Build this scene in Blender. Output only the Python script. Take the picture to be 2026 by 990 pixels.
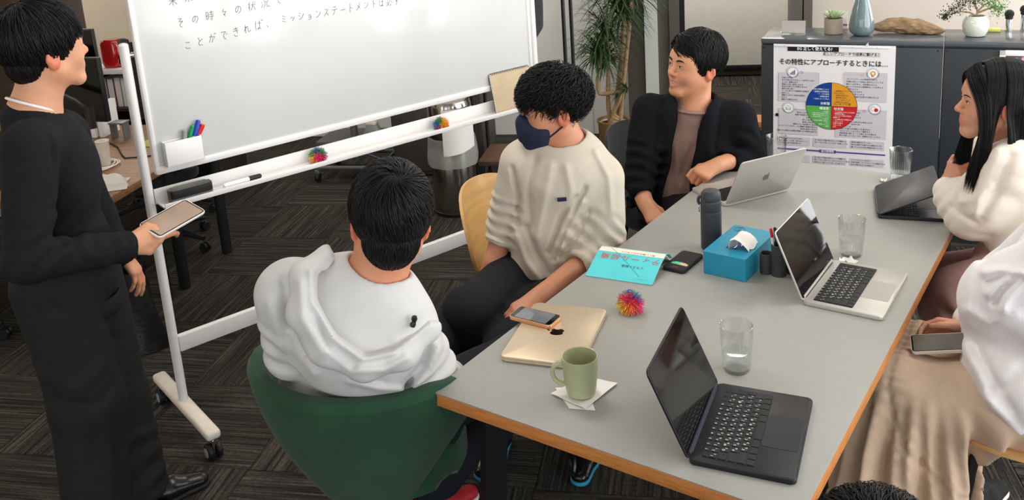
import bpy, bmesh, math, random
import numpy as np
from mathutils import Vector, Matrix, Euler, noise

for _o in list(bpy.data.objects):
    bpy.data.objects.remove(_o, do_unlink=True)
S = bpy.context.scene
COL = S.collection
PI = math.pi

# ------------------------------------------------------------------ camera
cam_d = bpy.data.cameras.new('camera')
cam = bpy.data.objects.new('camera', cam_d)
COL.objects.link(cam)
cam_d.sensor_width = 36.0
cam_d.lens = 31.7973
cam_d.shift_y = -0.14919
cam_d.clip_start = 0.05
cam.matrix_world = Matrix([[0.821042, -0.084604, 0.564563, 1.34741], [0.567181, 0.233094, -0.789919, -1.46254], [-0.064766, 0.968767, 0.239365, 1.92886], [0, 0, 0, 1]])
S.camera = cam

# ------------------------------------------------------------------ colour management
S.view_settings.view_transform = 'Standard'
S.view_settings.look = 'None'
S.view_settings.gamma = 1.0
S.view_settings.use_curve_mapping = False
S.view_settings.exposure = 0.06

# ------------------------------------------------------------------ world: even overcast sky
S.cycles.transparent_max_bounces = 24
W_ = bpy.data.worlds.new('overcast_sky')
S.world = W_
W_.use_nodes = True
W_.node_tree.nodes['Background'].inputs[0].default_value = (0.80, 0.90, 1.0, 1)
W_.node_tree.nodes['Background'].inputs[1].default_value = 0.9

# room axes are turned against the table: a runs along the window wall's normal, b into the room
RA = math.radians(24.0)
CA, SA = math.cos(RA), math.sin(RA)
def RW(a, b, z=0.0):
    return Vector((a * CA - b * SA, a * SA + b * CA, z))

# daylight entering through the window openings of the right wall and the back wall
def daylight(name, loc, target, sx, sy, power, col):
    l = bpy.data.lights.new(name, 'AREA')
    l.shape = 'RECTANGLE'; l.size = sx; l.size_y = sy
    l.energy = power; l.color = col
    o = bpy.data.objects.new(name, l); COL.objects.link(o)
    o.location = loc
    d = Vector(target) - Vector(loc)
    o.rotation_euler = d.to_track_quat('-Z', 'Y').to_euler()
    return o
WIN_A = 3.55
WIN_B = [-2.75, -0.7, 1.35, 3.4]
for i, b in enumerate(WIN_B):
    daylight('daylight_window', RW(WIN_A + 0.02, b, 1.40), RW(0, b, 1.40), 1.70, 2.10, 56, (0.985, 0.99, 1.0))
WBK_A = [-3.0, -0.9, 1.4]
for i, a in enumerate(WBK_A):
    daylight('daylight_window_back', RW(a, -4.27, 1.40), RW(a, 0, 1.40), 1.70, 2.10, 26, (0.985, 0.99, 1.0))
# unseen ceiling panels added as warm white fill; fittings are built with the ceiling
LAMPS = [(-3.2, 1.0), (-3.2, 4.0), (-0.4, 1.0), (-0.4, 3.6), (2.2, 1.0), (2.6, 3.6), (1.0, 5.5)]
for i, (a, b) in enumerate(LAMPS):
    daylight('ceiling_fill_light', RW(a, b, 2.64), RW(a, b, 0), 1.1, 0.5, (13 if b < 5 else 46) if a < 2.5 else 6, (1.0, 0.95, 0.88))  # the corridor one is stronger to brighten the dim far end

# ------------------------------------------------------------------ materials
def lin(c):
    return tuple(((v / 255.0) / 12.92 if v / 255.0 <= 0.04045 else ((v / 255.0 + 0.055) / 1.055) ** 2.4) for v in c)
MATS = {}
def M(name, rgb, rough=0.5, metal=0.0, var=0.06, vscale=18.0, bump=0.0, bscale=220.0, spec=0.5, trans=0.0,
      ior=1.45, alpha=1.0, coat=0.0, sheen=0.0, emit=None, emits=1.0, stretch=None, col2=None, detail=4.0, sss=0.0):
    m = bpy.data.materials.new(name)
    m.use_nodes = True
    nt = m.node_tree
    b = nt.nodes['Principled BSDF']
    c = lin(rgb)
    b.inputs['Roughness'].default_value = rough
    b.inputs['Metallic'].default_value = metal
    b.inputs['Specular IOR Level'].default_value = spec
    b.inputs['IOR'].default_value = ior
    b.inputs['Transmission Weight'].default_value = trans
    b.inputs['Alpha'].default_value = alpha
    b.inputs['Coat Weight'].default_value = coat
    b.inputs['Coat Roughness'].default_value = 0.08
    b.inputs['Sheen Weight'].default_value = sheen
    if sss:
        b.inputs['Subsurface Weight'].default_value = sss
        b.inputs['Subsurface Radius'].default_value = (0.012, 0.005, 0.003)
        b.inputs['Subsurface Scale'].default_value = 0.6
    tc = nt.nodes.new('ShaderNodeTexCoord')
    src = tc.outputs['Object']
    if stretch:
        mp = nt.nodes.new('ShaderNodeMapping')
        mp.inputs['Scale'].default_value = stretch
        nt.links.new(src, mp.inputs['Vector'])
        src = mp.outputs['Vector']
    nz = nt.nodes.new('ShaderNodeTexNoise')
    nz.inputs['Scale'].default_value = vscale
    nz.inputs['Detail'].default_value = detail
    nt.links.new(src, nz.inputs['Vector'])
    cr = nt.nodes.new('ShaderNodeValToRGB')
    cr.color_ramp.elements[0].position = 0.3
    cr.color_ramp.elements[1].position = 0.7
    if col2:
        cr.color_ramp.elements[0].color = (*lin(col2), 1)
        cr.color_ramp.elements[1].color = (*c, 1)
    else:
        cr.color_ramp.elements[0].color = (*[max(0, v * (1 - var)) for v in c], 1)
        cr.color_ramp.elements[1].color = (*[min(1, v * (1 + var)) for v in c], 1)
    nt.links.new(nz.outputs['Fac'], cr.inputs['Fac'])
    nt.links.new(cr.outputs['Color'], b.inputs['Base Color'])
    if bump:
        n2 = nt.nodes.new('ShaderNodeTexNoise')
        n2.inputs['Scale'].default_value = bscale
        n2.inputs['Detail'].default_value = 3
        nt.links.new(src, n2.inputs['Vector'])
        bp = nt.nodes.new('ShaderNodeBump')
        bp.inputs['Strength'].default_value = bump
        bp.inputs['Distance'].default_value = 0.004
        nt.links.new(n2.outputs['Fac'], bp.inputs['Height'])
        nt.links.new(bp.outputs['Normal'], b.inputs['Normal'])
    if emit:
        b.inputs['Emission Color'].default_value = (*lin(emit), 1)
        b.inputs['Emission Strength'].default_value = emits
    m.diffuse_color = (*c, 1)
    MATS[name] = m
    return m

def skin_mat(name):
    """skin: colour from the vertex attribute (lips, ears and knuckles are redder), light mottling"""
    m = M(name, (200, 150, 120), rough=0.48, var=0.05, vscale=60, bump=0.08, bscale=500, sss=0.0)
    nt = m.node_tree
    b = nt.nodes['Principled BSDF']
    at = nt.nodes.new('ShaderNodeVertexColor'); at.layer_name = 'Col'
    mx = nt.nodes.new('ShaderNodeMix'); mx.data_type = 'RGBA'; mx.blend_type = 'MULTIPLY'
    mx.inputs['Factor'].default_value = 0.25
    cr = [n for n in nt.nodes if n.type == 'VALTORGB'][0]
    cr.color_ramp.elements[0].color = (0.8, 0.75, 0.75, 1); cr.color_ramp.elements[1].color = (1, 1, 1, 1)
    nt.links.new(at.outputs['Color'], mx.inputs['A'])
    nt.links.new(cr.outputs['Color'], mx.inputs['B'])
    nt.links.new(mx.outputs['Result'], b.inputs['Base Color'])
    b.inputs['Subsurface Weight'].default_value = 0.12
    b.inputs['Subsurface Radius'].default_value = (0.010, 0.004, 0.002)
    b.inputs['Subsurface Scale'].default_value = 0.5
    return m

# ------------------------------------------------------------------ object helpers
def tag(o, label=None, cat=None, group=None, kind=None):
    if label: o['label'] = label
    if cat: o['category'] = cat
    if group: o['group'] = group
    if kind: o['kind'] = kind
    return o
def thing(name, label, cat, loc=(0, 0, 0), rz=0.0, group=None):
    o = bpy.data.objects.new(name, None)
    o.empty_display_size = 0.05
    COL.objects.link(o)
    o.location = loc
    o.rotation_euler = (0, 0, rz)
    return tag(o, label, cat, group)
def link(name, me, mat=None, parent=None, loc=None, rot=None, smooth=None):
    o = bpy.data.objects.new(name, me)
    COL.objects.link(o)
    if mat is not None and not me.materials:
        me.materials.append(MATS[mat] if isinstance(mat, str) else mat)
    if parent is not None: o.parent = parent
    if loc is not None: o.location = loc
    if rot is not None: o.rotation_euler = rot
    return o
def copy_tree(o, parent=None):
    c = o.copy(); COL.objects.link(c); c.parent = parent
    for ch in list(o.children):
        copy_tree(ch, c)
    return c

class MB:
    """collects shapes in one bmesh; build() links them as one mesh object"""
    def __init__(s):
        s.bm = bmesh.new()
    def _xf(s, vs, mat):
        if mat is not None:
            bmesh.ops.transform(s.bm, matrix=mat, verts=vs)
        return vs
    def box(s, c, d, bev=0.0, mat=None, seg=2):
        r = bmesh.ops.create_cube(s.bm, size=1.0)
        vs = r['verts']
        bmesh.ops.scale(s.bm, vec=Vector(d), verts=vs)
        if bev > 0:
            es = list({e for v in vs for e in v.link_edges})
            rr = bmesh.ops.bevel(s.bm, geom=es, offset=bev, segments=seg, affect='EDGES', profile=0.5)
            vs = list({v for f in rr['faces'] for v in f.verts} | {v for v in vs if v.is_valid})
        bmesh.ops.translate(s.bm, vec=Vector(c), verts=vs)
        s._xf(vs, mat)
        return s
    def cyl(s, p0, p1, r0, r1=None, n=20, caps=True):
        r1 = r0 if r1 is None else r1
        return s.tube([p0, p1], [r0, r1], n, caps)
    def tube(s, pts, rad, n=12, caps=True, flat=None, closed=False, up=None):
        pts = [Vector(q) for q in pts]
        k = len(pts)
        if not hasattr(rad, '__len__'): rad = [rad] * k
        rings = []
        pu = None
        for i in range(k):
            if closed:
                t = (pts[(i + 1) % k] - pts[i - 1]).normalized()
            else:
                t = (pts[min(i + 1, k - 1)] - pts[max(i - 1, 0)]).normalized()
            if pu is None:
                a = Vector(up) if up else (Vector((0, 0, 1)) if abs(t.z) < 0.9 else Vector((1, 0, 0)))
                u = (a - t * a.dot(t)).normalized()
            else:
                u = (pu - t * pu.dot(t)).normalized()
            pu = u
            v = t.cross(u)
            fu, fv = (1, 1) if flat is None else flat
            rings.append([s.bm.verts.new(pts[i] + (u * math.cos(2 * PI * j / n) * fu + v * math.sin(2 * PI * j / n) * fv) * rad[i]) for j in range(n)])
        m = k if closed else k - 1
        for i in range(m):
            A, B = rings[i], rings[(i + 1) % k]
            for j in range(n):
                s.bm.faces.new((A[j], A[(j + 1) % n], B[(j + 1) % n], B[j]))
        if caps and not closed:
            s.bm.faces.new(list(reversed(rings[0])))
            s.bm.faces.new(rings[-1])
        return s
    def lathe(s, prof, n=32, c=(0, 0, 0), mat=None, mod=None):
        """prof: (radius, height) points from one end to the other; radius 0 ends are closed"""
        c = Vector(c)
        rings, new = [], []
        for (r, z) in prof:
            if r < 1e-6:
                v = s.bm.verts.new(c + Vector((0, 0, z))); rings.append([v]); new.append(v)
            else:
                ring = []
                for j in range(n):
                    a = 2 * PI * j / n
                    rr = r * (mod(a, z) if mod else 1.0)
                    v = s.bm.verts.new(c + Vector((rr * math.cos(a), rr * math.sin(a), z))); ring.append(v); new.append(v)
                rings.append(ring)
        for A, B in zip(rings, rings[1:]):
            if len(A) == 1 and len(B) == 1: continue
            for j in range(n):
                k = (j + 1) % n
                if len(A) == 1: s.bm.faces.new((A[0], B[k], B[j]))
                elif len(B) == 1: s.bm.faces.new((A[j], A[k], B[0]))
                else: s.bm.faces.new((A[j], A[k], B[k], B[j]))
        s._xf(new, mat)
        return s
    def prism(s, poly, z0, z1, mat=None, bev=0.0):
        bot = [s.bm.verts.new((x, y, z0)) for x, y in poly]
        top = [s.bm.verts.new((x, y, z1)) for x, y in poly]
        n = len(poly)
        fs = [s.bm.faces.new(list(reversed(bot))), s.bm.faces.new(top)]
        for i in range(n):
            fs.append(s.bm.faces.new((bot[i], bot[(i + 1) % n], top[(i + 1) % n], top[i])))
        vs = bot + top
        if bev > 0:
            es = list(fs[0].edges) + list(fs[1].edges)
            rr = bmesh.ops.bevel(s.bm, geom=es, offset=bev, segments=2, affect='EDGES', profile=0.5)
            vs = list({v for f in rr['faces'] for v in f.verts} | {v for v in vs if v.is_valid})
        s._xf(vs, mat)
        return s
    def grid(s, fn, nu, nv, thick=0.0, closeu=False):
        """surface from fn(u, v); with a thickness it becomes a closed sheet"""
        P = [[Vector(fn(i / (nu if closeu else nu - 1), j / (nv - 1))) for j in range(nv)] for i in range(nu)]
        def quads(L, flip):
            for i in range(nu if closeu else nu - 1):
                for j in range(nv - 1):
                    q = (L[i][j], L[(i + 1) % nu][j], L[(i + 1) % nu][j + 1], L[i][j + 1])
                    s.bm.faces.new(q if not flip else tuple(reversed(q)))
        T = [[s.bm.verts.new(q) for q in row] for row in P]
        quads(T, False)
        if thick:
            N = []
            for i in range(nu):
                row = []
                for j in range(nv):
                    iu0, iu1 = ((i - 1) % nu, (i + 1) % nu) if closeu else (max(i - 1, 0), min(i + 1, nu - 1))
                    du = P[iu1][j] - P[iu0][j]
                    dv = P[i][min(j + 1, nv - 1)] - P[i][max(j - 1, 0)]
                    n = du.cross(dv)
                    row.append(n.normalized() if n.length > 1e-9 else Vector((0, 0, 1)))
                N.append(row)
            B = [[s.bm.verts.new(P[i][j] - N[i][j] * thick) for j in range(nv)] for i in range(nu)]
            quads(B, True)
            for i in range(nu if closeu else nu - 1):
                k = (i + 1) % nu
                s.bm.faces.new((T[k][0], T[i][0], B[i][0], B[k][0]))
                s.bm.faces.new((T[i][-1], T[k][-1], B[k][-1], B[i][-1]))
            if not closeu:
                for j in range(nv - 1):
                    s.bm.faces.new((T[0][j], T[0][j + 1], B[0][j + 1], B[0][j]))
                    s.bm.faces.new((T[-1][j + 1], T[-1][j], B[-1][j], B[-1][j + 1]))
        return s
    def sphere(s, c, r, nu=16, nv=10, sc=(1, 1, 1), mat=None):
        rr = bmesh.ops.create_uvsphere(s.bm, u_segments=nu, v_segments=nv, radius=r)
        bmesh.ops.scale(s.bm, vec=Vector(sc), verts=rr['verts'])
        bmesh.ops.translate(s.bm, vec=Vector(c), verts=rr['verts'])
        s._xf(rr['verts'], mat)
        return s
    def mesh(s, name, smooth=True, angle=35):
        bmesh.ops.recalc_face_normals(s.bm, faces=s.bm.faces[:])
        me = bpy.data.meshes.new(name)
        if smooth:
            ca = math.radians(angle)
            for f in s.bm.faces: f.smooth = True
            for e in s.bm.edges:
                if len(e.link_faces) == 2 and e.calc_face_angle(0) > ca: e.smooth = False
        s.bm.to_mesh(me); s.bm.free()
        return me
    def build(s, name, mat, parent=None, loc=None, rot=None, smooth=True, angle=35):
        return link(name, s.mesh(name, smooth, angle), mat, parent, loc, rot)

def rrect(w, d, r, n=5, cx=0.0, cy=0.0):
    """rounded rectangle outline, counter-clockwise"""
    out = []
    for (sx, sy, a0) in ((1, 1, 0), (-1, 1, 90), (-1, -1, 180), (1, -1, 270)):
        for i in range(n + 1):
            a = math.radians(a0 + 90 * i / n)
            out.append((cx + sx * (w / 2 - r) + r * math.cos(a), cy + sy * (d / 2 - r) + r * math.sin(a)))
    return out

def text_geo(txt, size, align='LEFT', bold=0.0, shear=0.0):
    """flat lettering outlines as (verts, faces) in the xy plane"""
    cu = bpy.data.curves.new('lettering', 'FONT')
    cu.body = txt; cu.size = size; cu.align_x = align; cu.align_y = 'CENTER'
    cu.offset = bold; cu.shear = shear; cu.resolution_u = 2
    o = bpy.data.objects.new('lettering', cu)
    me = o.to_mesh()
    vs = [v.co.copy() for v in me.vertices]; fs = [tuple(p_.vertices) for p_ in me.polygons]
    o.to_mesh_clear(); bpy.data.objects.remove(o); bpy.data.curves.remove(cu)
    return vs, fs
class Letters:
    """several lines of lettering joined in one flat print"""
    def __init__(s): s.v = []; s.f = []
    def add(s, txt, size, mat4, align='LEFT', bold=0.0, shear=0.0, sx=1.0):
        vs, fs = text_geo(txt, size, align, 0.0, shear)
        for (dx, dy) in (((-bold, 0), (bold, 0), (0, bold), (0, -bold)) if bold > .00025 else (((-bold, 0), (bold, 0)) if bold else ((0, 0),))):
            k = len(s.v)
            s.v += [mat4 @ Vector((v.x * sx + dx, v.y + dy, dx * .1)) for v in vs]
            s.f += [tuple(i + k for i in f) for f in fs]
    def poly(s, pts, mat4):
        k = len(s.v)
        s.v += [mat4 @ Vector((x, y, 0)) for x, y in pts]; s.f.append(tuple(range(k, k + len(pts))))
    def build(s, name, mat, parent=None):
        me = bpy.data.meshes.new(name); me.from_pydata(s.v, [], s.f); me.update()
        return link(name, me, mat, parent)

# ================================================================== materials of the place
M('wall_paint', (194, 184, 173), 0.85, var=0.03, vscale=6, bump=0.05, bscale=300)
M('wall_beige', (198, 184, 164), 0.85, var=0.04, vscale=5, bump=0.05, bscale=300)
M('wall_white', (226, 226, 222), 0.8, var=0.03, vscale=5)
M('ceiling_paint', (225, 222, 215), 0.9, var=0.02)
M('white_metal', (236, 234, 233), 0.32, var=0.02, vscale=30, spec=0.5)
M('white_enamel', (216, 217, 216), 0.16, var=0.015, vscale=3, spec=0.45, coat=0.22)
M('cream_metal', (226, 218, 206), 0.38, var=0.03, vscale=40)
M('white_plastic', (242, 240, 238), 0.38, var=0.015)
M('grey_plastic', (150, 150, 148), 0.5, var=0.04)
M('black_plastic', (22, 22, 24), 0.45, var=0.1, bump=0.1)
M('black_metal', (20, 21, 23), 0.42, var=0.1, vscale=40, bump=0.06)
M('dark_rubber', (26, 26, 27), 0.7, var=0.1)
M('grey_metal', (120, 124, 128), 0.4, metal=0.5, var=0.06)
M('mullion_grey', (92, 86, 78), 0.5, var=0.05, vscale=8)
M('light_strip', (222, 226, 218), 0.5, var=0.02)
M('dark_wood', (62, 46, 38), 0.45, var=0.2, vscale=5, stretch=(1, 14, 14), bump=0.08, bscale=40)
M('brown_shelf', (96, 68, 54), 0.5, var=0.18, vscale=6, stretch=(1, 12, 12), bump=0.05, bscale=40)
M('oak', (196, 128, 70), 0.5, var=0.15, vscale=6, stretch=(2, 18, 18), bump=0.06, bscale=40)
M('desk_wood', (132, 92, 58), 0.45, var=0.28, vscale=4, stretch=(1.2, 11, 11), bump=0.08, bscale=30, detail=7)
M('steel', (176, 172, 164), 0.16, metal=1.0, var=0.05, vscale=6, stretch=(18, 18, 0.5))
M('chrome', (215, 215, 215), 0.08, metal=1.0, var=0.01)
M('liner', (205, 205, 200), 0.3, var=0.05, trans=0.55, ior=1.15, alpha=0.75)
M('paper', (240, 238, 234), 0.75, var=0.02, vscale=8)
M('glass_pane', (235, 245, 245), 0.02, trans=1.0, ior=1.45, var=0.0)
M('fill_panel_glow', (255, 250, 240), 0.5, emit=(255, 246, 232), emits=2.5, var=0.0)  # glowing diffuser of the added ceiling fill panels
M('charcoal_cloth', (24, 24, 26), 0.85, var=0.15, bump=0.3, bscale=400, sheen=0.2)
M('red_gloss', (178, 20, 24), 0.12, var=0.06, coat=0.8)
M('basket', (150, 112, 66), 0.7, var=0.3, vscale=30, stretch=(1, 1, 5), bump=0.6, bscale=90)
M('trunk_bark', (170, 140, 104), 0.75, var=0.22, vscale=25, stretch=(1, 1, 3), bump=0.5, bscale=80)
M('leaf_dark', (62, 88, 42), 0.42, var=0.35, vscale=12, col2=(34, 56, 30))
M('soil', (60, 46, 36), 0.95, var=0.3, vscale=60, bump=0.6, bscale=120)

def carpet_mat(name):
    m = bpy.data.materials.new(name); m.use_nodes = True
    nt = m.node_tree; b = nt.nodes['Principled BSDF']
    b.inputs['Roughness'].default_value = 0.95; b.inputs['Specular IOR Level'].default_value = 0.1
    tc = nt.nodes.new('ShaderNodeTexCoord'); oi = nt.nodes.new('ShaderNodeObjectInfo')
    mul = nt.nodes.new('ShaderNodeMath'); mul.operation = 'MULTIPLY'; mul.inputs[1].default_value = 50
    nt.links.new(oi.outputs['Random'], mul.inputs[0])
    add = nt.nodes.new('ShaderNodeVectorMath'); add.operation = 'ADD'
    nt.links.new(tc.outputs['Object'], add.inputs[0]); nt.links.new(mul.outputs[0], add.inputs[1])
    mp = nt.nodes.new('ShaderNodeMapping'); mp.inputs['Scale'].default_value = (120, 2.6, 1)
    nt.links.new(add.outputs[0], mp.inputs['Vector'])
    n1 = nt.nodes.new('ShaderNodeTexNoise'); n1.inputs['Scale'].default_value = 1.0; n1.inputs['Detail'].default_value = 3
    nt.links.new(mp.outputs['Vector'], n1.inputs['Vector'])
    mp2 = nt.nodes.new('ShaderNodeMapping'); mp2.inputs['Scale'].default_value = (160, 90, 1)
    nt.links.new(add.outputs[0], mp2.inputs['Vector'])
    n2 = nt.nodes.new('ShaderNodeTexNoise'); n2.inputs['Scale'].default_value = 1.0; n2.inputs['Detail'].default_value = 2
    nt.links.new(mp2.outputs['Vector'], n2.inputs['Vector'])
    mixv = nt.nodes.new('ShaderNodeMath'); mixv.operation = 'MULTIPLY_ADD'; mixv.inputs[1].default_value = 0.35
    nt.links.new(n2.outputs['Fac'], mixv.inputs[0]); nt.links.new(n1.outputs['Fac'], mixv.inputs[2])
    cr = nt.nodes.new('ShaderNodeValToRGB')
    e = cr.color_ramp.elements
    e[0].position = 0.46; e[0].color = (*lin((33, 31, 29)), 1)
    e[1].position = 0.98; e[1].color = (*lin((98, 92, 84)), 1)
    e2 = cr.color_ramp.elements.new(0.68); e2.color = (*lin((54, 51, 47)), 1)
    nt.links.new(mixv.outputs[0], cr.inputs['Fac']); nt.links.new(cr.outputs['Color'], b.inputs['Base Color'])
    bp = nt.nodes.new('ShaderNodeBump'); bp.inputs['Strength'].default_value = 0.6; bp.inputs['Distance'].default_value = 0.004
    nt.links.new(mixv.outputs[0], bp.inputs['Height']); nt.links.new(bp.outputs['Normal'], b.inputs['Normal'])
    MATS[name] = m
carpet_mat('carpet')

# ================================================================== the room shell
def slab(name, a0, a1, b0, b1, z0, z1, mat, kind='structure', parent=None, bev=0.0):
    """a box given in room axes"""
    m = MB(); m.box((0, 0, 0), (a1 - a0, b1 - b0, z1 - z0), bev)
    o = m.build(name, mat, parent, RW((a0 + a1) / 2, (b0 + b1) / 2, (z0 + z1) / 2), (0, 0, RA))
    if kind: o['kind'] = kind
    return o
RMX, LMX, FARB, BKB, CEIL = 3.6, -3.75, 6.5, -4.3, 2.7
floor = thing('floor', None, None, (0, 0, 0)); floor['kind'] = 'structure'
fb = MB().box((0, 0, 0), (RMX - LMX + 0.4, FARB - BKB + 0.4, 0.05)).build('floor_base', 'carpet', floor, RW((RMX + LMX) / 2, (FARB + BKB) / 2, -0.0285), (0, 0, RA))
tile_me = MB().box((0, 0, -0.004), (0.4985, 0.4985, 0.008), 0.0015, seg=1).mesh('carpet_tile', smooth=False)
tile_me.materials.append(MATS['carpet'])
A0 = -0.135 * CA + 0.592 * SA; B0 = 0.135 * SA + 0.592 * CA
for i in range(-9, 5):
    for j in range(-3, 12):
        a, b = A0 + (i + 0.5) * 0.5, B0 + (j + 0.5) * 0.5
        if not (LMX + 0.2 < a < 2.3 and b < FARB - 0.25): continue
        if a > 1.2 and b < -0.6: continue
        link('carpet_tile', tile_me, None, floor, RW(a, b, 0.0), (0, 0, RA + (PI / 2 if (i + j) % 2 else 0)))
slab('ceiling', LMX, RMX, BKB, FARB, CEIL, CEIL + 0.08, 'ceiling_paint')
LAMP_AT = ['the wooden desk', 'the brown bookcase', 'the whiteboard', 'the steel bin', 'the window side of the table', 'the wall behind the cabinets', 'the corridor']
for (a, b) in LAMPS:
    t = thing('ceiling_fill_panel', 'added unseen ceiling fill light panel above ' + LAMP_AT[LAMPS.index((a, b))], 'ceiling light', RW(a, b, 2.66), RA, 'added ceiling fill panels')
    MB().box((0, 0, 0.02), (1.24, 0.64, 0.04), 0.004).build('housing', 'white_metal', t)
    MB().box((0, 0, -0.003), (1.14, 0.54, 0.008)).build('diffuser', 'fill_panel_glow', t)
slab('wall_left', LMX - 0.1, LMX, BKB, FARB, 0, CEIL, 'wall_beige')
slab('wall_far', LMX, 0.20, 4.62, 4.74, 0, CEIL, 'wall_white')
slab('wall_corridor', 0.20, RMX, FARB, FARB + 0.1, 0, CEIL, 'wall_paint')
slab('wall_behind_cabinets', 1.44, RMX, 4.42, 4.54, 0, CEIL, 'wall_paint')
slab('baseboard_corridor', 0.25, 1.44, FARB - 0.02, FARB, 0.0, 0.07, 'mullion_grey')
# window walls: sill, lintel, piers; windows with frames and panes between them
def window_wall(name, along_b, pos, spans, lo, hi, out):
    """along_b: the wall runs in b at a = pos; spans = window centres; out = +1/-1 outward"""
    W2 = 0.9
    edges = [lo]
    for c in spans: edges += [c - W2, c + W2]
    edges.append(hi)
    root = thing(name, None, None, (0, 0, 0)); root['kind'] = 'structure'
    def put(n, s0, s1, z0, z1, mat, d0=0.0, d1=0.14, par=root):
        p0, p1 = sorted((pos + out * d0, pos + out * d1))
        if along_b: return slab(n, p0, p1, s0, s1, z0, z1, mat, None, par)
        return slab(n, s0, s1, p0, p1, z0, z1, mat, None, par)
    put('sill_wall', lo, hi, 0, 0.30, 'wall_white')
    put('lintel', lo, hi, 2.5, CEIL, 'wall_white')
    for k in range(0, len(edges), 2):
        if edges[k + 1] - edges[k] > 0.01: put('pier', edges[k], edges[k + 1], 0.30, 2.5, 'wall_white')
    return put
k = 0
put = window_wall('wall_right', True, RMX, WIN_B, BKB, FARB, 1)
put2 = window_wall('wall_back', False, BKB, WBK_A, LMX, RMX, -1)
for pf, spans in ((put, WIN_B), (put2, WBK_A)):
    for c in spans:
        k += 1
        r = thing('window_%d' % k, None, None, (0, 0, 0)); r['kind'] = 'structure'
        for s in (-1, 1): pf('window_frame', c + s * 0.875 - 0.025, c + s * 0.875 + 0.025, 0.30, 2.5, 'mullion_grey', 0.03, 0.09, r)
        pf('window_frame', c - 0.025, c + 0.025, 0.35, 2.45, 'mullion_grey', 0.03, 0.09, r)
        pf('window_frame', c - 0.85, c + 0.85, 0.30, 0.35, 'mullion_grey', 0.03, 0.09, r)
        pf('window_frame', c - 0.85, c + 0.85, 2.45, 2.5, 'mullion_grey', 0.03, 0.09, r)
        for s in (-1, 1): pf('window_pane', min(c + s * 0.025, c + s * 0.85), max(c + s * 0.025, c + s * 0.85), 0.35, 2.45, 'glass_pane', 0.055, 0.062, r)
# columns and frames of the opening to the corridor
slab('trim_1', 0.20, 0.325, 4.38, 4.78, 0, CEIL, 'mullion_grey')
slab('trim_2', 0.325, 0.415, 4.36, 4.58, 0, CEIL, 'light_strip')
slab('trim_3', 0.415, 0.49, 4.39, 4.55, 0, CEIL, 'mullion_grey')
slab('trim_4', 0.494, 0.565, 4.37, 4.57, 0, CEIL, 'mullion_grey')
slab('trim_5', 0.565, 0.60, 4.40, 4.54, 0, CEIL, 'black_metal')
slab('trim_6', 1.30, 1.375, 4.38, 4.56, 0, CEIL, 'mullion_grey')
slab('trim_7', 1.375, 1.385, 4.39, 4.55, 0, CEIL, 'black_metal')
slab('trim_8', 1.385, 1.44, 4.38, 4.56, 0, CEIL, 'mullion_grey')
slab('trim_9', -0.10, -0.085, 4.60, 4.62, 0, CEIL, 'wall_white')
slab('trim_10', 0.02, 0.032, 4.60, 4.62, 0, CEIL, 'wall_white')
t = thing('corridor_screen', 'large off-white wall panel in the corridor behind the man in the cardigan', 'wall panel', RW(1.02, FARB - 0.05, 0.08), RA)
MB().box((0, 0, 0.95), (1.5, 0.05, 1.9), 0.006).build('panel', M('panel_white', (240, 238, 228), .7, var=.02), t)
MB().box((0, -0.005, 0.0), (1.52, 0.07, 0.05), 0.006).build('lower_rail', 'black_metal', t)
t = thing('wooden_bench', 'low orange wooden bench in the corridor opening left of the cabinets', 'bench', RW(0.95, 4.58, 0), RA)
MB().box((0, 0, 0.095), (0.66, 0.20, 0.04), 0.004).build('seat_board', 'oak', t)
MB().box((-0.28, 0, 0.037), (0.05, 0.18, 0.074), 0.003).build('leg', 'white_metal', t)
MB().box((0.28, 0, 0.037), (0.05, 0.18, 0.074), 0.003).build('leg', 'white_metal', t)

# ================================================================== whiteboard (own frame: x along the board, -y towards the table)
BO = Vector((-1.44, 0.262, 0)); BR = math.radians(74.5)
BM4 = Matrix.Translation(BO) @ Matrix.Rotation(BR, 4, 'Z')
def BW(u, v, z): return BM4 @ Vector((u, v, z))
wb = thing('whiteboard', 'large white rolling whiteboard with Japanese handwriting and pen tray', 'whiteboard', BO, BR)
U1 = 1.745
MB().box((U1 / 2, -0.012, 1.455), (U1 - 0.03, 0.014, 0.88), 0.001).build('board_panel', 'white_enamel', wb)
fr = [('frame_rail', (U1 / 2, -0.012, 1.005), (U1 - 0.06, 0.028, 0.026)), ('frame_rail', (U1 / 2, -0.012, 1.905), (U1 - 0.06, 0.028, 0.026)),
      ('frame_stile', (0.008, -0.012, 1.455), (0.018, 0.028, 0.87)), ('frame_stile', (U1 - 0.008, -0.012, 1.455), (0.018, 0.028, 0.87))]
for n, c, d in fr: MB().box(c, d, 0.006).build(n, 'white_metal', wb)
for cx in (0.02, U1 - 0.02):
    for cz in (1.008, 1.902):
        MB().box((cx, -0.012, cz), (0.046, 0.032, 0.036), 0.012).build('frame_corner', 'cream_metal', wb)
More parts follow.
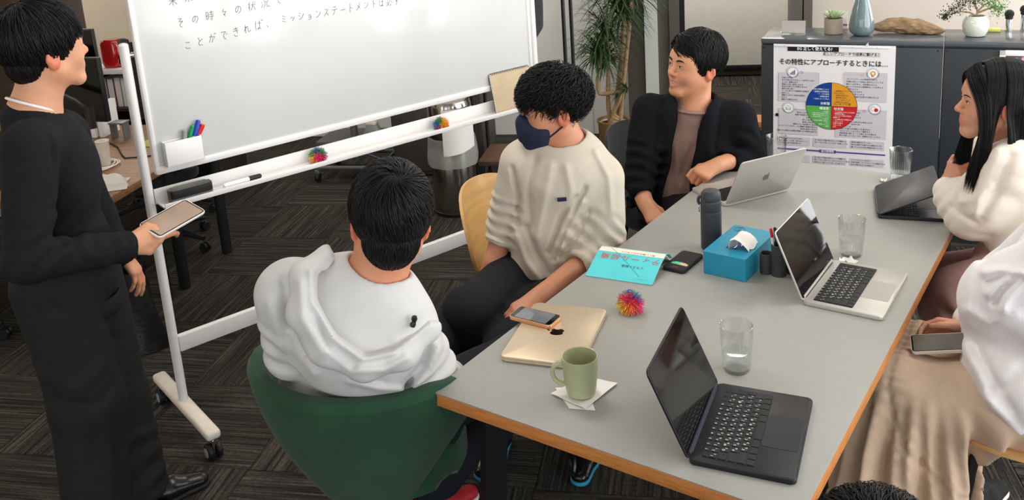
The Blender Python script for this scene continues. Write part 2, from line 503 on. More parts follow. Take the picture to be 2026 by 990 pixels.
for px in (-0.03, U1 + 0.03):
    MB().cyl((px, 0.0, 0.11), (px, 0.0, 1.455), 0.0165, n=20).sphere((px, 0, 1.455), 0.0168, 16, 8, (1, 1, 0.6)).build('post', 'white_metal', wb)
    MB().box((px, -0.005, 0.104), (0.052, 0.56, 0.034), 0.012, seg=3).build('foot', 'cream_metal', wb)
    MB().cyl((px, 0.0, 1.42), (px + (0.05 if px < 0 else -0.05), 0, 1.42), 0.009, n=12).build('pivot', 'chrome', wb)
    kb = MB().box((px + (0.012 if px < 0 else -0.012), 0.035, 1.44), (0.03, 0.05, 0.07), 0.01).build('tilt_lock', 'black_plastic', wb)
    for fy in (-0.25, 0.24):
        c = MB()
        for s in (-1, 1):
            c.lathe([(0, -0.009), (0.027, -0.009), (0.031, -0.005), (0.031, 0.005), (0.027, 0.009), (0, 0.009)], 24, mat=Matrix.Translation((px + s * 0.016, fy, 0.0315)) @ Matrix.Rotation(PI / 2, 4, 'Y'))
        w = c.build('caster_wheel', 'black_plastic', wb)
        h = MB()
        for s in (-1, 1):
            h.lathe([(0, -0.001), (0.018, -0.001), (0.018, 0.001), (0, 0.001)], 20, mat=Matrix.Translation((px + s * 0.0262, fy, 0.0315)) @ Matrix.Rotation(PI / 2, 4, 'Y'))
        h.build('hub_cap', 'grey_plastic', w)
        MB().box((px, fy, 0.052), (0.012, 0.03, 0.05), 0.004).cyl((px, fy, 0.06), (px, fy, 0.09), 0.008, n=10).build('caster_fork', 'chrome', wb)
MB().box((U1 / 2, 0.0, 0.345), (U1 + 0.03, 0.026, 0.062), 0.004).build('cross_bar', 'white_metal', wb)
ty = MB()
ty.box((U1 / 2, -0.010, 0.915), (U1 + 0.028, 0.006, 0.055), 0.001)
ty.box((U1 / 2 , -0.050, 0.890), (U1 + 0.02, 0.080, 0.006), 0.001)
ty.box((U1 / 2, -0.092, 0.8965), (U1 + 0.02, 0.006, 0.019), 0.002)
ty.build('pen_tray', 'white_metal', wb)

# handwriting: pen strokes drawn in a unit box, laid on the board face
GL = {
 'so': [[(.25, .9), (.7, .92), (.3, .62), (.85, .66), (.5, .45), (.42, .22), (.72, .1)]],
 'no': [[(.55, .8), (.45, .35), (.25, .25), (.15, .5), (.4, .8), (.75, .75), (.85, .45), (.55, .12)]],
 'ji': [[(.08, .85), (.1, .2), (.32, .2), (.32, .85), (.08, .85)], [(.1, .52), (.32, .52)], [(.45, .8), (.9, .82)], [(.67, .95), (.67, .62)], [(.4, .6), (.95, .62)], [(.42, .42), (.95, .44)], [(.75, .55), (.75, .08), (.62, .15)], [(.52, .32), (.58, .22)]],
 'noma': [[(.45, .85), (.3, .6), (.72, .62), (.5, .3)], [(.4, .45), (.62, .2)]],
 'jou': [[(.2, .95), (.2, .05)], [(.05, .75), (.12, .6)], [(.02, .3), (.2, .48)], [(.4, .62), (.95, .65)], [(.66, .95), (.6, .5), (.38, .08)], [(.66, .55), (.95, .1)], [(.82, .9), (.9, .8)]],
 'kyou': [[(.08, .85), (.18, .75)], [(.04, .58), (.14, .5)], [(.05, .1), (.22, .38)], [(.4, .88), (.4, .55), (.82, .57), (.82, .9), (.4, .88)], [(.5, .52), (.45, .25), (.3, .08)], [(.68, .52), (.68, .15), (.95, .12), (.95, .25)]],
 'de': [[(.15, .82), (.75, .86), (.45, .6), (.42, .3), (.72, .12)], [(.72, .62), (.78, .54)], [(.84, .68), (.9, .6)]],
 'ko': [[(.25, .8), (.7, .8), (.62, .72)], [(.2, .35), (.4, .18), (.8, .22)]],
 'to': [[(.3, .92), (.42, .55)], [(.8, .75), (.3, .42), (.35, .15), (.8, .14)]],
 'ga': [[(.12, .65), (.6, .7), (.55, .25), (.4, .12)], [(.42, .95), (.3, .5), (.12, .12)], [(.72, .72), (.82, .45)], [(.75, .95), (.82, .85)], [(.88, .98), (.94, .88)]],
 'ki': [[(.2, .8), (.75, .86)], [(.18, .6), (.8, .66)], [(.45, .98), (.7, .38)], [(.25, .3), (.4, .1), (.7, .12)]],
 're': [[(.25, .95), (.25, .05)], [(.08, .7), (.35, .74), (.05, .25)], [(.25, .55), (.55, .82), (.6, .25), (.72, .15), (.95, .35)]],
 'ba': [[(.15, .9), (.1, .5), (.18, .1)], [(.35, .68), (.8, .7)], [(.6, .92), (.6, .3), (.45, .12), (.35, .22), (.55, .28), (.8, .12)], [(.82, .95), (.88, .85)], [(.94, .98), (1.0, .88)]],
 'comma': [[(.1, .25), (.25, .05)]],
 'mi': [[(.25, .85), (.7, .72)], [(.25, .55), (.65, .44)], [(.2, .3), (.75, .1)]],
 'xtu': [[(.2, .5), (.28, .36)], [(.42, .54), (.5, .4)], [(.75, .5), (.45, .08)]],
 'shi': [[(.2, .85), (.38, .75)], [(.12, .58), (.3, .48)], [(.18, .1), (.6, .3), (.85, .7)]],
 'xyo': [[(.25, .5), (.65, .5), (.65, .05), (.22, .05)], [(.28, .28), (.64, .28)]],
 'n': [[(.2, .8), (.4, .65)], [(.18, .1), (.6, .28), (.85, .68)]],
 'su': [[(.2, .82), (.72, .84), (.5, .45), (.12, .1)], [(.48, .42), (.82, .12)]],
 'te': [[(.28, .85), (.72, .87)], [(.12, .58), (.88, .62)], [(.52, .6), (.45, .3), (.25, .08)]],
 'bar': [[(.1, .45), (.9, .5)]],
 'tok': [[(.4, .95), (.4, .05)], [(.4, .58), (.75, .4)]],
 'me': [[(.72, .88), (.5, .4), (.15, .1)], [(.3, .65), (.78, .28)]],
 'ha': [[(.15, .9), (.1, .5), (.18, .1)], [(.35, .68), (.85, .7)], [(.62, .92), (.62, .3), (.45, .12), (.35, .22), (.55, .28), (.85, .12)]],
 'hitsu': [[(.45, .95), (.55, .82)], [(.85, .85), (.5, .45), (.1, .05)], [(.3, .6), (.35, .15), (.75, .12), (.8, .3)], [(.1, .5), (.16, .3)], [(.82, .55), (.92, .4)]],
 'zu': [[(.1, .72), (.85, .76)], [(.52, .95), (.5, .42), (.35, .45), (.42, .6), (.56, .5), (.5, .2), (.32, .02)], [(.8, .98), (.86, .9)], [(.92, 1.0), (.98, .92)]],
 'mi2': [[(.2, .75), (.8, .77)], [(.08, .5), (.92, .52)], [(.5, .95), (.5, .05)], [(.48, .48), (.1, .15)], [(.52, .48), (.92, .15)]],
 'rai': [[(.2, .8), (.8, .82)], [(.32, .72), (.38, .58)], [(.7, .74), (.62, .58)], [(.08, .5), (.92, .52)], [(.5, .95), (.5, .05)], [(.48, .48), (.12, .12)], [(.52, .48), (.9, .12)]],
 'ni': [[(.2, .9), (.15, .5), (.22, .1)], [(.45, .72), (.8, .74)], [(.42, .3), (.58, .15), (.88, .18)]],
}
M('marker_ink', (70, 66, 66), 0.6, var=0.1, vscale=90)
def handwriting(seq, u0, z0, u1, z1, h, adv=None):
    mb = MB()
    n = len(seq)
    rnd = random.Random(7)
    for i, g in enumerate(seq):
        f = i / max(1, n - 1)
        uu = u0 + (u1 - u0) * f; zz = z0 + (z1 - z0) * f + rnd.uniform(-.002, .002)
        sc = h * rnd.uniform(.9, 1.08)
        for st in GL[g]:
            pts = []
            for (x0, y0), (x1, y1) in zip(st, st[1:]):
                for q in range(4): pts.append((x0 + (x1 - x0) * q / 4, y0 + (y1 - y0) * q / 4))
            pts.append(st[-1])
            sm = [pts[0]] + [((pts[j - 1][0] + 2 * pts[j][0] + pts[j + 1][0]) / 4, (pts[j - 1][1] + 2 * pts[j][1] + pts[j + 1][1]) / 4) for j in range(1, len(pts) - 1)] + [pts[-1]]
            mb.tube([(uu + (x - .5) * sc * .82 + (y - .5) * sc * .08, -0.0193, zz + (y - .5) * sc) for x, y in sm], 0.00085, 5, flat=(1, 1))
    return mb
handwriting(['so', 'no', 'ji', 'noma', 'no', 'jou', 'kyou', 'de'], .164, 1.505, .535, 1.536, .040).build('handwriting', 'marker_ink', wb)
handwriting(['ko', 'to', 'ga', 'de', 'ki', 're', 'ba', 'comma'], .178, 1.424, .490, 1.458, .038).build('handwriting', 'marker_ink', wb)
handwriting(['mi', 'xtu', 'shi', 'xyo', 'n', 'su', 'te', 'bar', 'tok', 'me', 'n', 'tok', 'ha', 'hitsu', 'zu'], .547, 1.462, 1.044, 1.462, .036).build('handwriting', 'marker_ink', wb)
handwriting(['mi2', 'rai', 'ni', 'to', 'ki'], .150, 1.585, .37, 1.60, .042).build('handwriting', 'marker_ink', wb)

# things on the whiteboard
M('ink_green', (20, 150, 92), 0.35); M('ink_blue', (24, 62, 178), 0.35); M('ink_red', (214, 24, 34), 0.35)
ph = thing('pen_holder', 'white plastic magnetic pen box on the lower left of the whiteboard', 'pen holder', BW(.10, -.0195, 1.018), BR)
w, d, h = .132, .034, .088
m = MB(); m.box((0, -.0015, h / 2), (w, .003, h), .001); m.box((0, -d + .0015, h / 2), (w, .003, h), .001)
m.box((0, -d / 2, .0015), (w, d, .003)); 
for s in (-1, 1): m.box((s * (w / 2 - .0015), -d / 2, h / 2), (.003, d, h), .001)
m.build('box', 'white_plastic', ph)
def pen(name, label, body, cap, base, tip, r=.0085, group=None, capfrac=.42):
    base, tip = Vector(base), Vector(tip)
    t = thing(name, label, 'pen', base, 0, group)
    d = tip - base
    MB().tube([d * 0, d * .02, d * (1 - capfrac)], [r * .7, r, r], 14).build('barrel', body, t)
    MB().tube([d * (1 - capfrac), d * (1 - capfrac) , d * .97, d], [r, r * 1.12, r * 1.05, r * .7], 14).build('cap', cap, t)
    return t
pen('whiteboard_marker', 'white marker with grey cap in the white magnetic pen box', 'white_plastic', 'grey_plastic', BW(.095, -.037, 1.025), BW(.115, -.037, 1.135), capfrac=.3)
pen('whiteboard_marker', 'green-capped marker in the white magnetic pen box', 'white_plastic', 'ink_green', BW(.10, -.027, 1.025), BW(.150, -.030, 1.142))
pen('whiteboard_marker', 'blue-capped marker, tallest in the white magnetic pen box', 'white_plastic', 'ink_blue', BW(.12, -.034, 1.03), BW(.168, -.037, 1.158))
pen('whiteboard_marker', 'red-capped marker in the white magnetic pen box', 'white_plastic', 'ink_red', BW(.115, -.022, 1.03), BW(.186, -.026, 1.137))
pen('whiteboard_marker', 'white marker with black cap lying in the whiteboard tray', 'white_plastic', 'black_plastic', BW(.215, -.058, .9025), BW(.362, -.052, .9025), r=.0088, capfrac=.33)
er = thing('board_eraser', 'dark grey whiteboard eraser with felt pad lying in the tray', 'eraser', BW(.095, -.058, .8935), BR)
MB().prism(rrect(.150, .052, .012), .016, .046, bev=.006).build('grip', 'black_plastic', er)
MB().prism(rrect(.148, .050, .008), 0, .0155).build('felt_pad', M('felt', (120, 112, 116), .95, bump=.4), er)
M('kraft', (196, 176, 146), 0.85, var=0.05, vscale=30, bump=0.08)
nb = thing('spiral_notebook', 'tan spiral-bound sketchbook leaning on the board at the tray end', 'notebook', BW(1.60, -.062, .8935), BR)
tilt = Matrix.Rotation(math.radians(-12), 4, 'X')
MB().box((0, -.004, .090), (.235, .002, .175), .0005, mat=tilt).build('cover', 'kraft', nb)
MB().box((0, .0005, .090), (.232, .006, .172), 0, mat=tilt).build('pages', 'paper', nb)
MB().box((0, .005, .090), (.235, .002, .175), .0005, mat=tilt).build('back_cover', 'charcoal_cloth', nb)
m = MB()
for i in range(24):
    x = -.108 + i * .0094
    m.tube([tilt @ Vector((x, .001 + .007 * math.cos(a), .176 + .0065 * math.sin(a))) for a in [2 * PI * q / 8 for q in range(8)]], .0011, 5, closed=True)
m.build('spiral_wire', 'black_metal', nb)

# ================================================================== left: desk with monitors and clutter
dk = thing('office_desk', 'brown wooden office desk with black legs behind the standing man', 'desk', RW(-2.55, 1.86, 0), RA)
MB().box((0, 0, .703), (1.56, 1.18, .034), .003).build('desktop', 'desk_wood', dk)
for (x, y, r) in ((.65, .08, .03), (.65, -.06, .016), (.65, .52, .03), (-.68, .5, .03), (-.68, -.5, .03)):
    MB().cyl((x, y, 0), (x, y, .686), r * .92, r, 20).build('leg', 'black_metal', dk)
MB().box((-.05, .3, .60), (1.3, .28, .10), .01).build('cable_tray', 'black_metal', dk)
MB().box((.62, .25, .64), (.06, .9, .06), .004).build('frame_rail', 'black_metal', dk)
def monitor(label, loc, rz, w, h, mat):
    t = thing('monitor', label, 'monitor', loc, rz)
    MB().box((0, 0, 0), (w, .03, h), .008).build('screen_housing', mat, t)
    MB().box((0, .022, -.02), (w * .4, .02, h * .4), .006).build('rear_cover', 'black_plastic', t)
    MB().box((0, -.0155, 0), (w * .97, .002, h * .95)).build('display', 'black_gloss', t)
    return t
M('black_gloss', (10, 10, 12), 0.12, var=0.05)
M('screen_dark', (46, 40, 38), 0.35, var=0.1)
monitor('dark monitor further back on the wooden desk', RW(-2.52, 2.10, 1.15), RA + .15, .44, .33, 'screen_dark')
monitor('black monitor on an arm right beside the standing man\'s face', RW(-2.36, 1.93, 1.05), RA - .12, .46, .32, 'black_plastic')
ar = thing('monitor_mount', 'black jointed monitor mount clamped to the wooden desk', 'monitor mount', RW(-2.28, 1.62, .72), RA)
MB().cyl((0, 0, 0), (0, 0, .02), .04).build('clamp_base', 'black_metal', ar)
MB().tube([(0, 0, .02), (.06, .08, .10), (.13, .17, .20)], .017, 12, flat=(1, 1)).build('lower_arm', 'black_metal', ar)
MB().tube([(.13, .17, .20), (.13, .17, .26), (.06, .19, .30), (-.08, .22, .35)], .015, 12).build('upper_arm', 'black_metal', ar)
MB().cyl((.13, .17, .17), (.13, .17, .28), .021).build('joint', 'black_plastic', ar)
cp = thing('paper_cup', 'cream paper cup with a cable around it on the wooden desk', 'cup', RW(-2.06, 1.72, .7205), RA)
MB().lathe([(0, 0), (.020, 0), (.022, .003), (.030, .125), (.032, .128), (.030, .13), (.0285, .127), (.021, .006), (0, .006)], 24).build('cup_body', 'cream_metal', cp)
cb = thing('white_cable', 'white cable coiled around the paper cup on the wooden desk', 'cable', RW(-2.06, 1.72, .7205), RA)
MB().tube([(.07 * math.cos(a * .5) * (1 + .12 * a / 9) - .04, .07 * math.sin(a * .5) * (1.1 + .1 * a / 9), .006 + .004 * math.sin(a * 1.3) + .003) for a in range(0, 34)], .0032, 6).build('wire', 'white_plastic', cb)
bc = thing('black_cable', 'thin black cable lying across the wooden desk', 'cable', RW(-2.1, 1.9, .7205), RA)
MB().tube([(-.2, .2, .004), (-.1, .12, .004), (.0, .0, .004), (.06, -.06, .004), (.15, -.04, .004), (.24, .02, .004), (.3, .1, .004)], .0035, 6).build('wire', 'black_plastic', bc)
pb = thing('circuit_board', 'small dark circuit board on a yellow folder on the desk', 'circuit board', RW(-1.98, 2.12, .7205), RA)
M('yellow_card', (214, 206, 108), 0.7)
MB().box((0, -.02, .003), (.26, .14, .006), .001).build('yellow_folder', 'yellow_card', pb)
m = MB(); m.box((0, 0, .012), (.15, .09, .010))
rnd = random.Random(3)
for i in range(26): m.box((rnd.uniform(-.065, .065), rnd.uniform(-.038, .038), .022), (rnd.uniform(.008, .03), rnd.uniform(.008, .025), rnd.uniform(.006, .03)))
m.build('components', M('pcb', (44, 46, 36), .5, var=.4, vscale=60), pb)
def cloth_lump(name, label, cat, loc, rz, w, d, h, mat, seed, n=26):
    t = thing(name, label, cat, loc, rz)
    def fn(u, v):
        x, y = (u - .5) * 2, (v - .5) * 2
        e = max(0, 1 - (abs(x) ** 2.6 + abs(y) ** 2.6)) ** .45
        nz = noise.noise(Vector((x * 1.9 + seed, y * 1.9, seed))) * .5 + noise.noise(Vector((x * 4 + seed, y * 4, 2))) * .22
        wob = 1 + .14 * noise.noise(Vector((x * 1.3, y * 1.3, seed + 5)))
        return (x * w / 2 * wob, y * d / 2 * wob, .002 + h * e * (.62 + .7 * nz))
    MB().grid(fn, n, n, 0).build('cloth', mat, t)
    return t
M('linen', (206, 200, 192), 0.9, var=0.08, vscale=30, bump=0.2, bscale=300)
cloth_lump('cloth_bag', 'crumpled off-white cloth bag on the corner of the wooden desk', 'bag', RW(-1.93, 1.42, .7205), RA + .5, .30, .17, .075, 'linen', 3.1)
ys = thing('yellow_pencil', 'short yellow pencil stub on the wooden desk', 'pencil', RW(-2.05, 1.45, .7205), RA)
MB().cyl((-.02, 0, .006), (.02, .012, .006), .005, n=8).build('shaft', 'yellow_card', ys)
for i, (a, b, h) in enumerate(((-2.5, 2.26, .17), (-2.46, 2.27, .19), (-2.42, 2.28, .18))):
    bd = thing('binder', ('leftmost', 'middle', 'rightmost')[i] + ' of three white binders standing at the back of the desk', 'binder', RW(a, b, .7205), RA, 'white binders on the desk')
    MB().box((0, 0, h / 2), (.028, .14, h), .002).build('cover', 'white_plastic', bd)
sb = thing('silver_stand', 'grey metal laptop stand behind the paper cup', 'stand', RW(-2.30, 2.2, .7205), RA)
MB().box((0, 0, .085), (.085, .07, .009), .003).build('top_plate', 'grey_metal', sb)
for s in (-1, 1): MB().box((s * .036, 0, .0405), (.006, .055, .081)).build('leg', 'grey_metal', sb)

bk = thing('bookcase', 'tall dark brown bookcase behind the standing man\'s head', 'bookcase', RW(-3.44, 3.12, 0), RA)
MB().box((0, 0, 1.0), (.52, .30, 2.0), .004).build('carcass', 'dark_wood', bk)
for z in (.5, 1.0, 1.5): MB().box((0, -.152, z), (.48, .004, .015)).build('shelf_edge', 'black_metal', bk)
sr = thing('storage_shelf', 'white-topped storage shelf under the red appliance', 'shelf', RW(-2.85, 3.5, 0), RA)
MB().box((0, 0, .845), (.86, .42, .032), .003).build('top_board', 'white_metal', sr)
MB().box((0, .19, .41), (.84, .02, .82)).build('back_panel', 'screen_dark', sr)
for s in (-1, 1): MB().box((s * .41, 0, .41), (.02, .38, .82)).build('side_panel', 'screen_dark', sr)
for z in (.3, .58): MB().box((0, 0, z), (.80, .36, .02)).build('inner_shelf', 'dark_wood', sr)
rnd = random.Random(11)
cols = [(190, 170, 140), (150, 30, 32), (222, 216, 206), (60, 64, 74), (206, 190, 150), (100, 70, 50)]
x = -.38
i = 0
lab = ['tan', 'red', 'white', 'slate', 'cream', 'brown']
while x < .30 and i < 6:
    wd = rnd.uniform(.03, .06); hh = rnd.uniform(.16, .22)
    ci = i % 6
    o = thing('book', lab[ci] + ' book standing under the white-topped storage shelf', 'book', RW(-2.85, 3.5, 0) + Vector((CA * (x + wd / 2) + SA * .05, SA * (x + wd / 2) - CA * .05, .591)), RA, 'books on the storage shelf')
    mn = 'bookcover_%d' % ci
    if mn not in MATS: M(mn, cols[ci], .6)
    MB().box((0, 0, hh / 2), (wd * .96, .15, hh), .002).build('cover', mn, o)
    MB().box((0, -.002, hh / 2), (wd * .7, .148, hh * 1.004)).build('pages', 'paper', o)
    x += wd; i += 1
rd = thing('red_appliance', 'glossy red rounded kettle-like appliance on the white shelf', 'appliance', RW(-3.11, 3.40, .862), RA)
MB().prism(rrect(.135, .12, .035, 6), 0, .175, bev=.02).build('body', 'red_gloss', rd)
MB().box((.062, -.03, .05), (.02, .03, .06), .004).build('control_panel', 'black_gloss', rd)
MB().prism(rrect(.10, .085, .03, 6), .175, .182, bev=.003).build('lid', 'red_gloss', rd)
# office chair half hidden behind the board
def office_chair(label, loc, rz, back=True):
    t = thing('office_chair', label, 'office chair', loc, rz, 'black office chairs by the desks')
    for k in range(5):
        a = 2 * PI * k / 5
        c, s = math.cos(a), math.sin(a)
        MB().tube([(.03 * c, .03 * s, .12), (.17 * c, .17 * s, .105), (.30 * c, .30 * s, .078)], [.024, .019, .014], 10).build('base_arm', 'black_plastic', t)
        w = MB()
        for q in (-1, 1):
            w.lathe([(0, -.009), (.024, -.009), (.028, 0), (.024, .009), (0, .009)], 16, mat=Matrix.Translation((.30 * c - q * .014 * s, .30 * s + q * .014 * c, .028)) @ Matrix.Rotation(a + PI / 2, 4, 'Z') @ Matrix.Rotation(PI / 2, 4, 'Y'))
        w.build('caster', 'black_plastic', t)
    MB().cyl((0, 0, .11), (0, 0, .42), .027).build('gas_lift', 'black_metal', t)
    MB().prism(rrect(.48, .46, .1), .42, .49, bev=.025).build('seat', 'charcoal_cloth', t)
    if back:
        MB().grid(lambda u, v: ((u - .5) * (.42 - .06 * v), .24 + .05 * math.cos((u - .5) * 3) - .02 * v + .05 * v, .56 + v * .50), 14, 12, .02).build('backrest', 'charcoal_cloth', t)
        MB().tube([(0, .05, .44), (0, .27, .46), (0, .31, .60), (0, .31, .75)], .02, 10).build('back_support', 'black_plastic', t)
    return t
office_chair('black office chair whose base shows behind the whiteboard post', RW(-2.33, 2.42, 0), RA + 2.4, False)
office_chair('black swivel chair behind the standing man at the left picture edge', RW(-2.78, 1.30, 0), RA + .3, False)
office_chair('black mesh-back office chair below the red appliance', RW(-2.60, 2.92, 0), RA + .2)
bg = thing('black_bag', 'black leather bag standing on the carpet by the desk', 'bag', RW(-1.80, 1.36, 0), RA)
M('black_leather', (26, 25, 26), 0.32, var=0.15, vscale=30, bump=0.3, bscale=60)
MB().grid(lambda u, v: ((.15 - .05 * v) * math.cos(2 * PI * u) * (1 + .06 * math.sin(5 * 2 * PI * u + 6 * v)), (.085 - .05 * v) * math.sin(2 * PI * u) * (1 + .1 * math.sin(3 * 2 * PI * u + 4 * v)), .004 + .36 * v), 30, 12, 0, True).build('body', 'black_leather', bg)
MB().tube([(-.08, 0, .34), (-.06, 0, .47), (.06, 0, .47), (.08, 0, .34)], .008, 8).build('handle', 'black_leather', bg)

# ================================================================== middle background: bin, cart, low cabinet, rack, plant
bn = thing('waste_bin', 'tall stainless steel waste bin with clear liner behind the whiteboard', 'waste bin', (-1.925, 2.478, 0), 0)
MB().lathe([(0, 0), (.132, 0), (.136, .012), (.136, .02), (.130, .022)], 48).build('base_ring', 'black_plastic', bn)
MB().lathe([(.130, .02), (.131, .40), (.127, .41), (.127, .40), (.126, .02)], 48).build('body', 'steel', bn)
MB().lathe([(.128, .40), (.129, .66), (.12, .685), (.06, .70), (0, .702)], 48).build('hood', 'steel', bn)
rl = MB().lathe([(.131, .47), (.138, .468), (.146, .40), (.150, .34), (.146, .30), (.143, .34), (.136, .41)], 48, mod=lambda a, z: 1 + .018 * math.sin(9 * a + z * 20) + .01 * math.sin(17 * a), ).build('plastic_liner', 'liner', bn)
psh = thing('paper_sheet', 'white paper sheet taped to the front of the steel bin', 'paper sheet', (-1.925, 2.478, 0), 0)
a_c = math.atan2(-1.46 - 2.478, 1.35 + 1.925)
def _ps(u, v):
    a = a_c + .35 + (u - .5) * 1.35
    r = .152 + .012 * (1 - v) * (1 + math.sin(u * 5))
    return (r * math.cos(a), r * math.sin(a), .385 + v * .27 + .03 * u * (1 - v))
MB().grid(_ps, 18, 10, .0012).build('sheet', 'paper', psh)
M('cabinet_grey', (84, 84, 84), .5)
ct = thing('equipment_cart', 'grey tubular equipment cart on casters behind the whiteboard', 'cart', RW(-1.62, 3.72, 0), RA)
for (x, y) in ((-.22, -.18), (.22, -.18), (-.22, .18), (.22, .18)):
    cw = MB().lathe([(0, -.012), (.03, -.012), (.034, 0), (.03, .012), (0, .012)], 20, mat=Matrix.Translation((x, y, .034)) @ Matrix.Rotation(PI / 2, 4, 'Y')).build('caster', 'black_plastic', ct)
    MB().box((x, y, .07), (.03, .03, .03), .004).build('caster_fork', 'grey_metal', ct)
MB().tube([(-.22, -.18, .10), (.22, -.18, .10), (.22, .18, .10), (-.22, .18, .10)], .014, 10, closed=True).build('base_frame', 'grey_metal', ct)
for x in (-.0,):
    MB().tube([(x, 0, .10), (x, 0, .9)], .026, 14).build('column', 'grey_metal', ct)
    MB().tube([(-.18, -.0, .10), (-.08, 0, .14), (-.03, 0, .26)], .012, 8).tube([(.18, -.0, .10), (.08, 0, .14), (.03, 0, .26)], .012, 8).build('brace', 'grey_metal', ct)
MB().box((0, 0, .245), (.44, .34, .07), .02).build('basket_shelf', 'cabinet_grey', ct)
MB().box((0, 0, .62), (.40, .30, .03), .01).build('middle_shelf', 'cabinet_grey', ct)
wd = thing('wedge_device', 'light grey wedge-shaped device on the equipment cart', 'device', RW(-1.465, 3.66, .2805), RA)
MB().prism([(-.065, 0), (.065, 0), (.030, .085), (-.030, .085)], -.04, .04, mat=Matrix.Rotation(PI / 2, 4, 'X'), bev=.004).build('body', 'grey_plastic', wd)
MB().box((0, 0, .096), (.07, .075, .020), .005).build('top_cap', 'cream_metal', wd)
lc = thing('low_cabinet', 'dark grey low cabinet on the carpet left of the steel bin', 'cabinet', RW(-1.02, 3.86, 0), RA)
M('cabinet_dark', (62, 58, 56), .5, var=.08)
MB().box((0, 0, .335), (.62, .4, .65), .004).build('carcass', 'cabinet_dark', lc)
for s in (-1, 1):
    dd = MB().box((s * .155, -.208, .34), (.29, .016, .60), .002).build('door', 'cabinet_dark', lc)
    MB().box((s * .03, -.220, .42), (.008, .01, .08), .002).build('handle', 'black_metal', dd)
rk = thing('garment_rack', 'black pole garment rack with brown wooden shelf beside the steel bin', 'garment rack', RW(-.37, 3.42, 0), RA)
for x in (-.29, .29):
    for y in (-.17, .17):
        MB().cyl((x, y, 0), (x, y, 1.62), .0115, n=14).build('pole', 'black_metal', rk)
    MB().cyl((x, -.17, 1.6), (x, .17, 1.6), .0115, n=14).build('top_rail', 'black_metal', rk)
MB().cyl((-.29, 0, 1.6), (.29, 0, 1.6), .0115, n=14).build('hanging_rail', 'black_metal', rk)
MB().box((0, 0, .225), (.56, .37, .03), .003).build('shelf', 'brown_shelf', rk)
ja = thing('black_coat', 'black coat hanging from the garment rack behind the whiteboard edge', 'coat', RW(-.29, 3.42, 1.0), RA)
MB().grid(lambda u, v: ((.045 + .02 * v) * math.cos(2 * PI * u) * (1 + .25 * math.sin(6 * PI * u + 2 * v)), (.17 - .05 * v * v) * math.sin(2 * PI * u), .55 * v + .03 * math.sin(4 * PI * u) * (1 - v)), 28, 10, 0, True).build('cloth', 'charcoal_cloth', ja)
MB().tube([(0, 0, .54), (0, 0, .58), (.012, 0, .596)], .003, 6).build('hanger_hook', 'chrome', ja)
um = thing('umbrella', 'white-handled umbrella leaning by the garment rack', 'umbrella', RW(-.30, 3.12, 0), RA)
MB().tube([(0, .06, .004), (0, .01, .48)], [.006, .024], 12).build('canopy', 'white_plastic', um)
MB().tube([(0, .01, .48), (0, 0, .62), (-.015, 0, .655), (-.045, 0, .66), (-.06, 0, .635), (-.06, 0, .61)], .009, 10).build('handle', 'cream_metal', um)

# plant: basket, canes, tufts of long narrow leaves
PC = RW(.11, 4.08, 0)
pl = thing('potted_plant', 'tall dracaena with long narrow leaves in a woven basket', 'plant', PC, RA)
MB().lathe([(0, 0), (.085, 0), (.092, .01), (.106, .24), (.112, .25), (.112, .262), (.100, .262), (.098, .22), (0, .22)], 40, mod=lambda a, z: 1 + .012 * math.sin(36 * a) * math.sin(z * 240)).build('basket', 'basket', pl)
MB().lathe([(0, .23), (.095, .23), (.0955, .244), (.088, .244), (.086, .235), (0, .235)], 32).build('inner_pot', 'wall_white', pl)
MB().lathe([(0, .236), (.085, .236), (.05, .243), (0, .246)], 24).build('soil', 'soil', pl)
canes = [[(-.02, .0, .23), (-.03, -.01, .38), (-.02, 0, .60), (-.03, .01, .86)],
         [(.02, .01, .23), (.035, .01, .45), (.075, .02, .72), (.10, .02, 1.02), (.12, .02, 1.22)],
         [(.045, -.01, .23), (.075, -.01, .50), (.12, -.02, .80), (.165, -.02, 1.18)],
         [(.0, -.02, .23), (.005, -.03, .33), (.05, -.05, .40), (.06, -.04, .47), (-.02, -.05, .455), (-.085, -.05, .45), (-.095, -.04, .53), (-.075, -.02, .62), (-.09, -.02, .70)],
         [(.0, -.04, .23), (.01, -.05, .27), (.03, -.05, .30)]]
for i, c in enumerate(canes):
    pts = []
    for k in range(len(c) - 1):
        for q in range(4): pts.append(Vector(c[k]).lerp(Vector(c[k + 1]), q / 4))
    pts.append(Vector(c[-1]))
    for _ in range(2): pts = [pts[0]] + [(pts[j - 1] + pts[j] * 2 + pts[j + 1]) / 4 for j in range(1, len(pts) - 1)] + [pts[-1]]
    r0 = .017 if i < 4 else .034
    MB().tube(pts, [r0 * (1 - .35 * j / len(pts)) * (1 + .1 * math.sin(j * 2.3)) for j in range(len(pts))], 10).build('cane', 'trunk_bark', pl)
def leaf_blade(mb, base, d, L, w, droop, rnd):
    base = Vector(base); d = Vector(d).normalized()
    side = d.cross(Vector((0, 0, 1)))
    side = side.normalized() if side.length > .05 else Vector((1, 0, 0))
    p = base.copy(); n = 6; rows = []
    dd = d.copy()
    for i in range(n + 1):
        f = i / n
        ww = w * (.35 + 1.3 * f * (1 - f) * 2) * (1 - f ** 3) + .0006
        up = side.cross(dd).normalized()
        rows.append((mb.bm.verts.new(p - side * ww + up * ww * .35), mb.bm.verts.new(p), mb.bm.verts.new(p + side * ww + up * ww * .35)))
        p = p + dd * (L / n)
        dd = (dd + Vector((0, 0, -droop / n))).normalized()
    for a, b in zip(rows, rows[1:]):
        mb.bm.faces.new((a[0], a[1], b[1], b[0])); mb.bm.faces.new((a[1], a[2], b[2], b[1]))
rnd = random.Random(5)
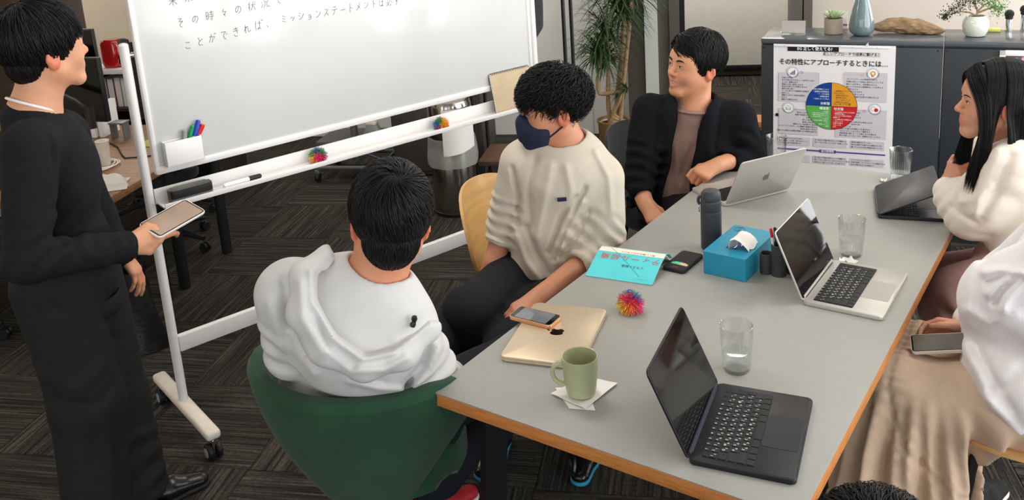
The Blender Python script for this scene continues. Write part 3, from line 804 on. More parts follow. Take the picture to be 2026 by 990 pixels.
tufts = [((-.03, .01, .86), 120, .30, .16), ((-.03, .01, .70), 90, .26, .10), ((.12, .02, 1.22), 120, .36, .2), ((.08, .02, .98), 80, .30, .1), ((.165, -.02, 1.18), 110, .34, .18), ((-.09, -.02, .72), 110, .25, .1), ((.10, -.03, .47), 24, .17, .05), ((.03, .02, 1.08), 90, .32, .1)]
for (c, n, L, up) in tufts:
    mb = MB()
    for i in range(n):
        a = rnd.uniform(0, 2 * PI); el = rnd.uniform(-.35, 1.25)
        d = (math.cos(a) * math.cos(el), math.sin(a) * math.cos(el), math.sin(el))
        leaf_blade(mb, (c[0] + rnd.uniform(-.01, .01), c[1] + rnd.uniform(-.01, .01), c[2] + rnd.uniform(-up, up) * .5), d, L * rnd.uniform(.75, 1.1), .0055, rnd.uniform(.9, 2.0), rnd)
    mb.build('leaf_tuft', 'leaf_dark', pl)

# ================================================================== meeting table
TZ = 0.72; TW = 0.90; TL = 2.035
M('table_top', (156, 155, 150), 0.42, var=0.02, vscale=40, bump=0.05, bscale=700)
M('table_edge', (190, 122, 62), 0.5, var=0.16, vscale=8, stretch=(3, 3, 30), bump=0.05, bscale=60)
tb = thing('meeting_table', 'long grey meeting table with orange wooden edge and black legs', 'table', (TW / 2, TL / 2, 0))
MB().box((0, 0, TZ - .0015), (TW, TL, .003), .0006).build('tabletop', 'table_top', tb)
MB().box((0, 0, TZ - .0195), (TW - .0005, TL - .0005, .033), .001).build('edge_band', 'table_edge', tb)
for sx in (-1, 1):
    for sy in (-1, 1):
        x1, y1 = sx * (TW / 2 - .085), sy * (TL / 2 - .10)
        MB().tube([(x1 - sx * .03, y1, TZ - .037), (x1 + sx * .03, y1, .0)], .042, 4, flat=(1, .8)).build('leg', 'black_metal', tb)
for sy in (-1, 1): MB().box((0, sy * (TL / 2 - .10), TZ - .06), (TW - .2, .05, .045), .003).build('cross_rail', 'black_metal', tb)
for sx in (-1, 1): MB().box((sx * (TW / 2 - .11), 0, TZ - .06), (.04, TL - .26, .045), .003).build('side_rail', 'black_metal', tb)

# ------------------------------------------------------------------ laptops
M('alu_black', (36, 36, 40), 0.42, metal=0.35, var=0.04, vscale=50)
M('alu_midnight_edge', (66, 76, 96), 0.35, metal=0.6, var=0.03)
M('alu_silver', (204, 201, 194), 0.36, metal=0.55, var=0.02)
M('alu_gold', (206, 186, 160), 0.36, metal=0.45, var=0.02, vscale=40)
M('alu_dark', (54, 54, 58), 0.40, metal=0.4, var=0.03)
M('key_black', (17, 17, 19), 0.5, var=0.1)
M('screen_off', (12, 8, 8), 0.05, var=0.05, spec=0.4)
M('pad_silver', (186, 184, 178), 0.3, metal=0.4, var=0.02)
M('pad_black', (48, 48, 54), 0.3, metal=0.3, var=0.02)
M('legend_white', (235, 235, 235), 0.6, var=0.0)
M('logo_dark', (52, 34, 26), 0.12, metal=0.8, var=0.1)
M('logo_silver', (150, 150, 152), 0.15, metal=0.9, var=0.02)
M('logo_black', (40, 40, 44), 0.12, metal=0.8, var=0.02)
ROWS = [(.0185, .0098, [1] * 14), (.0165, .0165, [1] * 14), (.0165, .0165, [1.45] + [1] * 12 + [1.05]), (.0165, .0165, [1.75] + [1] * 12 + [.75]), (.0165, .0165, [2.2] + [1] * 11 + [1.3]), (.0165, .0165, [1, 1, 1.2, 1.4, 3.4, 1.3, 1.2, 1.1, 1.0, 1.0])]
LEG = ['esc ', '1234567890-^', 'QWERTYUIOP@[', 'ASDFGHJKL;:]', 'ZXCVBNM,./_', '']
def apple_outline():
    """fruit silhouette with a bite and a leaf, unit height"""
    P = [(.0, .28), (.12, .33), (.26, .31), (.36, .22), (.29, .12), (.27, -.02), (.31, -.14), (.40, -.21), (.33, -.36), (.22, -.48), (.10, -.47), (.0, -.43), (-.10, -.47), (-.22, -.48), (-.33, -.34), (-.41, -.12), (-.40, .10), (-.32, .25), (-.20, .32), (-.08, .31)]
    L = [(.02, .38), (.05, .50), (.15, .60), (.20, .61), (.19, .50), (.12, .41)]
    return P, L
def laptop(label, corner, ang, w, d, lid_tilt, lidL, mats, keys=True, closed=False, legends=False, logo=None, base_t=.011, edge=None, textured=True):
    """corner = near end of the hinge; ang = hinge direction; the user sits on the -y side"""
    body, pad, scr, keyc = mats
    u = Vector((math.cos(ang), math.sin(ang), 0))
    t = thing('laptop', label, 'laptop', Vector((corner[0], corner[1], TZ)) + u * w / 2, ang)
    z0 = .0015
    base = MB().prism(rrect(w, d, .011, 5, 0, -d / 2), z0, z0 + base_t, bev=.0022).build('base', body, t)
    for sx in (-1, 1):
        for sy in (-.02, -d + .02):
            MB().lathe([(0, 0), (.006, 0), (.006, .002), (0, .002)], 12, c=(sx * (w / 2 - .02), sy, 0)).build('rubber_foot', 'dark_rubber', base)
    zt = z0 + base_t
    if not closed:
        kb = MB().box((0, -.0765, zt + .0002), (.272, .104, .0008)).build('keyboard', keyc if keyc != 'key_dark2' else 'key_black', t)
        y = -.030
        lt = Letters() if legends else None
        if keys:
            cache = {}
            for ri, (pitch, hh, ws) in enumerate(ROWS):
                tot = sum(ws); unit = .268 / tot
                x = -.134
                y -= hh / 2 if ri else 0
                for ki, kw in enumerate(ws):
                    kk = (round(kw * unit, 4), hh)
                    if kk not in cache:
                        me = MB().box((0, 0, .0006), (kw * unit - .0022, hh - .0022 + .0014, .0012), .0004, seg=1).mesh('key', smooth=False)
                        me.materials.append(MATS[keyc]); cache[kk] = me
                    link('key', cache[kk], None, kb, (x + kw * unit / 2, y, zt + .0008))
                    if lt is not None:
                        L = LEG[ri]
                        ch = L[ki - 1] if (ri in (1, 2, 3, 4) and 1 <= ki <= len(L)) else ('1234567890'[ki - 1] if ri == 0 and 1 <= ki <= 10 else None)
                        if ri == 1 and ki < len(L): ch = L[ki]
                        Mx = Matrix.Translation((x + kw * unit * .34, y + hh * .12, zt + .00225))
                        if ch: lt.add(ch, .0075, Mx, 'CENTER', .0002)
                        if ri in (1, 2, 3, 4) and ch: lt.add('かたてすねはまみのうきく'[(ki + ri) % 12], .0058, Matrix.Translation((x + kw * unit * .70, y - hh * .22, zt + .00225)), 'CENTER', .0001)
                    x += kw * unit
                y -= hh / 2 + .0026
        if lt is not None: lt.build('key_legends', 'legend_white', kb)
        MB().prism(rrect(.118, .074, .004, 3, 0, -d + .0455), zt, zt + .0005).build('trackpad', pad, t)
        MB().prism(rrect(.05, .004, .0015, 3, 0, -d + .001), zt - .003, zt + .0004).build('opening_notch', pad, t)
    lt_ = math.radians(lid_tilt)
    # lid: built flat in the hinge frame (x along hinge, z up the lid), turned back by the tilt
    R = Matrix.Translation((0, -.002, zt - .001)) @ Matrix.Rotation(-lt_, 4, 'X')
    RL = R @ Matrix.Rotation(PI / 2, 4, 'X') 
    lid = MB().prism(rrect(w, lidL, .010, 5, 0, lidL / 2), -.0045, .0, mat=RL, bev=.0015).build('lid', body if not edge else body, t)
    MB().prism(rrect(w - .006, lidL - .006, .008, 5, 0, lidL / 2 + .001), .0, .0009, mat=RL).build('screen', scr, lid)
    MB().prism(rrect(w - .03, .008, .002, 3, 0, .006), .0009, .0013, mat=RL).build('chin_strip', edge or body, lid)
    MB().cyl((-w * .42, -.001, zt - .001), (w * .42, -.001, zt - .001), .0035, n=10).build('hinge', 'black_plastic', t)
    if logo:
        P, L = apple_outline()
        s = .036
        g = Letters()
        for poly in (P, L): g.poly([(-x * s, lidL / 2 + y * s) for x, y in poly], RL @ Matrix.Translation((0, 0, -.0049)))
        g.build('lid_logo', logo, lid)
    return t
laptop('open black laptop at the near end of the table by the ribbed glass', (.654, .046), 1.759, .304, .215, 24, .206, ('alu_black', 'pad_black', 'screen_off', 'key_black'), legends=True, edge='alu_midnight_edge')
laptop('open silver laptop with black keys in the middle of the table', (.642, .839), 1.574, .304, .212, 23, .205, ('alu_silver', 'pad_silver', 'screen_off', 'key_black'), legends=True)
laptop('silver laptop seen from behind in front of the man in the cardigan', (.176 + .29 * math.cos(1.04), 1.445 + .29 * math.sin(1.04)), 1.04 + PI, .29, .205, 27, .203, ('alu_silver', 'pad_silver', 'screen_off', 'key_black'), keys=True, logo='logo_silver')
laptop('dark half-closed laptop at the far right corner beside the long-haired woman', (.672, 1.557), math.radians(105.66), .285, .212, -65, .212, ('alu_dark', 'pad_black', 'screen_off', 'key_black'), keys=True)
# closed gold laptop
gu = 1.846
gl = thing('laptop', 'closed gold laptop with a phone lying on it near the mug', 'laptop', Vector((.070, .194, TZ)) + Vector((math.cos(gu), math.sin(gu), 0)) * .152, gu)
b_ = MB().prism(rrect(.304, .212, .013, 5, 0, -.106), .0015, .008, bev=.0025).build('base', 'alu_gold', gl)
for sx in (-1, 1):
    for sy in (-.02, -.19): MB().lathe([(0, 0), (.006, 0), (.006, .002), (0, .002)], 12, c=(sx * .13, sy, 0)).build('rubber_foot', 'dark_rubber', b_)
ld = MB().prism(rrect(.304, .212, .013, 5, 0, -.106), .0086, .0142, bev=.0022).build('lid', 'alu_gold', gl)
g = Letters()
for poly in apple_outline(): g.poly([(x * .044, -.106 + y * .044) for x, y in poly], Matrix.Translation((0, 0, .01445)) )
g.build('lid_logo', 'logo_dark', ld)

# ------------------------------------------------------------------ phones
M('phone_glass', (14, 14, 16), 0.04, var=0.02, spec=0.7)
M('phone_screen', (112, 116, 120), 0.05, var=0.05, spec=0.7)
M('rose_gold', (222, 170, 128), 0.25, metal=0.6, var=0.02)
M('clear_case', (236, 214, 190), 0.12, var=0.02, trans=0.3)
M('case_black', (26, 26, 28), 0.6, var=0.05, bump=0.1)
M('card_green', (84, 206, 148), 0.5); M('card_tan', (206, 190, 158), 0.5)
M('phone_white', (226, 220, 210), 0.25, metal=0.3)
def phone(label, M4, w, l, th, rim, face, screen=None, notch=False, button=False):
    t = thing('smartphone', label, 'phone', M4.to_translation()); t.rotation_euler = M4.to_euler()
    MB().prism(rrect(w, l, .009, 5), 0, th, bev=.0018).build('case', rim, t)
    MB().prism(rrect(w - .005, l - .005, .008, 5), th, th + .0008).build('glass', face, t)
    if screen: MB().prism(rrect(w - .008, l - (.034 if button else .012), .004, 3), th + .0008, th + .0011).build('display', screen, t)
    if button: MB().lathe([(0, th + .0008), (.0055, th + .0008), (.0055, th + .0014), (.0045, th + .0011), (0, th + .0011)], 20, c=(0, -l / 2 + .010, 0)).build('home_button', 'phone_glass', t)
    MB().box((w / 2 + .0004, l * .2, th / 2), (.001, .012, .003), .0003).build('side_button', rim, t)
    return t
phone('smartphone with rose gold edge lying on the closed gold laptop', Matrix.Translation((.043, .402, TZ + .0146)) @ Matrix.Rotation(math.radians(92), 4, 'Z'), .066, .134, .010, 'rose_gold', 'phone_glass', 'phone_screen', button=True)
bp = phone('smartphone in black case lying face down beside the turquoise book', Matrix.Translation((.241, .940, TZ)) @ Matrix.Rotation(math.radians(-2), 4, 'Z'), .072, .142, .011, 'case_black', 'case_black')
g = Letters(); g.poly([(-.030, -.035), (-.004, -.036), (-.004, -.018), (-.020, -.018), (-.030, -.026)], Matrix.Translation((.006, 0, .0121))); g.build('green_card', 'card_green', bp)
g = Letters(); g.poly([(-.004, -.036), (.024, -.037), (.024, -.026), (.012, -.019), (-.004, -.018)], Matrix.Translation((.006, 0, .0121))); g.build('tan_card', 'card_tan', bp)
MB().box((0, -.056, .0122), (.018, .008, .0006), .0002).build('red_badge', M('badge_red', (120, 24, 30), .4), bp)

# ------------------------------------------------------------------ cups and glasses
def clear_mat(name, tint, ior):
    m = bpy.data.materials.new(name); m.use_nodes = True
    nt = m.node_tree; nt.nodes.clear()
    out = nt.nodes.new('ShaderNodeOutputMaterial'); mx = nt.nodes.new('ShaderNodeMixShader')
    lw = nt.nodes.new('ShaderNodeLayerWeight'); lw.inputs['Blend'].default_value = 0.5
    pw = nt.nodes.new('ShaderNodeMath'); pw.operation = 'POWER'; pw.inputs[1].default_value = 1.9
    nt.links.new(lw.outputs['Facing'], pw.inputs[0])
    fr = nt.nodes.new('ShaderNodeMath'); fr.operation = 'MULTIPLY_ADD'; fr.inputs[1].default_value = 0.75 if ior > 1.4 else 0.5; fr.inputs[2].default_value = 0.06 if ior > 1.4 else 0.10
    nt.links.new(pw.outputs[0], fr.inputs[0])
    tr = nt.nodes.new('ShaderNodeBsdfTransparent'); tr.inputs['Color'].default_value = (*tint, 1)
    gl_ = nt.nodes.new('ShaderNodeBsdfGlossy'); gl_.inputs['Roughness'].default_value = 0.03
    nz = nt.nodes.new('ShaderNodeTexNoise'); nz.inputs['Scale'].default_value = 40
    bp_ = nt.nodes.new('ShaderNodeBump'); bp_.inputs['Strength'].default_value = 0.05; bp_.inputs['Distance'].default_value = 0.002
    nt.links.new(nz.outputs['Fac'], bp_.inputs['Height']); nt.links.new(bp_.outputs['Normal'], gl_.inputs['Normal'])
    nt.links.new(fr.outputs[0], mx.inputs[0]); nt.links.new(tr.outputs[0], mx.inputs[1]); nt.links.new(gl_.outputs[0], mx.inputs[2])
    nt.links.new(mx.outputs[0], out.inputs['Surface'])
    MATS[name] = m
clear_mat('tumbler_glass', (.985, .99, .99), 1.5)
clear_mat('water', (.975, .985, .985), 1.33)
clear_mat('acrylic', (.95, .96, .96), 1.5)
def tumbler_mesh(rb, rt, h):
    """ribbed tumbler: outer wall with vertical flutes, thick base, open top"""
    mb = MB(); n = 112
    flute = lambda a, z: 1 + (.045 * (abs(math.sin(14 * a)) - .6) if .008 < z < h * .80 else 0)
    prof = [(0, 0), (rb * .9, 0), (rb, .004)] + [(rb + (rt - rb) * k / 10, .004 + (h - .004) * k / 10) for k in range(1, 10)] + [(rt, h - .001), (rt - .0008, h), (rt - .0018, h - .001)]
    mb.lathe(prof + [(rb + (rt - rb) * k / 10 - .0028, .004 + (h - .004) * k / 10) for k in range(9, 0, -1)] + [(rb - .004, .010), (0, .0095)], n, mod=flute)
    return mb.mesh('glass_wall')
gl_me = tumbler_mesh(.0325, .0405, .122)
gl_me.materials.append(MATS['tumbler_glass'])
def tumbler(label, x, y, level):
    t = thing('drinking_glass', label, 'glass', (x, y, TZ), 0, 'ribbed drinking glasses on the table')
    link('glass_wall', gl_me, None, t)
    if level:
        f = level / .122
        r1 = .0325 + .008 * f - .0034
        wt = MB().lathe([(0, .0102), (.0288, .0104), (r1, level), (r1 - .003, level - .0006), (0, level - .0008)], 56)
        wt.build('water', 'water', t)
    return t
tumbler('ribbed glass half full of water behind the near black laptop', .607, .438, .052)
tumbler('ribbed glass of water beside the silver laptop', .671, 1.225, .056)
tumbler('ribbed glass nearest the poster, beside the half-closed dark laptop', .652, 1.975, .030)
tumbler('ribbed glass behind the lid of the far silver laptop', .182, 1.972, 0)
M('sage_glaze', (172, 176, 138), 0.32, var=0.05, vscale=14, bump=0.03, bscale=60, coat=0.25)
mg = thing('mug', 'sage green ceramic mug standing on paper napkins', 'mug', (.332, .160, TZ + .0066), 0)
MB().lathe([(0, 0), (.028, 0), (.034, .004), (.037, .018), (.0405, .05), (.0425, .085), (.0432, .0955), (.0424, .0985), (.0402, .0975), (.039, .085), (.037, .05), (.034, .02), (.028, .008), (0, .0065)], 56).build('body', 'sage_glaze', mg)
ha = math.radians(212)
MB().tube([(r * math.cos(ha), r * math.sin(ha), z) for r, z in ((.0395, .080), (.050, .081), (.061, .074), (.066, .058), (.063, .042), (.052, .030), (.038, .026))], [.0062, .006, .0058, .0058, .0058, .006, .0065], 12, flat=(1, 1.3)).build('handle', 'sage_glaze', mg)
M('tissue', (240, 236, 232), 0.9, var=0.03, vscale=30, bump=0.2, bscale=120)
def napkin(label, pts, z, seed, mat='tissue', thick=.0012, name='paper_napkin', lift=.004):
    c = Vector((sum(p_[0] for p_ in pts) / len(pts), sum(p_[1] for p_ in pts) / len(pts), z))
    t = thing(name, label, 'napkin', c)
    q = [Vector((p_[0], p_[1], 0)) - Vector((c.x, c.y, 0)) for p_ in pts]
    def fn(u, v):
        a = q[0].lerp(q[1], u); b = q[3].lerp(q[2], u)
        p_ = a.lerp(b, v)
        e = max(abs(u - .5), abs(v - .5)) * 2
        return (p_.x, p_.y, thick + .0002 + (max(0, noise.noise(Vector((u * 3 + seed, v * 3, seed)))) * lift + lift * .3) * e ** 3)
    MB().grid(fn, 12, 12, thick).build('sheet', mat, t)
    return t
napkin('lower white paper napkin under the green mug', [(.262, .155), (.335, .098), (.392, .120), (.325, .195)], TZ, 1.0, lift=.0025)
napkin('upper folded white napkin directly under the green mug', [(.268, .125), (.372, .110), (.385, .240), (.300, .225)], TZ + .0036, 4.0, lift=.0025)
napkin('small crumpled tissue between the silver laptop and the water glass', [(.655, 1.15), (.70, 1.14), (.705, 1.175), (.66, 1.185)], TZ, 2.0, name='tissue', lift=.022)
napkin('small white tissue scrap near the back right glass', [(.59, 1.925), (.61, 1.92), (.615, 1.945), (.595, 1.945)], TZ, 3.0, name='tissue', lift=.018)

# ------------------------------------------------------------------ tassel balls (elastic strands)
KC = [('k_yellow', (236, 196, 60)), ('k_orange', (246, 140, 60)), ('k_pink', (236, 60, 140)), ('k_red', (220, 50, 50)), ('k_blue', (40, 110, 200)), ('k_green', (90, 170, 60)), ('k_teal', (30, 130, 130)), ('k_purple', (130, 60, 150))]
for n, c in KC: M(n, c, .55, var=.08)
def tassel_ball(label, loc, r, rot, flat=.8, seed=1):
    t = thing('tassel_ball', label, 'toy ball', loc, 0, 'rainbow tassel balls')
    rnd = random.Random(seed)
    mbs = [MB() for _ in KC]
    N = 620
    E = Euler(rot).to_matrix()
    for i in range(N):
        z = 1 - 2 * (i + .5) / N; a = i * 2.39996
        d = Vector((math.sqrt(1 - z * z) * math.cos(a), math.sqrt(1 - z * z) * math.sin(a), z))
        sct = (math.atan2(d.y, d.x) / (2 * PI) + .5) * 6 + (1.6 if z > .25 else 0) + rnd.uniform(-.5, .5)
        ci = int(sct) % len(KC)
        d2 = E @ (d + Vector((rnd.uniform(-.2, .2), rnd.uniform(-.2, .2), rnd.uniform(-.2, .2)))).normalized()
        L = r * rnd.uniform(.82, 1.12)
        bend = Vector((0, 0, -.18 * L))
        p0 = Vector((0, 0, 0)); p1 = d2 * L * .5 + bend * .2; p2 = d2 * L + bend
        c0 = Vector((0, 0, r * flat))
        pts = [c0 + p0, c0 + p1, c0 + p2]
        for q in pts: q.z = max(q.z, .0015)
        mbs[ci].tube(pts, [.0009, .0009, .0008], 4)
    for (n, c), mb in zip(KC, mbs): mb.build('strands', n, t)
    MB().sphere((0, 0, r * flat), r * .42, 12, 8).build('core', 'k_pink', t)
    return t
kb1 = tassel_ball('rainbow tassel ball on the table in front of the turquoise book', (.240, .588, TZ), .038, (0, 0, .4), seed=1)
M('loop_blue', (60, 100, 210), .4)
MB().tube([(.004 + .011 * math.cos(a), -.006 + .004 * math.sin(a), .058 + .009 * math.sin(a)) for a in [2 * PI * q / 14 for q in range(14)]], .0014, 6, closed=True).build('finger_loop', 'loop_blue', kb1)
tassel_ball('rainbow tassel ball in the tray below the middle of the whiteboard', BW(.60, -.052, .8935), .036, (1.2, .3, 1.4), seed=2, flat=.85)
tassel_ball('rainbow tassel ball in the tray near the spiral notebook', BW(1.186, -.052, .8935), .034, (.6, 1.3, 2.8), seed=3, flat=.7)

# ------------------------------------------------------------------ thermos, tissue box, pens, book
M('thermos_grey', (52, 56, 62), 0.45, var=0.05, bump=0.05, bscale=600)
th = thing('thermos', 'dark slate insulated bottle with flip lid behind the tissue box', 'bottle', (.272, 1.088, TZ), 0)
MB().lathe([(0, 0), (.029, 0), (.0325, .004), (.033, .01), (.033, .125), (.0325, .130), (.032, .131), (0, .131)], 40).build('body', 'thermos_grey', th)
MB().lathe([(.032, .131), (.0325, .133), (.0325, .160), (.031, .166), (.030, .167)], 40).build('collar', 'thermos_grey', th)
MB().lathe([(.0315, .1665), (.032, .170), (.031, .188), (.024, .197), (0, .199)], 40).build('lid', 'thermos_grey', th)
hd = math.radians(205)
hc, hs = math.cos(hd), math.sin(hd)
MB().tube([(.034 * hc, .034 * hs, .178), (.039 * hc, .039 * hs, .170), (.039 * hc, .039 * hs, .158), (.035 * hc, .035 * hs, .152)], .005, 8).build('latch', 'thermos_grey', th)
MB().tube([(.037 * hc - .004 * hs * math.cos(a), .037 * hs + .004 * hc * math.cos(a), .137 + .012 * math.sin(a)) for a in [2 * PI * q / 16 for q in range(16)]], .0022, 8, closed=True).build('strap_ring', 'chrome', th)
g = Letters(); 
M('teal_card', (32, 140, 172), 0.5, var=0.04, vscale=30, bump=0.06, bscale=300)
bx_a = math.radians(88)
tbx = thing('tissue_box', 'teal blue tissue box with a tissue pulled up in the middle of the table', 'tissue box', (.393, 1.020, TZ), bx_a)
# walls and a top with an oval slot
LX, LY, LH = .235, .135, .072
m = MB()
outer = rrect(LX, LY, .004, 2); k = len(outer)
slot = []
for (x, y) in outer:
    a = math.atan2(y / LY, x / LX); slot.append((.072 * math.cos(a), .026 * math.sin(a)))
o_t = [m.bm.verts.new((x, y, LH)) for x, y in outer]; s_t = [m.bm.verts.new((x - .012, y, LH)) for x, y in slot]
o_b = [m.bm.verts.new((x, y, .001)) for x, y in outer]; s_b = [m.bm.verts.new((x - .012, y, LH - .012)) for x, y in slot]
for i in range(k):
    j = (i + 1) % k
    m.bm.faces.new((o_t[i], o_t[j], s_t[j], s_t[i])); m.bm.faces.new((o_b[i], o_b[j], o_t[j], o_t[i])); m.bm.faces.new((s_t[i], s_t[j], s_b[j], s_b[i]))
m.bm.faces.new(list(reversed(o_b)))
m.build('carton', 'teal_card', tbx)
g = Letters(); g.poly([(.074 * math.cos(a) - .012, .027 * math.sin(a)) for a in [2 * PI * q / 24 for q in range(24)]], Matrix.Translation((0, 0, LH - .0118))); g.build('slot_film', M('film_blue', (70, 110, 160), .15, var=.3, vscale=40), tbx)
g = Letters()
ring = [(.016 * math.cos(2 * PI * q / 20), .016 * math.sin(2 * PI * q / 20)) for q in range(20)]
m = MB().tube([(.088 + x, .038 + y, LH + .0004) for x, y in ring], .0006, 5, closed=True).tube([(.088 + x * .6, .038 + y * .3, LH + .0004) for x, y in ring], .0006, 5, closed=True)
m.build('printed_emblem', M('print_blue', (20, 90, 112), .5), tbx)
tis = thing('tissue', 'white tissue sticking out of the teal tissue box', 'tissue', (.393, 1.020, TZ + LH), bx_a)
def tf(u, v):
    prof = [(.010, -.010), (.008, .012), (.002, .030), (-.012, .040), (-.030, .036), (-.048, .022), (-.060, .004)]
    f = v * (len(prof) - 1); i = min(len(prof) - 2, int(f)); t_ = f - i
    yy = prof[i][0] * (1 - t_) + prof[i + 1][0] * t_; z = prof[i][1] * (1 - t_) + prof[i + 1][1] * t_
    x = -.012 + (u - .5) * (.105 - .035 * v) - .018 * v
    z = z * (.72 + .28 * math.sin(PI * u) + .10 * math.sin(u * 11 + v * 3)) + .004 * math.sin(u * 14 + v * 6) * v
    return (x, yy * .95 + .004 * math.sin(u * 9), max(z, -.010 if v < .1 else .002))
MB().grid(tf, 18, 16, .0008).build('sheet', 'tissue', tis)
M('holder_grey', (58, 60, 62), 0.6, var=0.05)
pst = thing('pen_stand', 'dark grey three-tube pen stand between the tissue box and silver laptop', 'pen stand', (.523, .995, TZ), 0)
for (x, y, r, h) in ((.0, .0, .0225, .098), (-.038, -.002, .0185, .064), (.034, .030, .020, .075)):
    MB().lathe([(0, 0), (r - .001, 0), (r, .001), (r, h - .001), (r - .001, h), (r - .0025, h - .001), (r - .003, .004), (0, .004)], 32, c=(x, y, 0)).build('tube', 'holder_grey', pst)
for lab, body, cap, b0, t0 in (('black pen leaning left in the pen stand', 'black_plastic', 'black_plastic', (.528, .992), (.508, 1.000)), ('white pen with red cap in the pen stand', 'white_plastic', 'ink_red', (.518, .990), (.500, .990)), ('tall black pen at the right of the pen stand', 'black_plastic', 'black_plastic', (.522, 1.0), (.520, .990)), ('slim black ballpoint pen leaning right in the pen stand', 'black_plastic', 'black_plastic', (.520, .998), (.530, 1.004))):
    pen('pen', lab, body, cap, (b0[0], b0[1], TZ + .006), (t0[0], t0[1], TZ + .143 + .006 * random.Random(lab).random()), r=.0042, group='pens in the pen stand', capfrac=.2)
M('book_teal', (84, 206, 214), 0.4, var=0.05, vscale=12)
M('book_cream', (238, 232, 216), 0.5, var=0.02)
M('print_red', (206, 92, 84), 0.6); M('print_dark', (60, 66, 70), 0.6); M('print_teal', (52, 168, 190), 0.5)
bo_c = Vector((.100, .865, TZ)); bo_r = math.radians(8.5)
bo = thing('book', 'open turquoise paperback lying face down near the tassel ball', 'book', bo_c, bo_r)
W_b, D_b = .212, .150
def cov(u, v):
    """front half of the tented book: u along the spine, v from the near edge up to the spine"""
    y = -D_b / 2 - .050 + v * D_b
    z = .003 + .034 * math.sin(min(1, v * 1.02) * PI * .5) ** 1.3 
    return ((u - .5) * W_b, y, z + .0)
MB().grid(cov, 20, 18, .0010).build('front_cover', 'book_teal', bo)
MB().grid(lambda u, v: ((u - .5) * (W_b - .006), cov(u, v)[1] + .001 + .004 * v, max(.0008, cov(u, v)[2] - .0022)), 20, 18, .012 * .5).build('front_pages', 'paper', bo)
def cov2(u, v):
    y = .025 + v * (.045); z = .038 - .012 * v - .020 * v * v
    return ((u - .5) * W_b + .004, y, z)
MB().grid(cov2, 20, 12, .0010).build('back_cover', 'book_teal', bo)
MB().grid(lambda u, v: ((u - .5) * (W_b - .006) + .006, cov2(u, v)[1] - .004, max(.001, cov2(u, v)[2] - .0035 - .010 * math.sin(PI * v))), 20, 12, .002).build('back_pages', 'paper', bo)
def on_cover(txt_list, mat, name):
    g = Letters()
    for (txt, size, u, v, rot, sx) in txt_list:
        vs, fs = text_geo(txt, size, 'CENTER', .0)
        k = len(g.v)
        c, s = math.cos(rot), math.sin(rot)
        for q in vs:
            x = (u - .5) * W_b + q.x * c - q.y * s; yv = (q.x * s + q.y * c) / D_b + v
            P = cov(x / W_b + .5, max(0, min(1, yv)))
            g.v.append(Vector((P[0], P[1], P[2] + .0009)))
        g.f += [tuple(i + k for i in f) for f in fs]
    g.build(name, mat, bo)
PIr = PI
g = Letters()
N_ = 18
for i in range(N_):
    for j in range(3):
        u0, u1, v0, v1 = i / N_, (i + 1) / N_, .80 + .066 * j, .80 + .066 * (j + 1)
        k = len(g.v)
        for (uu, vv) in ((u0, v0), (u1, v0), (u1, v1), (u0, v1)):
            P = cov(uu, min(1, vv)); g.v.append(Vector((P[0], P[1], P[2] + .0006)))
        g.f.append((k, k + 1, k + 2, k + 3))
g.build('cream_band', 'book_cream', bo)
on_cover([(c, .030, .92 - .155 * i, .66 - .0 * i, PIr, 1) for i, c in enumerate('ティール組織')], 'print_red', 'title_lettering')
on_cover([('イラスト解説', .012, .62, .42, PIr, 1), ('新しい働き方のスタイル', .010, .60, .86, PIr, 1), ('ーー・ーーー・ーー ー', .006, .80, .06, PIr, 1), ('ーー・ーーーー・ー', .006, .80, .11, PIr, 1)], 'print_dark', 'subtitle_lettering')
g = Letters()
for i in range(16):
    f0, f1 = i / 16, (i + 1) / 16
    k = len(g.v)
    for (f, s) in ((f0, -1), (f1, -1), (f1, 1), (f0, 1)):
        P = cov(.16 + .62 * f + s * .006, .97 - .80 * f); g.v.append(Vector((P[0], P[1], P[2] + .0008)))
    g.f.append((k, k + 1, k + 2, k + 3))
g.build('diagonal_line', 'print_teal', bo)

# ================================================================== cabinets, poster and decorations
CB = Vector((-.257, 3.021, 0)); CR = math.radians(9.58); CZ = 1.024
CM4 = Matrix.Translation(CB) @ Matrix.Rotation(CR, 4, 'Z')
def CW(x, y, z): return CM4 @ Vector((x, y, z))
M('cabinet_slate', (47, 52, 58), 0.45, var=0.04, vscale=4, bump=0.05, bscale=500)
M('cabinet_top', (84, 88, 94), 0.22, var=0.03, vscale=5)
CDEP = .33
for i, (x0, x1, lab) in enumerate(((0, .8515, 'slate blue metal cabinet carrying the infographic poster'), (.8545, 1.72, 'slate blue metal cabinet behind the long-haired woman with white photo frame'))):
    cbn = thing('metal_cabinet', lab, 'cabinet', CW(x0, 0, 0), CR, 'slate metal cabinets')
    w = x1 - x0
    MB().box((w / 2, CDEP / 2 + .009, .5), (w, CDEP - .018, 1.0), .002).build('carcass', 'cabinet_slate', cbn)
    MB().box((w / 2, CDEP / 2, CZ - .0125), (w, CDEP, .025), .003).build('top_panel', 'cabinet_top', cbn)
    dr = MB().box((w / 2, .004, .52), (w - .004, .014, .94), .002).build('door', 'cabinet_slate', cbn)
    for hx in (.014, w - .024): MB().cyl((hx, -.0035, .978), (hx, -.0028, .978), .0042, n=14).build('screw_hole', 'black_plastic', dr)

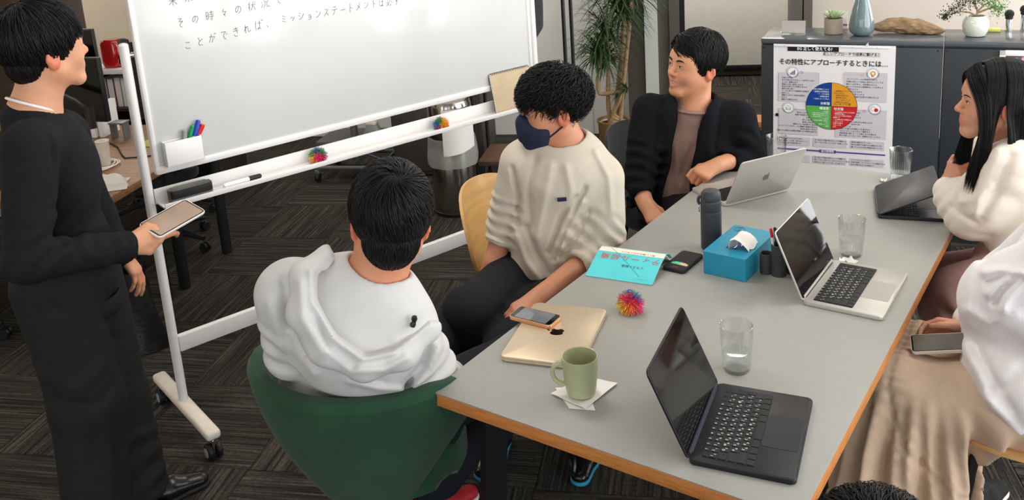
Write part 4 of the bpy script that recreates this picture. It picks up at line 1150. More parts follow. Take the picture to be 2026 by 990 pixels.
M('poster_paper', (236, 234, 236), 0.4, var=0.01, vscale=3)
M('p_box', (208, 204, 212), 0.5, var=0.01); M('p_black', (24, 22, 24), 0.5, var=0.02); M('p_ink', (42, 40, 44), 0.55, var=0.02)
M('p_blue', (12, 66, 148), 0.45, var=0.02); M('p_orange', (230, 158, 44), 0.45, var=0.02); M('p_green', (92, 178, 82), 0.45, var=0.02); M('p_red', (206, 36, 44), 0.45, var=0.02)
M('p_purple', (92, 70, 150), 0.45, var=0.02); M('p_white', (246, 246, 246), 0.5, var=0.0)
PW, PH = .579, .80
PX, PTOP = .064, .998
po = thing('poster', 'white infographic poster with four-colour circle on the slate cabinet', 'poster', CW(PX, -.0045, PTOP - PH), CR)
MB().grid(lambda u, v: (u * PW, -.0012 + .0011 * math.sin(u * 5 + v * 2), v * PH), 24, 16, .0006).build('sheet', 'poster_paper', po)
def P4(x, z, d=.0041): return Matrix.Translation((x - PX, -d, z - (PTOP - PH))) @ Matrix.Rotation(PI / 2, 4, 'X')
def rect_(g, x0, x1, z0, z1, d=.0034): g.poly([(x0 - PX, z0 - PTOP + PH), (x1 - PX, z0 - PTOP + PH), (x1 - PX, z1 - PTOP + PH), (x0 - PX, z1 - PTOP + PH)], Matrix.Translation((0, -d, 0)) @ Matrix.Rotation(PI / 2, 4, 'X'))
def disc_(g, x, z, r, d, a0=0, a1=360, n=40):
    pts = [] if a1 - a0 >= 360 else [(0, 0)]
    m_ = n if a1 - a0 >= 360 else n + 1
    for q in range(m_):
        a = math.radians(a0 + (a1 - a0) * q / n); pts.append((r * math.cos(a), r * math.sin(a)))
    g.poly(pts, P4(x, z, d))
# poster measures come from the photo: x along the cabinet, z above the floor
g = Letters(); rect_(g, .134, .381, .963, .988); g.build('heading_bar', 'p_black', po)
g = Letters(); g.add('EG 正しく使えてる?', .0200, P4(.266, .9755, .0040), 'CENTER', .0005, sx=.96); g.build('heading_text', 'p_white', po)
g = Letters(); rect_(g, .312, .572, .9425, .9434); rect_(g, .312, .572, .961, .9619); rect_(g, .312, .3129, .9425, .9619); rect_(g, .571, .572, .9425, .9619)
g.add('正しいアプローチで成果に繋げる！', .0170, P4(.442, .952), 'CENTER', .0003)
g.add('その特性にアプローチするときには…', .0335, P4(.352, .905), 'CENTER', .0007, sx=.915); g.build('title_lettering', 'p_ink', po)
# info boxes
g = Letters()
rect_(g, .090, .288, .698, .850); rect_(g, .408, .610, .712, .862); rect_(g, .092, .288, .522, .660); rect_(g, .372, .612, .520, .672)
for (x, z) in ((.160, .852), (.542, .856), (.140, .662), (.556, .676)): disc_(g, x, z, .031, .0034)
for i in range(3):
    for (z0, z1) in ((.462, .508), (.372, .412)):
        rect_(g, .088 + i * .178, .250 + i * .178, z0, z1)
g.build('info_boxes', 'p_box', po)
for (x, z) in ((.160, .852), (.542, .856), (.140, .662), (.556, .676)):
    g = Letters(); disc_(g, x, z, .023, .0038); g.build('icon_disc', 'p_white', po)
# circle and its quarters
CX, CZc, CRd = .351, .682, .122
for (a0, a1, mt) in ((90, 180, 'p_blue'), (0, 90, 'p_orange'), (180, 270, 'p_green'), (270, 360, 'p_red')):
    g = Letters(); disc_(g, CX, CZc, CRd, .0042, a0, a1, 20); g.build('circle_quarter', mt, po)
g = Letters()
for q in range(48):
    a0, a1 = 2 * PI * q / 48, 2 * PI * (q + 1) / 48
    g.poly([((CRd + dr_) * math.cos(a), (CRd + dr_) * math.sin(a)) for a, dr_ in ((a0, 0), (a0, .0018), (a1, .0018), (a1, 0))], P4(CX, CZc, .0046))
rect_(g, CX - .0009, CX + .0009, CZc - CRd, CZc + CRd, .0046); rect_(g, CX - CRd, CX + CRd, CZc - .0009, CZc + .0009, .0046)
g.build('circle_outline', 'p_black', po)
for txt, x, z, lines_, al, x0, z0, dz, sz in (
    ('分析型', CX - .030, CZc + .012, ('・物事を明確にしたい', '・論理的な問題解決', '・データを重視', '・合理的思考', '・分析によって学ぶ'), 'RIGHT', CX - .012, CZc + .086, .0125, .0088),
    ('構造型', CX - .034, CZc - .014, ('・実用的', '・予測可能な未来を好む', '・行動の指針を明らかに', '・方向性が定まっている', '・ことが安心', '・計画を着実に実行し', 'たい', '・実践によって', '学習'), 'RIGHT', CX - .012, CZc - .030, .0097, .0080),
    ('社交型', CX + .036, CZc - .014, ('・人の気持ちすることを好む', '・感受性が強い', '・人と人との相互作用を', '重視する', '・人の輪の中で時間する', '・グループで', '仕事や作業を', 'することを', '好む'), 'LEFT', CX + .010, CZc - .030, .0097, .0080)):
    g = Letters(); g.add(txt, .0155, P4(x, z, .0046), 'CENTER', .0004)
    for i, s in enumerate(lines_): g.add(s, sz, P4(x0, z0 - i * dz, .0046), al, .0001)
    g.build('quarter_lettering', 'p_white', po)

g = Letters()
g.add('コンセプト型', .0145, P4(CX + .050, CZc + .012, .0046), 'CENTER', .0002)
for i, s in enumerate(('・独創的なアイデアが', '次々に浮かぶ', '・直感で思考する', '・新奇性を好む', '・やってみることで', '（失敗から）学ぶ')): g.add(s, .0085, P4(CX + .012, CZc + .080 - i * .0115, .0046), 'LEFT', .0001)
L1 = ('正確さが大切', '自分の話はまずを落として結果から話す', 'まとめ、根拠を話す', '客観だけ短く論的に伝える', '状況を分析できる情報も伝える', '論的な落と違い', 'データに基づいた論理的な根拠を', '提示する', '理解するまでに最適な時間を', '伝える', '期待する機会を作る')
for i, s in enumerate(L1): g.add(s, .0090, P4(.106, .822 - i * .0115), 'LEFT', .0001)
L2 = ('ブレインストームの時間を与える', '目標に向かって自由に進めるようにする', '細かい点が多き、全体像を伝える', '型にとらわれない独創的なことを考える', '時間を与える', '飛躍するのを許す', '新しさを取り入れる', '創造性や独創が必要な仕事を与える')
for i, s in enumerate(L2): g.add(s, .0096, P4(.420, .826 - i * .0130), 'LEFT', .0001)
L3 = ('着実ととの詳細を伝える', '明確で詳細な方向性を示す', '仕事は任せる', '信じて急かせない', '着実に完成をする', '規則せずに予定通りに進める', 'ガイドラインを作り、その範囲で検査を進める', '締切は着実で済ます', '実践できる締切と詳細を明確にする時間を設ける')
for i, s in enumerate(L3): g.add(s, .0092, P4(.284, .640 - i * .0125), 'RIGHT', .0001)
L4 = ('意見を求め、決定事項に', 'その意見を取り入れる', '事実以上のものを伝える', '（感情的な言葉）', 'ディスプレーに仕事以外の顔を入れる', '意識に話す、初対は MS', '意味よくする', '身振り手振りや印刷など言葉以外の', 'コミュニケーションをよく観察する', '決定事項に関して、どう感じるかを尋ねる', '彼らの思っていることや、感情をサポートする')
for i, s in enumerate(L4): g.add(s, .0092, P4(.392, .652 - i * .0121), 'LEFT', .0001)
for i, tri in enumerate((('事案を強制されないほうが良い', '静かな場所、少人数、緩やかなトーン', 'で考慮するまで時間を設ける'), ('自と自立で行動が変わることを理解する', '常に「今どう思っているか」を聞いてする'), ('説得を強制されたくない', '静かな環境でも嫌やかな場面でも OK', '嫌っているなら何か問題を抱えている?'))):
    for j, s in enumerate(tri): g.add(s, .0086, P4(.094 + i * .178, .498 - j * .0125), 'LEFT', .0001)
for i, tri in enumerate((('感じをしないなう', 'もちらない', '話示する'), ('目と自立で行動が変わることを理解する', '常に「今どう思っているか」のスピード感で', '進めたいと思っているか」を ASK する'), ('ディスカッション形式で', '仕事の指針、マイルストーンを着実にする', '意な仕事を伝えても問題ない'))):
    for j, s in enumerate(tri): g.add(s, .0086, P4(.094 + i * .178, .404 - j * .0125), 'LEFT', .0001)
g.build('body_lettering', 'p_ink', po)
g = Letters(); rect_(g, .088, .612, .436, .4435); g.build('purple_bar', 'p_purple', po)
g = Letters(); rect_(g, .296, .378, .432, .4475, .0036); g.build('purple_plate', 'p_purple', po)
g = Letters(); g.add('自己表現性', .0125, P4(.337, .440, .0042), 'CENTER', .0003); g.build('purple_text', 'p_white', po)
# dashed connectors and icons
def dash(x0, z0, x1, z1, g, n):
    for i in range(n):
        f0, f1 = (i + .15) / n, (i + .75) / n
        ax, az, bx2, bz = x0 + (x1 - x0) * f0, z0 + (z1 - z0) * f0, x0 + (x1 - x0) * f1, z0 + (z1 - z0) * f1
        if abs(x1 - x0) > abs(z1 - z0): rect_(g, min(ax, bx2), max(ax, bx2), az - .0008, az + .0008, .0036)
        else: rect_(g, ax - .0008, ax + .0008, min(az, bz), max(az, bz), .0036)
def ringm(g, x, z, r, d=.0038):
    for q in range(16):
        a0, a1 = 2 * PI * q / 16, 2 * PI * (q + 1) / 16
        g.poly([(rr * math.cos(a), rr * math.sin(a)) for a, rr in ((a0, r), (a0, r + .0016), (a1, r + .0016), (a1, r))], P4(x, z, d))
g = Letters(); dash(.208, .853, .288, .853, g, 8); dash(.288, .853, .288, .800, g, 5); ringm(g, .203, .853, .0048)
for i in range(4): rect_(g, .148 + i * .0065, .1525 + i * .0065, .842, .849 + i * .005, .0042)
rect_(g, .146, .174, .8385, .8405, .0042); g.build('blue_marks', 'p_blue', po)
g = Letters(); dash(.402, .850, .490, .850, g, 8); dash(.402, .850, .402, .805, g, 4); ringm(g, .495, .850, .0048); disc_(g, .543, .858, .0125, .0042, n=20); rect_(g, .536, .548, .840, .850, .0042); g.build('orange_marks', 'p_orange', po)
g = Letters(); disc_(g, .543, .859, .006, .0046, n=14); rect_(g, .541, .545, .849, .856, .0046); disc_(g, .5495, .671, .004, .0050, n=12); g.build('white_marks', 'p_white', po)
g = Letters(); ringm(g, .178, .655, .0048); dash(.184, .655, .232, .655, g, 6); rect_(g, .128, .152, .652, .655, .0042); rect_(g, .128, .131, .652, .668, .0042); rect_(g, .149, .152, .652, .668, .0042); rect_(g, .132, .148, .672, .674, .0042); rect_(g, .132, .148, .660, .662, .0042); g.build('green_marks', 'p_green', po)
g = Letters(); ringm(g, .508, .664, .0048); dash(.470, .664, .502, .664, g, 4); ringm(g, .5495, .678, .010, .0042); disc_(g, .563, .672, .0095, .0046, n=16); g.build('red_marks', 'p_red', po)
for (x0, x1) in ((.068, .275), (.388, .615)):
    ms = thing('magnet_strip', ('left' if x0 < .2 else 'right') + ' clear magnetic strip along the poster top edge', 'magnet', CW((x0 + x1) / 2, -.0105, .9895), CR, 'poster magnet strips')
    MB().box((0, 0, 0), (x1 - x0, .003, .007), .0008).build('bar', 'white_plastic', ms)
    for s in (-1, 1): MB().cyl((s * (x1 - x0) * .25, -.0016, 0), (s * (x1 - x0) * .25, -.0022, 0), .0016, n=10).build('pin', 'grey_metal', ms)
mg_ = thing('round_magnet', 'small black round magnet at the poster left edge', 'magnet', CW(.084, -.0062, .623), CR)
MB().lathe([(0, 0), (.0085, 0), (.0085, .004), (.007, .006), (0, .006)], 20, mat=Matrix.Rotation(PI / 2, 4, 'X')).build('disc', 'black_plastic', mg_)
clp = thing('poster_clip', 'tiny cream clip on the poster top edge', 'clip', CW(.513, -.011, 1.0), CR)
MB().prism([(-.008, 0), (.008, 0), (.004, .008), (.006, .016), (-.001, .010)], 0, .004, mat=Matrix.Rotation(PI / 2, 4, 'X')).build('clip_body', 'cream_metal', clp)

def ctop(x, y, z=.0005): return CW(x, y, CZ + z)
chd = thing('card_holder', 'clear acrylic card holder with grey cards on the left cabinet', 'card holder', ctop(.147, .10), CR)
MB().box((0, -.005, .004), (.115, .055, .004), .001).box((0, -.03, .012), (.115, .003, .020), .001).build('tray', 'acrylic', chd)
MB().grid(lambda u, v: ((u - .5) * .128, -.012 + v * .03 - .012 * v * v, .012 + v * .068), 4, 8, .002).build('back_plate', 'acrylic', chd)
MB().grid(lambda u, v: ((u - .5) * .118 , -.016 + v * .026 - .012 * v * v, .014 + v * .062), 4, 8, .006).build('cards', M('card_grey', (176, 172, 168), .6), chd)
su = thing('succulent_pot', 'pale green succulent in a round concrete pot on the left cabinet', 'plant', ctop(.336, .165), CR)
M('concrete', (152, 142, 126), .85, var=.06, vscale=40, bump=.15, bscale=120); M('succulent_green', (176, 196, 150), .5, var=.12, vscale=30)
MB().lathe([(0, 0), (.042, 0), (.045, .003), (.046, .078), (.044, .081), (.041, .080), (.040, .070), (0, .070)], 36).build('pot', 'concrete', su)
MB().lathe([(0, .070), (.040, .070), (.02, .076), (0, .078)], 20).build('soil', 'soil', su)
rnd = random.Random(2)
for rgi, (n, el, L) in enumerate(((7, .45, .062), (6, .95, .052), (4, 1.3, .040))):
    for k in range(n):
        a = 2 * PI * (k + .5 * rgi) / n
        d = Vector((math.cos(a) * math.cos(el), math.sin(a) * math.cos(el), math.sin(el)))
        MB().tube([Vector((0, 0, .074)) + d * L * f + Vector((0, 0, .012 * f * f)) for f in (0, .25, .5, .75, .92, 1)], [.004, .009, .012, .010, .005, .0008], 8, flat=(.4, 1)).build('leaf', 'succulent_green', su)
pk = thing('pink_booklet', 'pink booklet leaning upright behind the succulent pot', 'booklet', ctop(.335, .275), CR)
M('pink_cover', (226, 160, 172), .6)
MB().box((-.055, .015, .045), (.004, .05, .09), .0005).build('pink_spine', 'pink_cover', pk)
MB().box((.0, .034, .047), (.11, .003, .094)).build('white_board', 'paper', pk)
MB().box((.03, .032, .02), (.05, .0012, .010)).build('red_band', 'print_red', pk)
va = thing('vase', 'tall glossy blue-grey teardrop vase on the left cabinet', 'vase', ctop(.474, .125), CR)
M('vase_glaze', (108, 126, 130), .08, var=.05, vscale=12, coat=.8)
MB().lathe([(0, 0), (.030, 0), (.040, .004), (.055, .018), (.0605, .036), (.061, .055), (.056, .09), (.047, .13), (.036, .17), (.026, .21), (.019, .25), (.017, .28), (.020, .30), (.018, .30), (.015, .28), (.02, .2), (.04, .1), (.05, .04), (0, .01)], 48).build('body', 'vase_glaze', va)
dw = thing('driftwood', 'brown grey piece of driftwood lying across the left cabinet', 'driftwood', ctop(.70, .20), CR - .05)
M('drift', (150, 122, 92), .8, var=.35, vscale=9, stretch=(2, 12, 12), bump=.5, bscale=50, detail=7)
def drift(u, v):
    x = -.175 + u * .335
    r = .040 * (math.sin(PI * min(1, u * .96 + .05)) ** .7) + .002
    a = 2 * PI * v
    k = 1 + .35 * noise.noise(Vector((u * 5, math.cos(a) * 1.2, math.sin(a) * 1.2))) + .18 * noise.noise(Vector((u * 12, math.cos(a) * 3, math.sin(a) * 3)))
    cz = .028 + .010 * math.sin(u * 5.0) 
    rr = r * k
    return (x, rr * 1.35 * math.cos(a) + .02 * math.sin(u * 4), max(.001, cz + rr * math.sin(a)))
MB().grid(drift, 40, 25, 0).build('log', 'drift', dw)
wp = thing('bonsai_pot', 'small bonsai in a round white glazed pot on the right cabinet', 'plant', ctop(.987, .15), CR)
M('celadon', (212, 218, 204), .1, var=.02, coat=.8)
MB().lathe([(0, 0), (.036, 0), (.044, .004), (.055, .025), (.060, .052), (.056, .078), (.044, .096), (.040, .100), (.038, .098), (.040, .085), (0, .085)], 44).build('pot', 'celadon', wp)
MB().lathe([(0, .085), (.039, .085), (.02, .095), (0, .098)], 20).build('soil', 'soil', wp)
br = [[(0, 0, .09), (.005, 0, .12), (.03, 0, .15), (.06, .0, .17)], [(0, 0, .10), (-.03, .0, .115), (-.07, -.01, .12), (-.12, -.01, .105), (-.15, -.01, .085)], [(.005, 0, .12), (-.01, .02, .16), (.0, .02, .20)], [(.0, 0, .11), (.06, -.01, .14), (.09, -.01, .13)]]
for c in br: MB().tube(c, [.005 - .0008 * k for k in range(len(c))], 8).build('branch', 'trunk_bark', wp)
rnd = random.Random(9)
M('bonsai_dark', (48, 66, 34), .5, var=.3); M('bonsai_bright', (84, 150, 52), .5, var=.3)
def bonsai_leaves(cs, mat, n):
    mb = MB()
    for i in range(n):
        c, rx, rz = cs[i % len(cs)]
        p = Vector(c) + Vector((rnd.gauss(0, rx), rnd.gauss(0, rx * .7), rnd.gauss(0, rz)))
        d = Vector((rnd.uniform(-1, 1), rnd.uniform(-1, 1), rnd.uniform(-.4, 1))).normalized()
        s = d.cross(Vector((0, 0, 1))).normalized(); L, w = rnd.uniform(.008, .014), rnd.uniform(.0025, .0042)
        v = [mb.bm.verts.new(q) for q in (p, p + d * L * .5 + s * w, p + d * L, p + d * L * .5 - s * w)]
        mb.bm.faces.new(v)
    o = mb.build('leaves', mat, wp); o['kind'] = 'stuff'
bonsai_leaves([((-.06, -.01, .155), .025, .018), ((-.10, -.01, .125), .02, .014), ((-.135, -.01, .095), .012, .010), ((-.03, 0, .18), .025, .02)], 'bonsai_dark', 900)
bonsai_leaves([((.06, 0, .165), .03, .018), ((.09, -.01, .13), .018, .016), ((.03, .01, .185), .03, .018)], 'bonsai_bright', 900)
for i, (x, y, h) in enumerate(((1.135, .285, .060), (1.200, .290, .082))):
    mc = thing('microphone', ('left, shorter' if i == 0 else 'right, taller') + ' upright microphone with black foam ball on the right cabinet', 'microphone', ctop(x, y), CR, 'microphones on the cabinet')
    MB().lathe([(0, 0), (.014, 0), (.014, h), (.012, h + .002), (0, h + .002)], 24).build('handle', 'chrome', mc)
    MB().lathe([(.013, h), (.018, h + .004), (.018, h + .010), (0, h + .012)], 24).build('collar', 'black_plastic', mc)
    MB().sphere((0, 0, h + .026), .022, 20, 12).build('foam_head', 'charcoal_cloth', mc)
yn = thing('sticky_notes', 'pad of yellow sticky notes behind the white bonsai pot', 'notepad', ctop(1.065, .295), CR)
MB().box((0, 0, .006), (.07, .05, .012), .0005).build('pad', 'yellow_card', yn)
pf = thing('photo_frame', 'white framed photograph hanging on the right cabinet', 'picture frame', CW(1.088, -.0065, .80), CR)
for (x, z, w, h) in ((.0125, .095, .025, .19), (.2375, .095, .025, .19), (.125, .1775, .25, .025), (.125, .0125, .25, .025)): MB().box((x, -.008, z), (w, .016, h), .002).build('frame_side', 'white_plastic', pf)
M('photo_print', (120, 106, 112), .3, var=.5, vscale=26, col2=(66, 70, 110), detail=6)
MB().box((.125, -.004, .095), (.20, .003, .14)).build('photo', 'photo_print', pf)
g = Letters()
for (pts, mt) in (([(.03, .10), (.075, .10), (.075, .155), (.03, .155)], 'card_tan'), ([(.034, .104), (.071, .104), (.071, .151), (.034, .151)], 'print_red'), ([(.085, .09), (.125, .09), (.118, .13), (.092, .13)], 'card_tan'), ([(.088, .132), (.116, .132), (.112, .16), (.092, .16)], 'pink_cover')):
    g = Letters(); g.poly(pts, Matrix.Translation((0, -.0062 - (.0003 if mt == 'print_red' else 0), 0)) @ Matrix.Rotation(PI / 2, 4, 'X')); g.build('photo_patch', mt, pf)

# ================================================================== people: bodies and clothes grown from joints as blended volumes
V3 = lambda *q: np.array(q, float)
def unit(v): v = np.asarray(v, float); return v / max(1e-9, np.linalg.norm(v))
class Frame:
    """local axes: x = the person's right, y = forward, z = up"""
    def __init__(s, o, yaw, pitch=0.0, roll=0.0, sc=1.0):
        y, p_, r = math.radians(yaw), math.radians(pitch), math.radians(roll)
        f = V3(math.cos(y) * math.cos(p_), math.sin(y) * math.cos(p_), math.sin(p_))
        rt = V3(math.sin(y), -math.cos(y), 0)
        up = np.cross(rt, f)
        c, n = math.cos(r), math.sin(r)
        s.X, s.Y, s.Z, s.o, s.sc = c * rt + n * up, f, -n * rt + c * up, np.asarray(o, float), sc
    def p(s, x, y, z): return s.o + (s.X * x + s.Y * y + s.Z * z) * s.sc
    def R(s): return np.array([s.X, s.Y, s.Z])
class Vol:
    """blended union of tapered capsules and ellipsoids, meshed with surface nets on a sparse grid"""
    def __init__(s, k=.02): s.P = []; s.k = k; s.D = []
    def _add(s, kind, par, c, r, k, col, op): s.P.append((kind, par, np.asarray(c, float), float(r), s.k if k is None else k, col, op)); return s
    def cap(s, a, b, ra, rb=None, k=None, col=None, op='u', sq=None):
        """sq = (axis, factor): flattened along that axis"""
        a, b = np.asarray(a, float), np.asarray(b, float); rb = ra if rb is None else rb
        return s._add('c', (a, b, ra, rb, sq), (a + b) / 2, np.linalg.norm(b - a) / 2 + max(ra, rb) * (1 if sq is None else max(1, sq[1])), k, col, op)
    def chain(s, pts, rad, k=None, col=None, sq=None):
        for i in range(len(pts) - 1): s.cap(pts[i], pts[i + 1], rad[i], rad[i + 1], k, col, 'u', sq)
        return s
    def ell(s, c, r, R=None, k=None, col=None, op='u'):
        return s._add('e', (np.asarray(c, float), np.asarray(r, float), np.eye(3) if R is None else np.asarray(R, float)), c, max(r), k, col, op)
    def ridge(s, pts, amp, w, n=None):
        """a fold (amp > 0) or crease (amp < 0) along a polyline; with n it is pressed through along that direction"""
        pts = [np.asarray(q, float) for q in pts]; c = sum(pts) / len(pts)
        s.D.append(('r', pts, amp, w, c, max(np.linalg.norm(q - c) for q in pts) + 2.5 * w + (.22 if n is not None else 0), None if n is None else unit(n))); return s
    def rings(s, a, b, reach, lam, amp, seed=0.0):
        """bunched cloth round a limb"""
        a, b = np.asarray(a, float), np.asarray(b, float)
        s.D.append(('g', a, b, reach, lam, amp, seed, (a + b) / 2, np.linalg.norm(b - a) / 2 + reach)); return s
    def wrinkle(s, amp, f, seed=0.0, stretch=(1, 1, 1)):
        s.D.append(('n', amp, f, seed, np.asarray(stretch, float))); return s
    def func(s, f): s.D.append(('f', f)); return s
    def cut(s, pt, n, k=.006):
        """remove everything on the side the normal points to"""
        s.P.append(('h', (np.asarray(pt, float), unit(n)), None, 1e9, k, None, 's')); return s
    @staticmethod
    def _d(kind, par, X):
        if kind == 'c':
            a, b, ra, rb, sq = par
            q = X - a; ab = b - a
            if sq is not None:
                n = unit(sq[0]); f = 1 / sq[1] - 1
                q = q + (q @ n)[:, None] * n * f; ab = ab + (ab @ n) * n * f
            t = np.clip((q @ ab) / max(1e-12, ab @ ab), 0, 1)
            return np.linalg.norm(q - t[:, None] * ab, axis=1) - (ra + (rb - ra) * t)
        if kind == 'e':
            c, r, R = par
            q = (X - c) @ R.T
            k0 = np.linalg.norm(q / r, axis=1); k1 = np.linalg.norm(q / (r * r), axis=1)
            return k0 * (k0 - 1) / np.maximum(k1, 1e-6)
        if kind == 'h':
            return -((X - par[0]) @ par[1])
    def _seg(s, X, pts):
        best = np.full(len(X), 1e9)
        for a, b in zip(pts, pts[1:]):
            ab = b - a; q = X - a; t = np.clip((q @ ab) / max(1e-12, ab @ ab), 0, 1)
            best = np.minimum(best, np.linalg.norm(q - t[:, None] * ab, axis=1))
        return best
    def field(s, X, C=None, rad=0.0, idx=None):
        """X (nblocks, m, 3) points; C block centres, for culling"""
        nb, m, _ = X.shape
        d = np.full((nb, m), .5, np.float64)
        for kind, par, c, r, k, col, op in s.P:
            sel = slice(None) if c is None else np.linalg.norm(C - c, axis=1) < r + rad + k + .02
            if c is not None and not sel.any(): continue
            x = X[sel].reshape(-1, 3)
            e = s._d(kind, par, x).reshape(-1, m)
            o = d[sel]
            if op == 'u':
                h = np.clip(.5 + .5 * (o - e) / k, 0, 1); d[sel] = o + (e - o) * h - k * h * (1 - h)
            else:
                h = np.clip(.5 - .5 * (o + e) / k, 0, 1); d[sel] = o + (-e - o) * h + k * h * (1 - h)
        for D in s.D:
            if D[0] == 'r':
                _, pts, amp, w, c, r, nn = D
                sel = np.linalg.norm(C - c, axis=1) < r + rad
                if sel.any():
                    x = X[sel].reshape(-1, 3); g = 1.0; pp = pts
                    if nn is not None:
                        dp = (x - c) @ nn; g = np.clip((dp + .16) / .05, 0, 1); x = x - dp[:, None] * nn; pp = [q - ((q - c) @ nn) * nn for q in pts]
                    q = s._seg(x, pp); d[sel] -= (amp * g * np.exp(-(q / w) ** 2)).reshape(-1, m)
            elif D[0] == 'g':
                _, a, b, reach, lam, amp, seed, c, r = D
                sel = np.linalg.norm(C - c, axis=1) < r + rad
                if sel.any():
                    x = X[sel].reshape(-1, 3); ab = b - a; L = np.linalg.norm(ab); t_ = ab / L
                    q = x - a; st = q @ t_; rv = q - st[:, None] * t_; rr = np.linalg.norm(rv, axis=1)
                    u = unit(np.cross(t_, V3(.3, .5, .8))); v = np.cross(t_, u)
                    th = np.arctan2(rv @ v, rv @ u)
                    win = np.clip(np.minimum(st + .02, L + .02 - st) / .03, 0, 1) * np.clip((reach - rr) / (.3 * reach), 0, 1)
                    ph = 2 * PI * st / lam + 1.3 * np.sin(th + seed) + .9 * np.sin(2 * th + 1.7 * seed + st * 9)
                    d[sel] -= (amp * np.sin(ph) * (.65 + .35 * np.sin(3 * th + seed * 2)) * win).reshape(-1, m)
            elif D[0] == 'f':
                d -= D[1](X.reshape(-1, 3)).reshape(nb, m)
            else:
                _, amp, f, seed, stc = D
                x = X.reshape(-1, 3) * stc * f
                w = np.sin(x[:, 0] + 1.7 * np.sin(x[:, 1] * .8 + seed) + seed) * np.sin(x[:, 1] * 1.1 + 1.3 * np.sin(x[:, 2] * .9 + seed * 2)) + .6 * np.sin(x[:, 2] * 1.7 + 1.9 * np.sin(x[:, 0] * .9 + 3 * seed) + x[:, 1])
                d -= (amp * w * .6).reshape(nb, m)
        return d
    def mesh(s, name, h=.006, smooth=1, colors=None, offset=(0, 0, 0)):
        lo = np.min([c - r for _, _, c, r, _, _, op in s.P if c is not None and op == 'u'], axis=0) - 3 * h - .01
        hi = np.max([c + r for _, _, c, r, _, _, op in s.P if c is not None and op == 'u'], axis=0) + 3 * h + .01
        B = 8
        nb = np.ceil((hi - lo) / (h * B)).astype(int)
        gi = np.stack(np.meshgrid(*[np.arange(n) for n in nb], indexing='ij'), -1).reshape(-1, 3)
        cen = lo + (gi + .5) * B * h
        rad = B * h * .87
        dc = np.concatenate([s.field(cen[i:i + 4096, None, :], cen[i:i + 4096], rad) for i in range(0, len(cen), 4096)])[:, 0]
        act = np.abs(dc) < rad * 1.25 + .016
        G = np.empty((len(gi), B, B, B), np.float32); G[:] = dc[:, None, None, None]
        ai = np.where(act)[0]
        loc = np.stack(np.meshgrid(*[np.arange(B)] * 3, indexing='ij'), -1).reshape(-1, 3)
        for i in range(0, len(ai), 400):
            q = ai[i:i + 400]
            X = lo + (gi[q][:, None, :] * B + loc[None]) * h
            G[q] = s.field(X, cen[q], rad).reshape(-1, B, B, B)
        G = G.reshape(*nb, B, B, B).transpose(0, 3, 1, 4, 2, 5).reshape(nb * B)
        ins = G < 0
        c = np.zeros(np.array(ins.shape) - 1, np.uint8)
        offs = [(i, j, k) for i in (0, 1) for j in (0, 1) for k in (0, 1)]
        sl = lambda A, o: A[o[0]:A.shape[0] - 1 + o[0], o[1]:A.shape[1] - 1 + o[1], o[2]:A.shape[2] - 1 + o[2]]
        for o in offs: c += sl(ins, o)
        cells = np.argwhere((c > 0) & (c < 8))
        vid = np.full(c.shape, -1, np.int32); vid[tuple(cells.T)] = np.arange(len(cells))
        acc = np.zeros((len(cells), 3)); cnt = np.zeros(len(cells))
        val = {o: G[cells[:, 0] + o[0], cells[:, 1] + o[1], cells[:, 2] + o[2]] for o in offs}
        for o in offs:
            for ax in range(3):
                if o[ax]: continue
                o2 = tuple(1 if i == ax else o[i] for i in range(3))
                a, b = val[o], val[o2]
                x = (a < 0) != (b < 0)
                t = np.where(x, a / np.where(x, a - b, 1), 0)
                pt = np.array(o, float)[None] + np.zeros((len(cells), 3)); pt[:, ax] += t
                acc += pt * x[:, None]; cnt += x
        v = lo + (cells + acc / np.maximum(cnt, 1)[:, None]) * h
        F = []
        for ax in range(3):
            a1, a2 = (ax + 1) % 3, (ax + 2) % 3
            A = np.take(ins, range(0, ins.shape[ax] - 1), axis=ax); Bq = np.take(ins, range(1, ins.shape[ax]), axis=ax)
            e = np.argwhere(A != Bq)
            e = e[(e[:, a1] > 0) & (e[:, a2] > 0) & (e[:, a1] < ins.shape[a1] - 1) & (e[:, a2] < ins.shape[a2] - 1)]
            sgn = A[tuple(e.T)]
            def cid(d1, d2):
                q = e.copy(); q[:, a1] -= d1; q[:, a2] -= d2; return vid[tuple(q.T)]
            q4 = np.stack([cid(0, 0), cid(1, 0), cid(1, 1), cid(0, 1)], 1)
            q4[~sgn] = q4[~sgn][:, ::-1]
            F.append(q4)
        F = np.concatenate(F)
        F = F[(F >= 0).all(1)]
        F = F[:, ::-1] if False else F
        E = np.concatenate([F[:, [0, 1]], F[:, [1, 2]], F[:, [2, 3]], F[:, [3, 0]]])
        lab = np.arange(len(v))
        while True:                                   # keep the one big surface, drop loose crumbs
            old = lab.copy()
            m_ = np.minimum(lab[E[:, 0]], lab[E[:, 1]])
            np.minimum.at(lab, E[:, 0], m_); np.minimum.at(lab, E[:, 1], m_)
            lab = lab[lab]; lab = lab[lab]
            if (lab == old).all(): break
        cnt_ = np.bincount(lab, minlength=len(v)); keep = cnt_[lab] > .04 * len(v)
        if not keep.all():
            new = np.cumsum(keep) - 1; F = new[F[keep[F].all(1)]]; v = v[keep]
            E = np.concatenate([F[:, [0, 1]], F[:, [1, 2]], F[:, [2, 3]], F[:, [3, 0]]])
        deg = np.bincount(E.ravel(), minlength=len(v))
        for it in range(smooth):
            ac = np.zeros_like(v)
            for ax in range(3):
                ac[:, ax] = np.bincount(E[:, 0], v[E[:, 1], ax], len(v)) + np.bincount(E[:, 1], v[E[:, 0], ax], len(v))
            v = v * .5 + .5 * ac / np.maximum(deg, 1)[:, None]
        me = bpy.data.meshes.new(name)
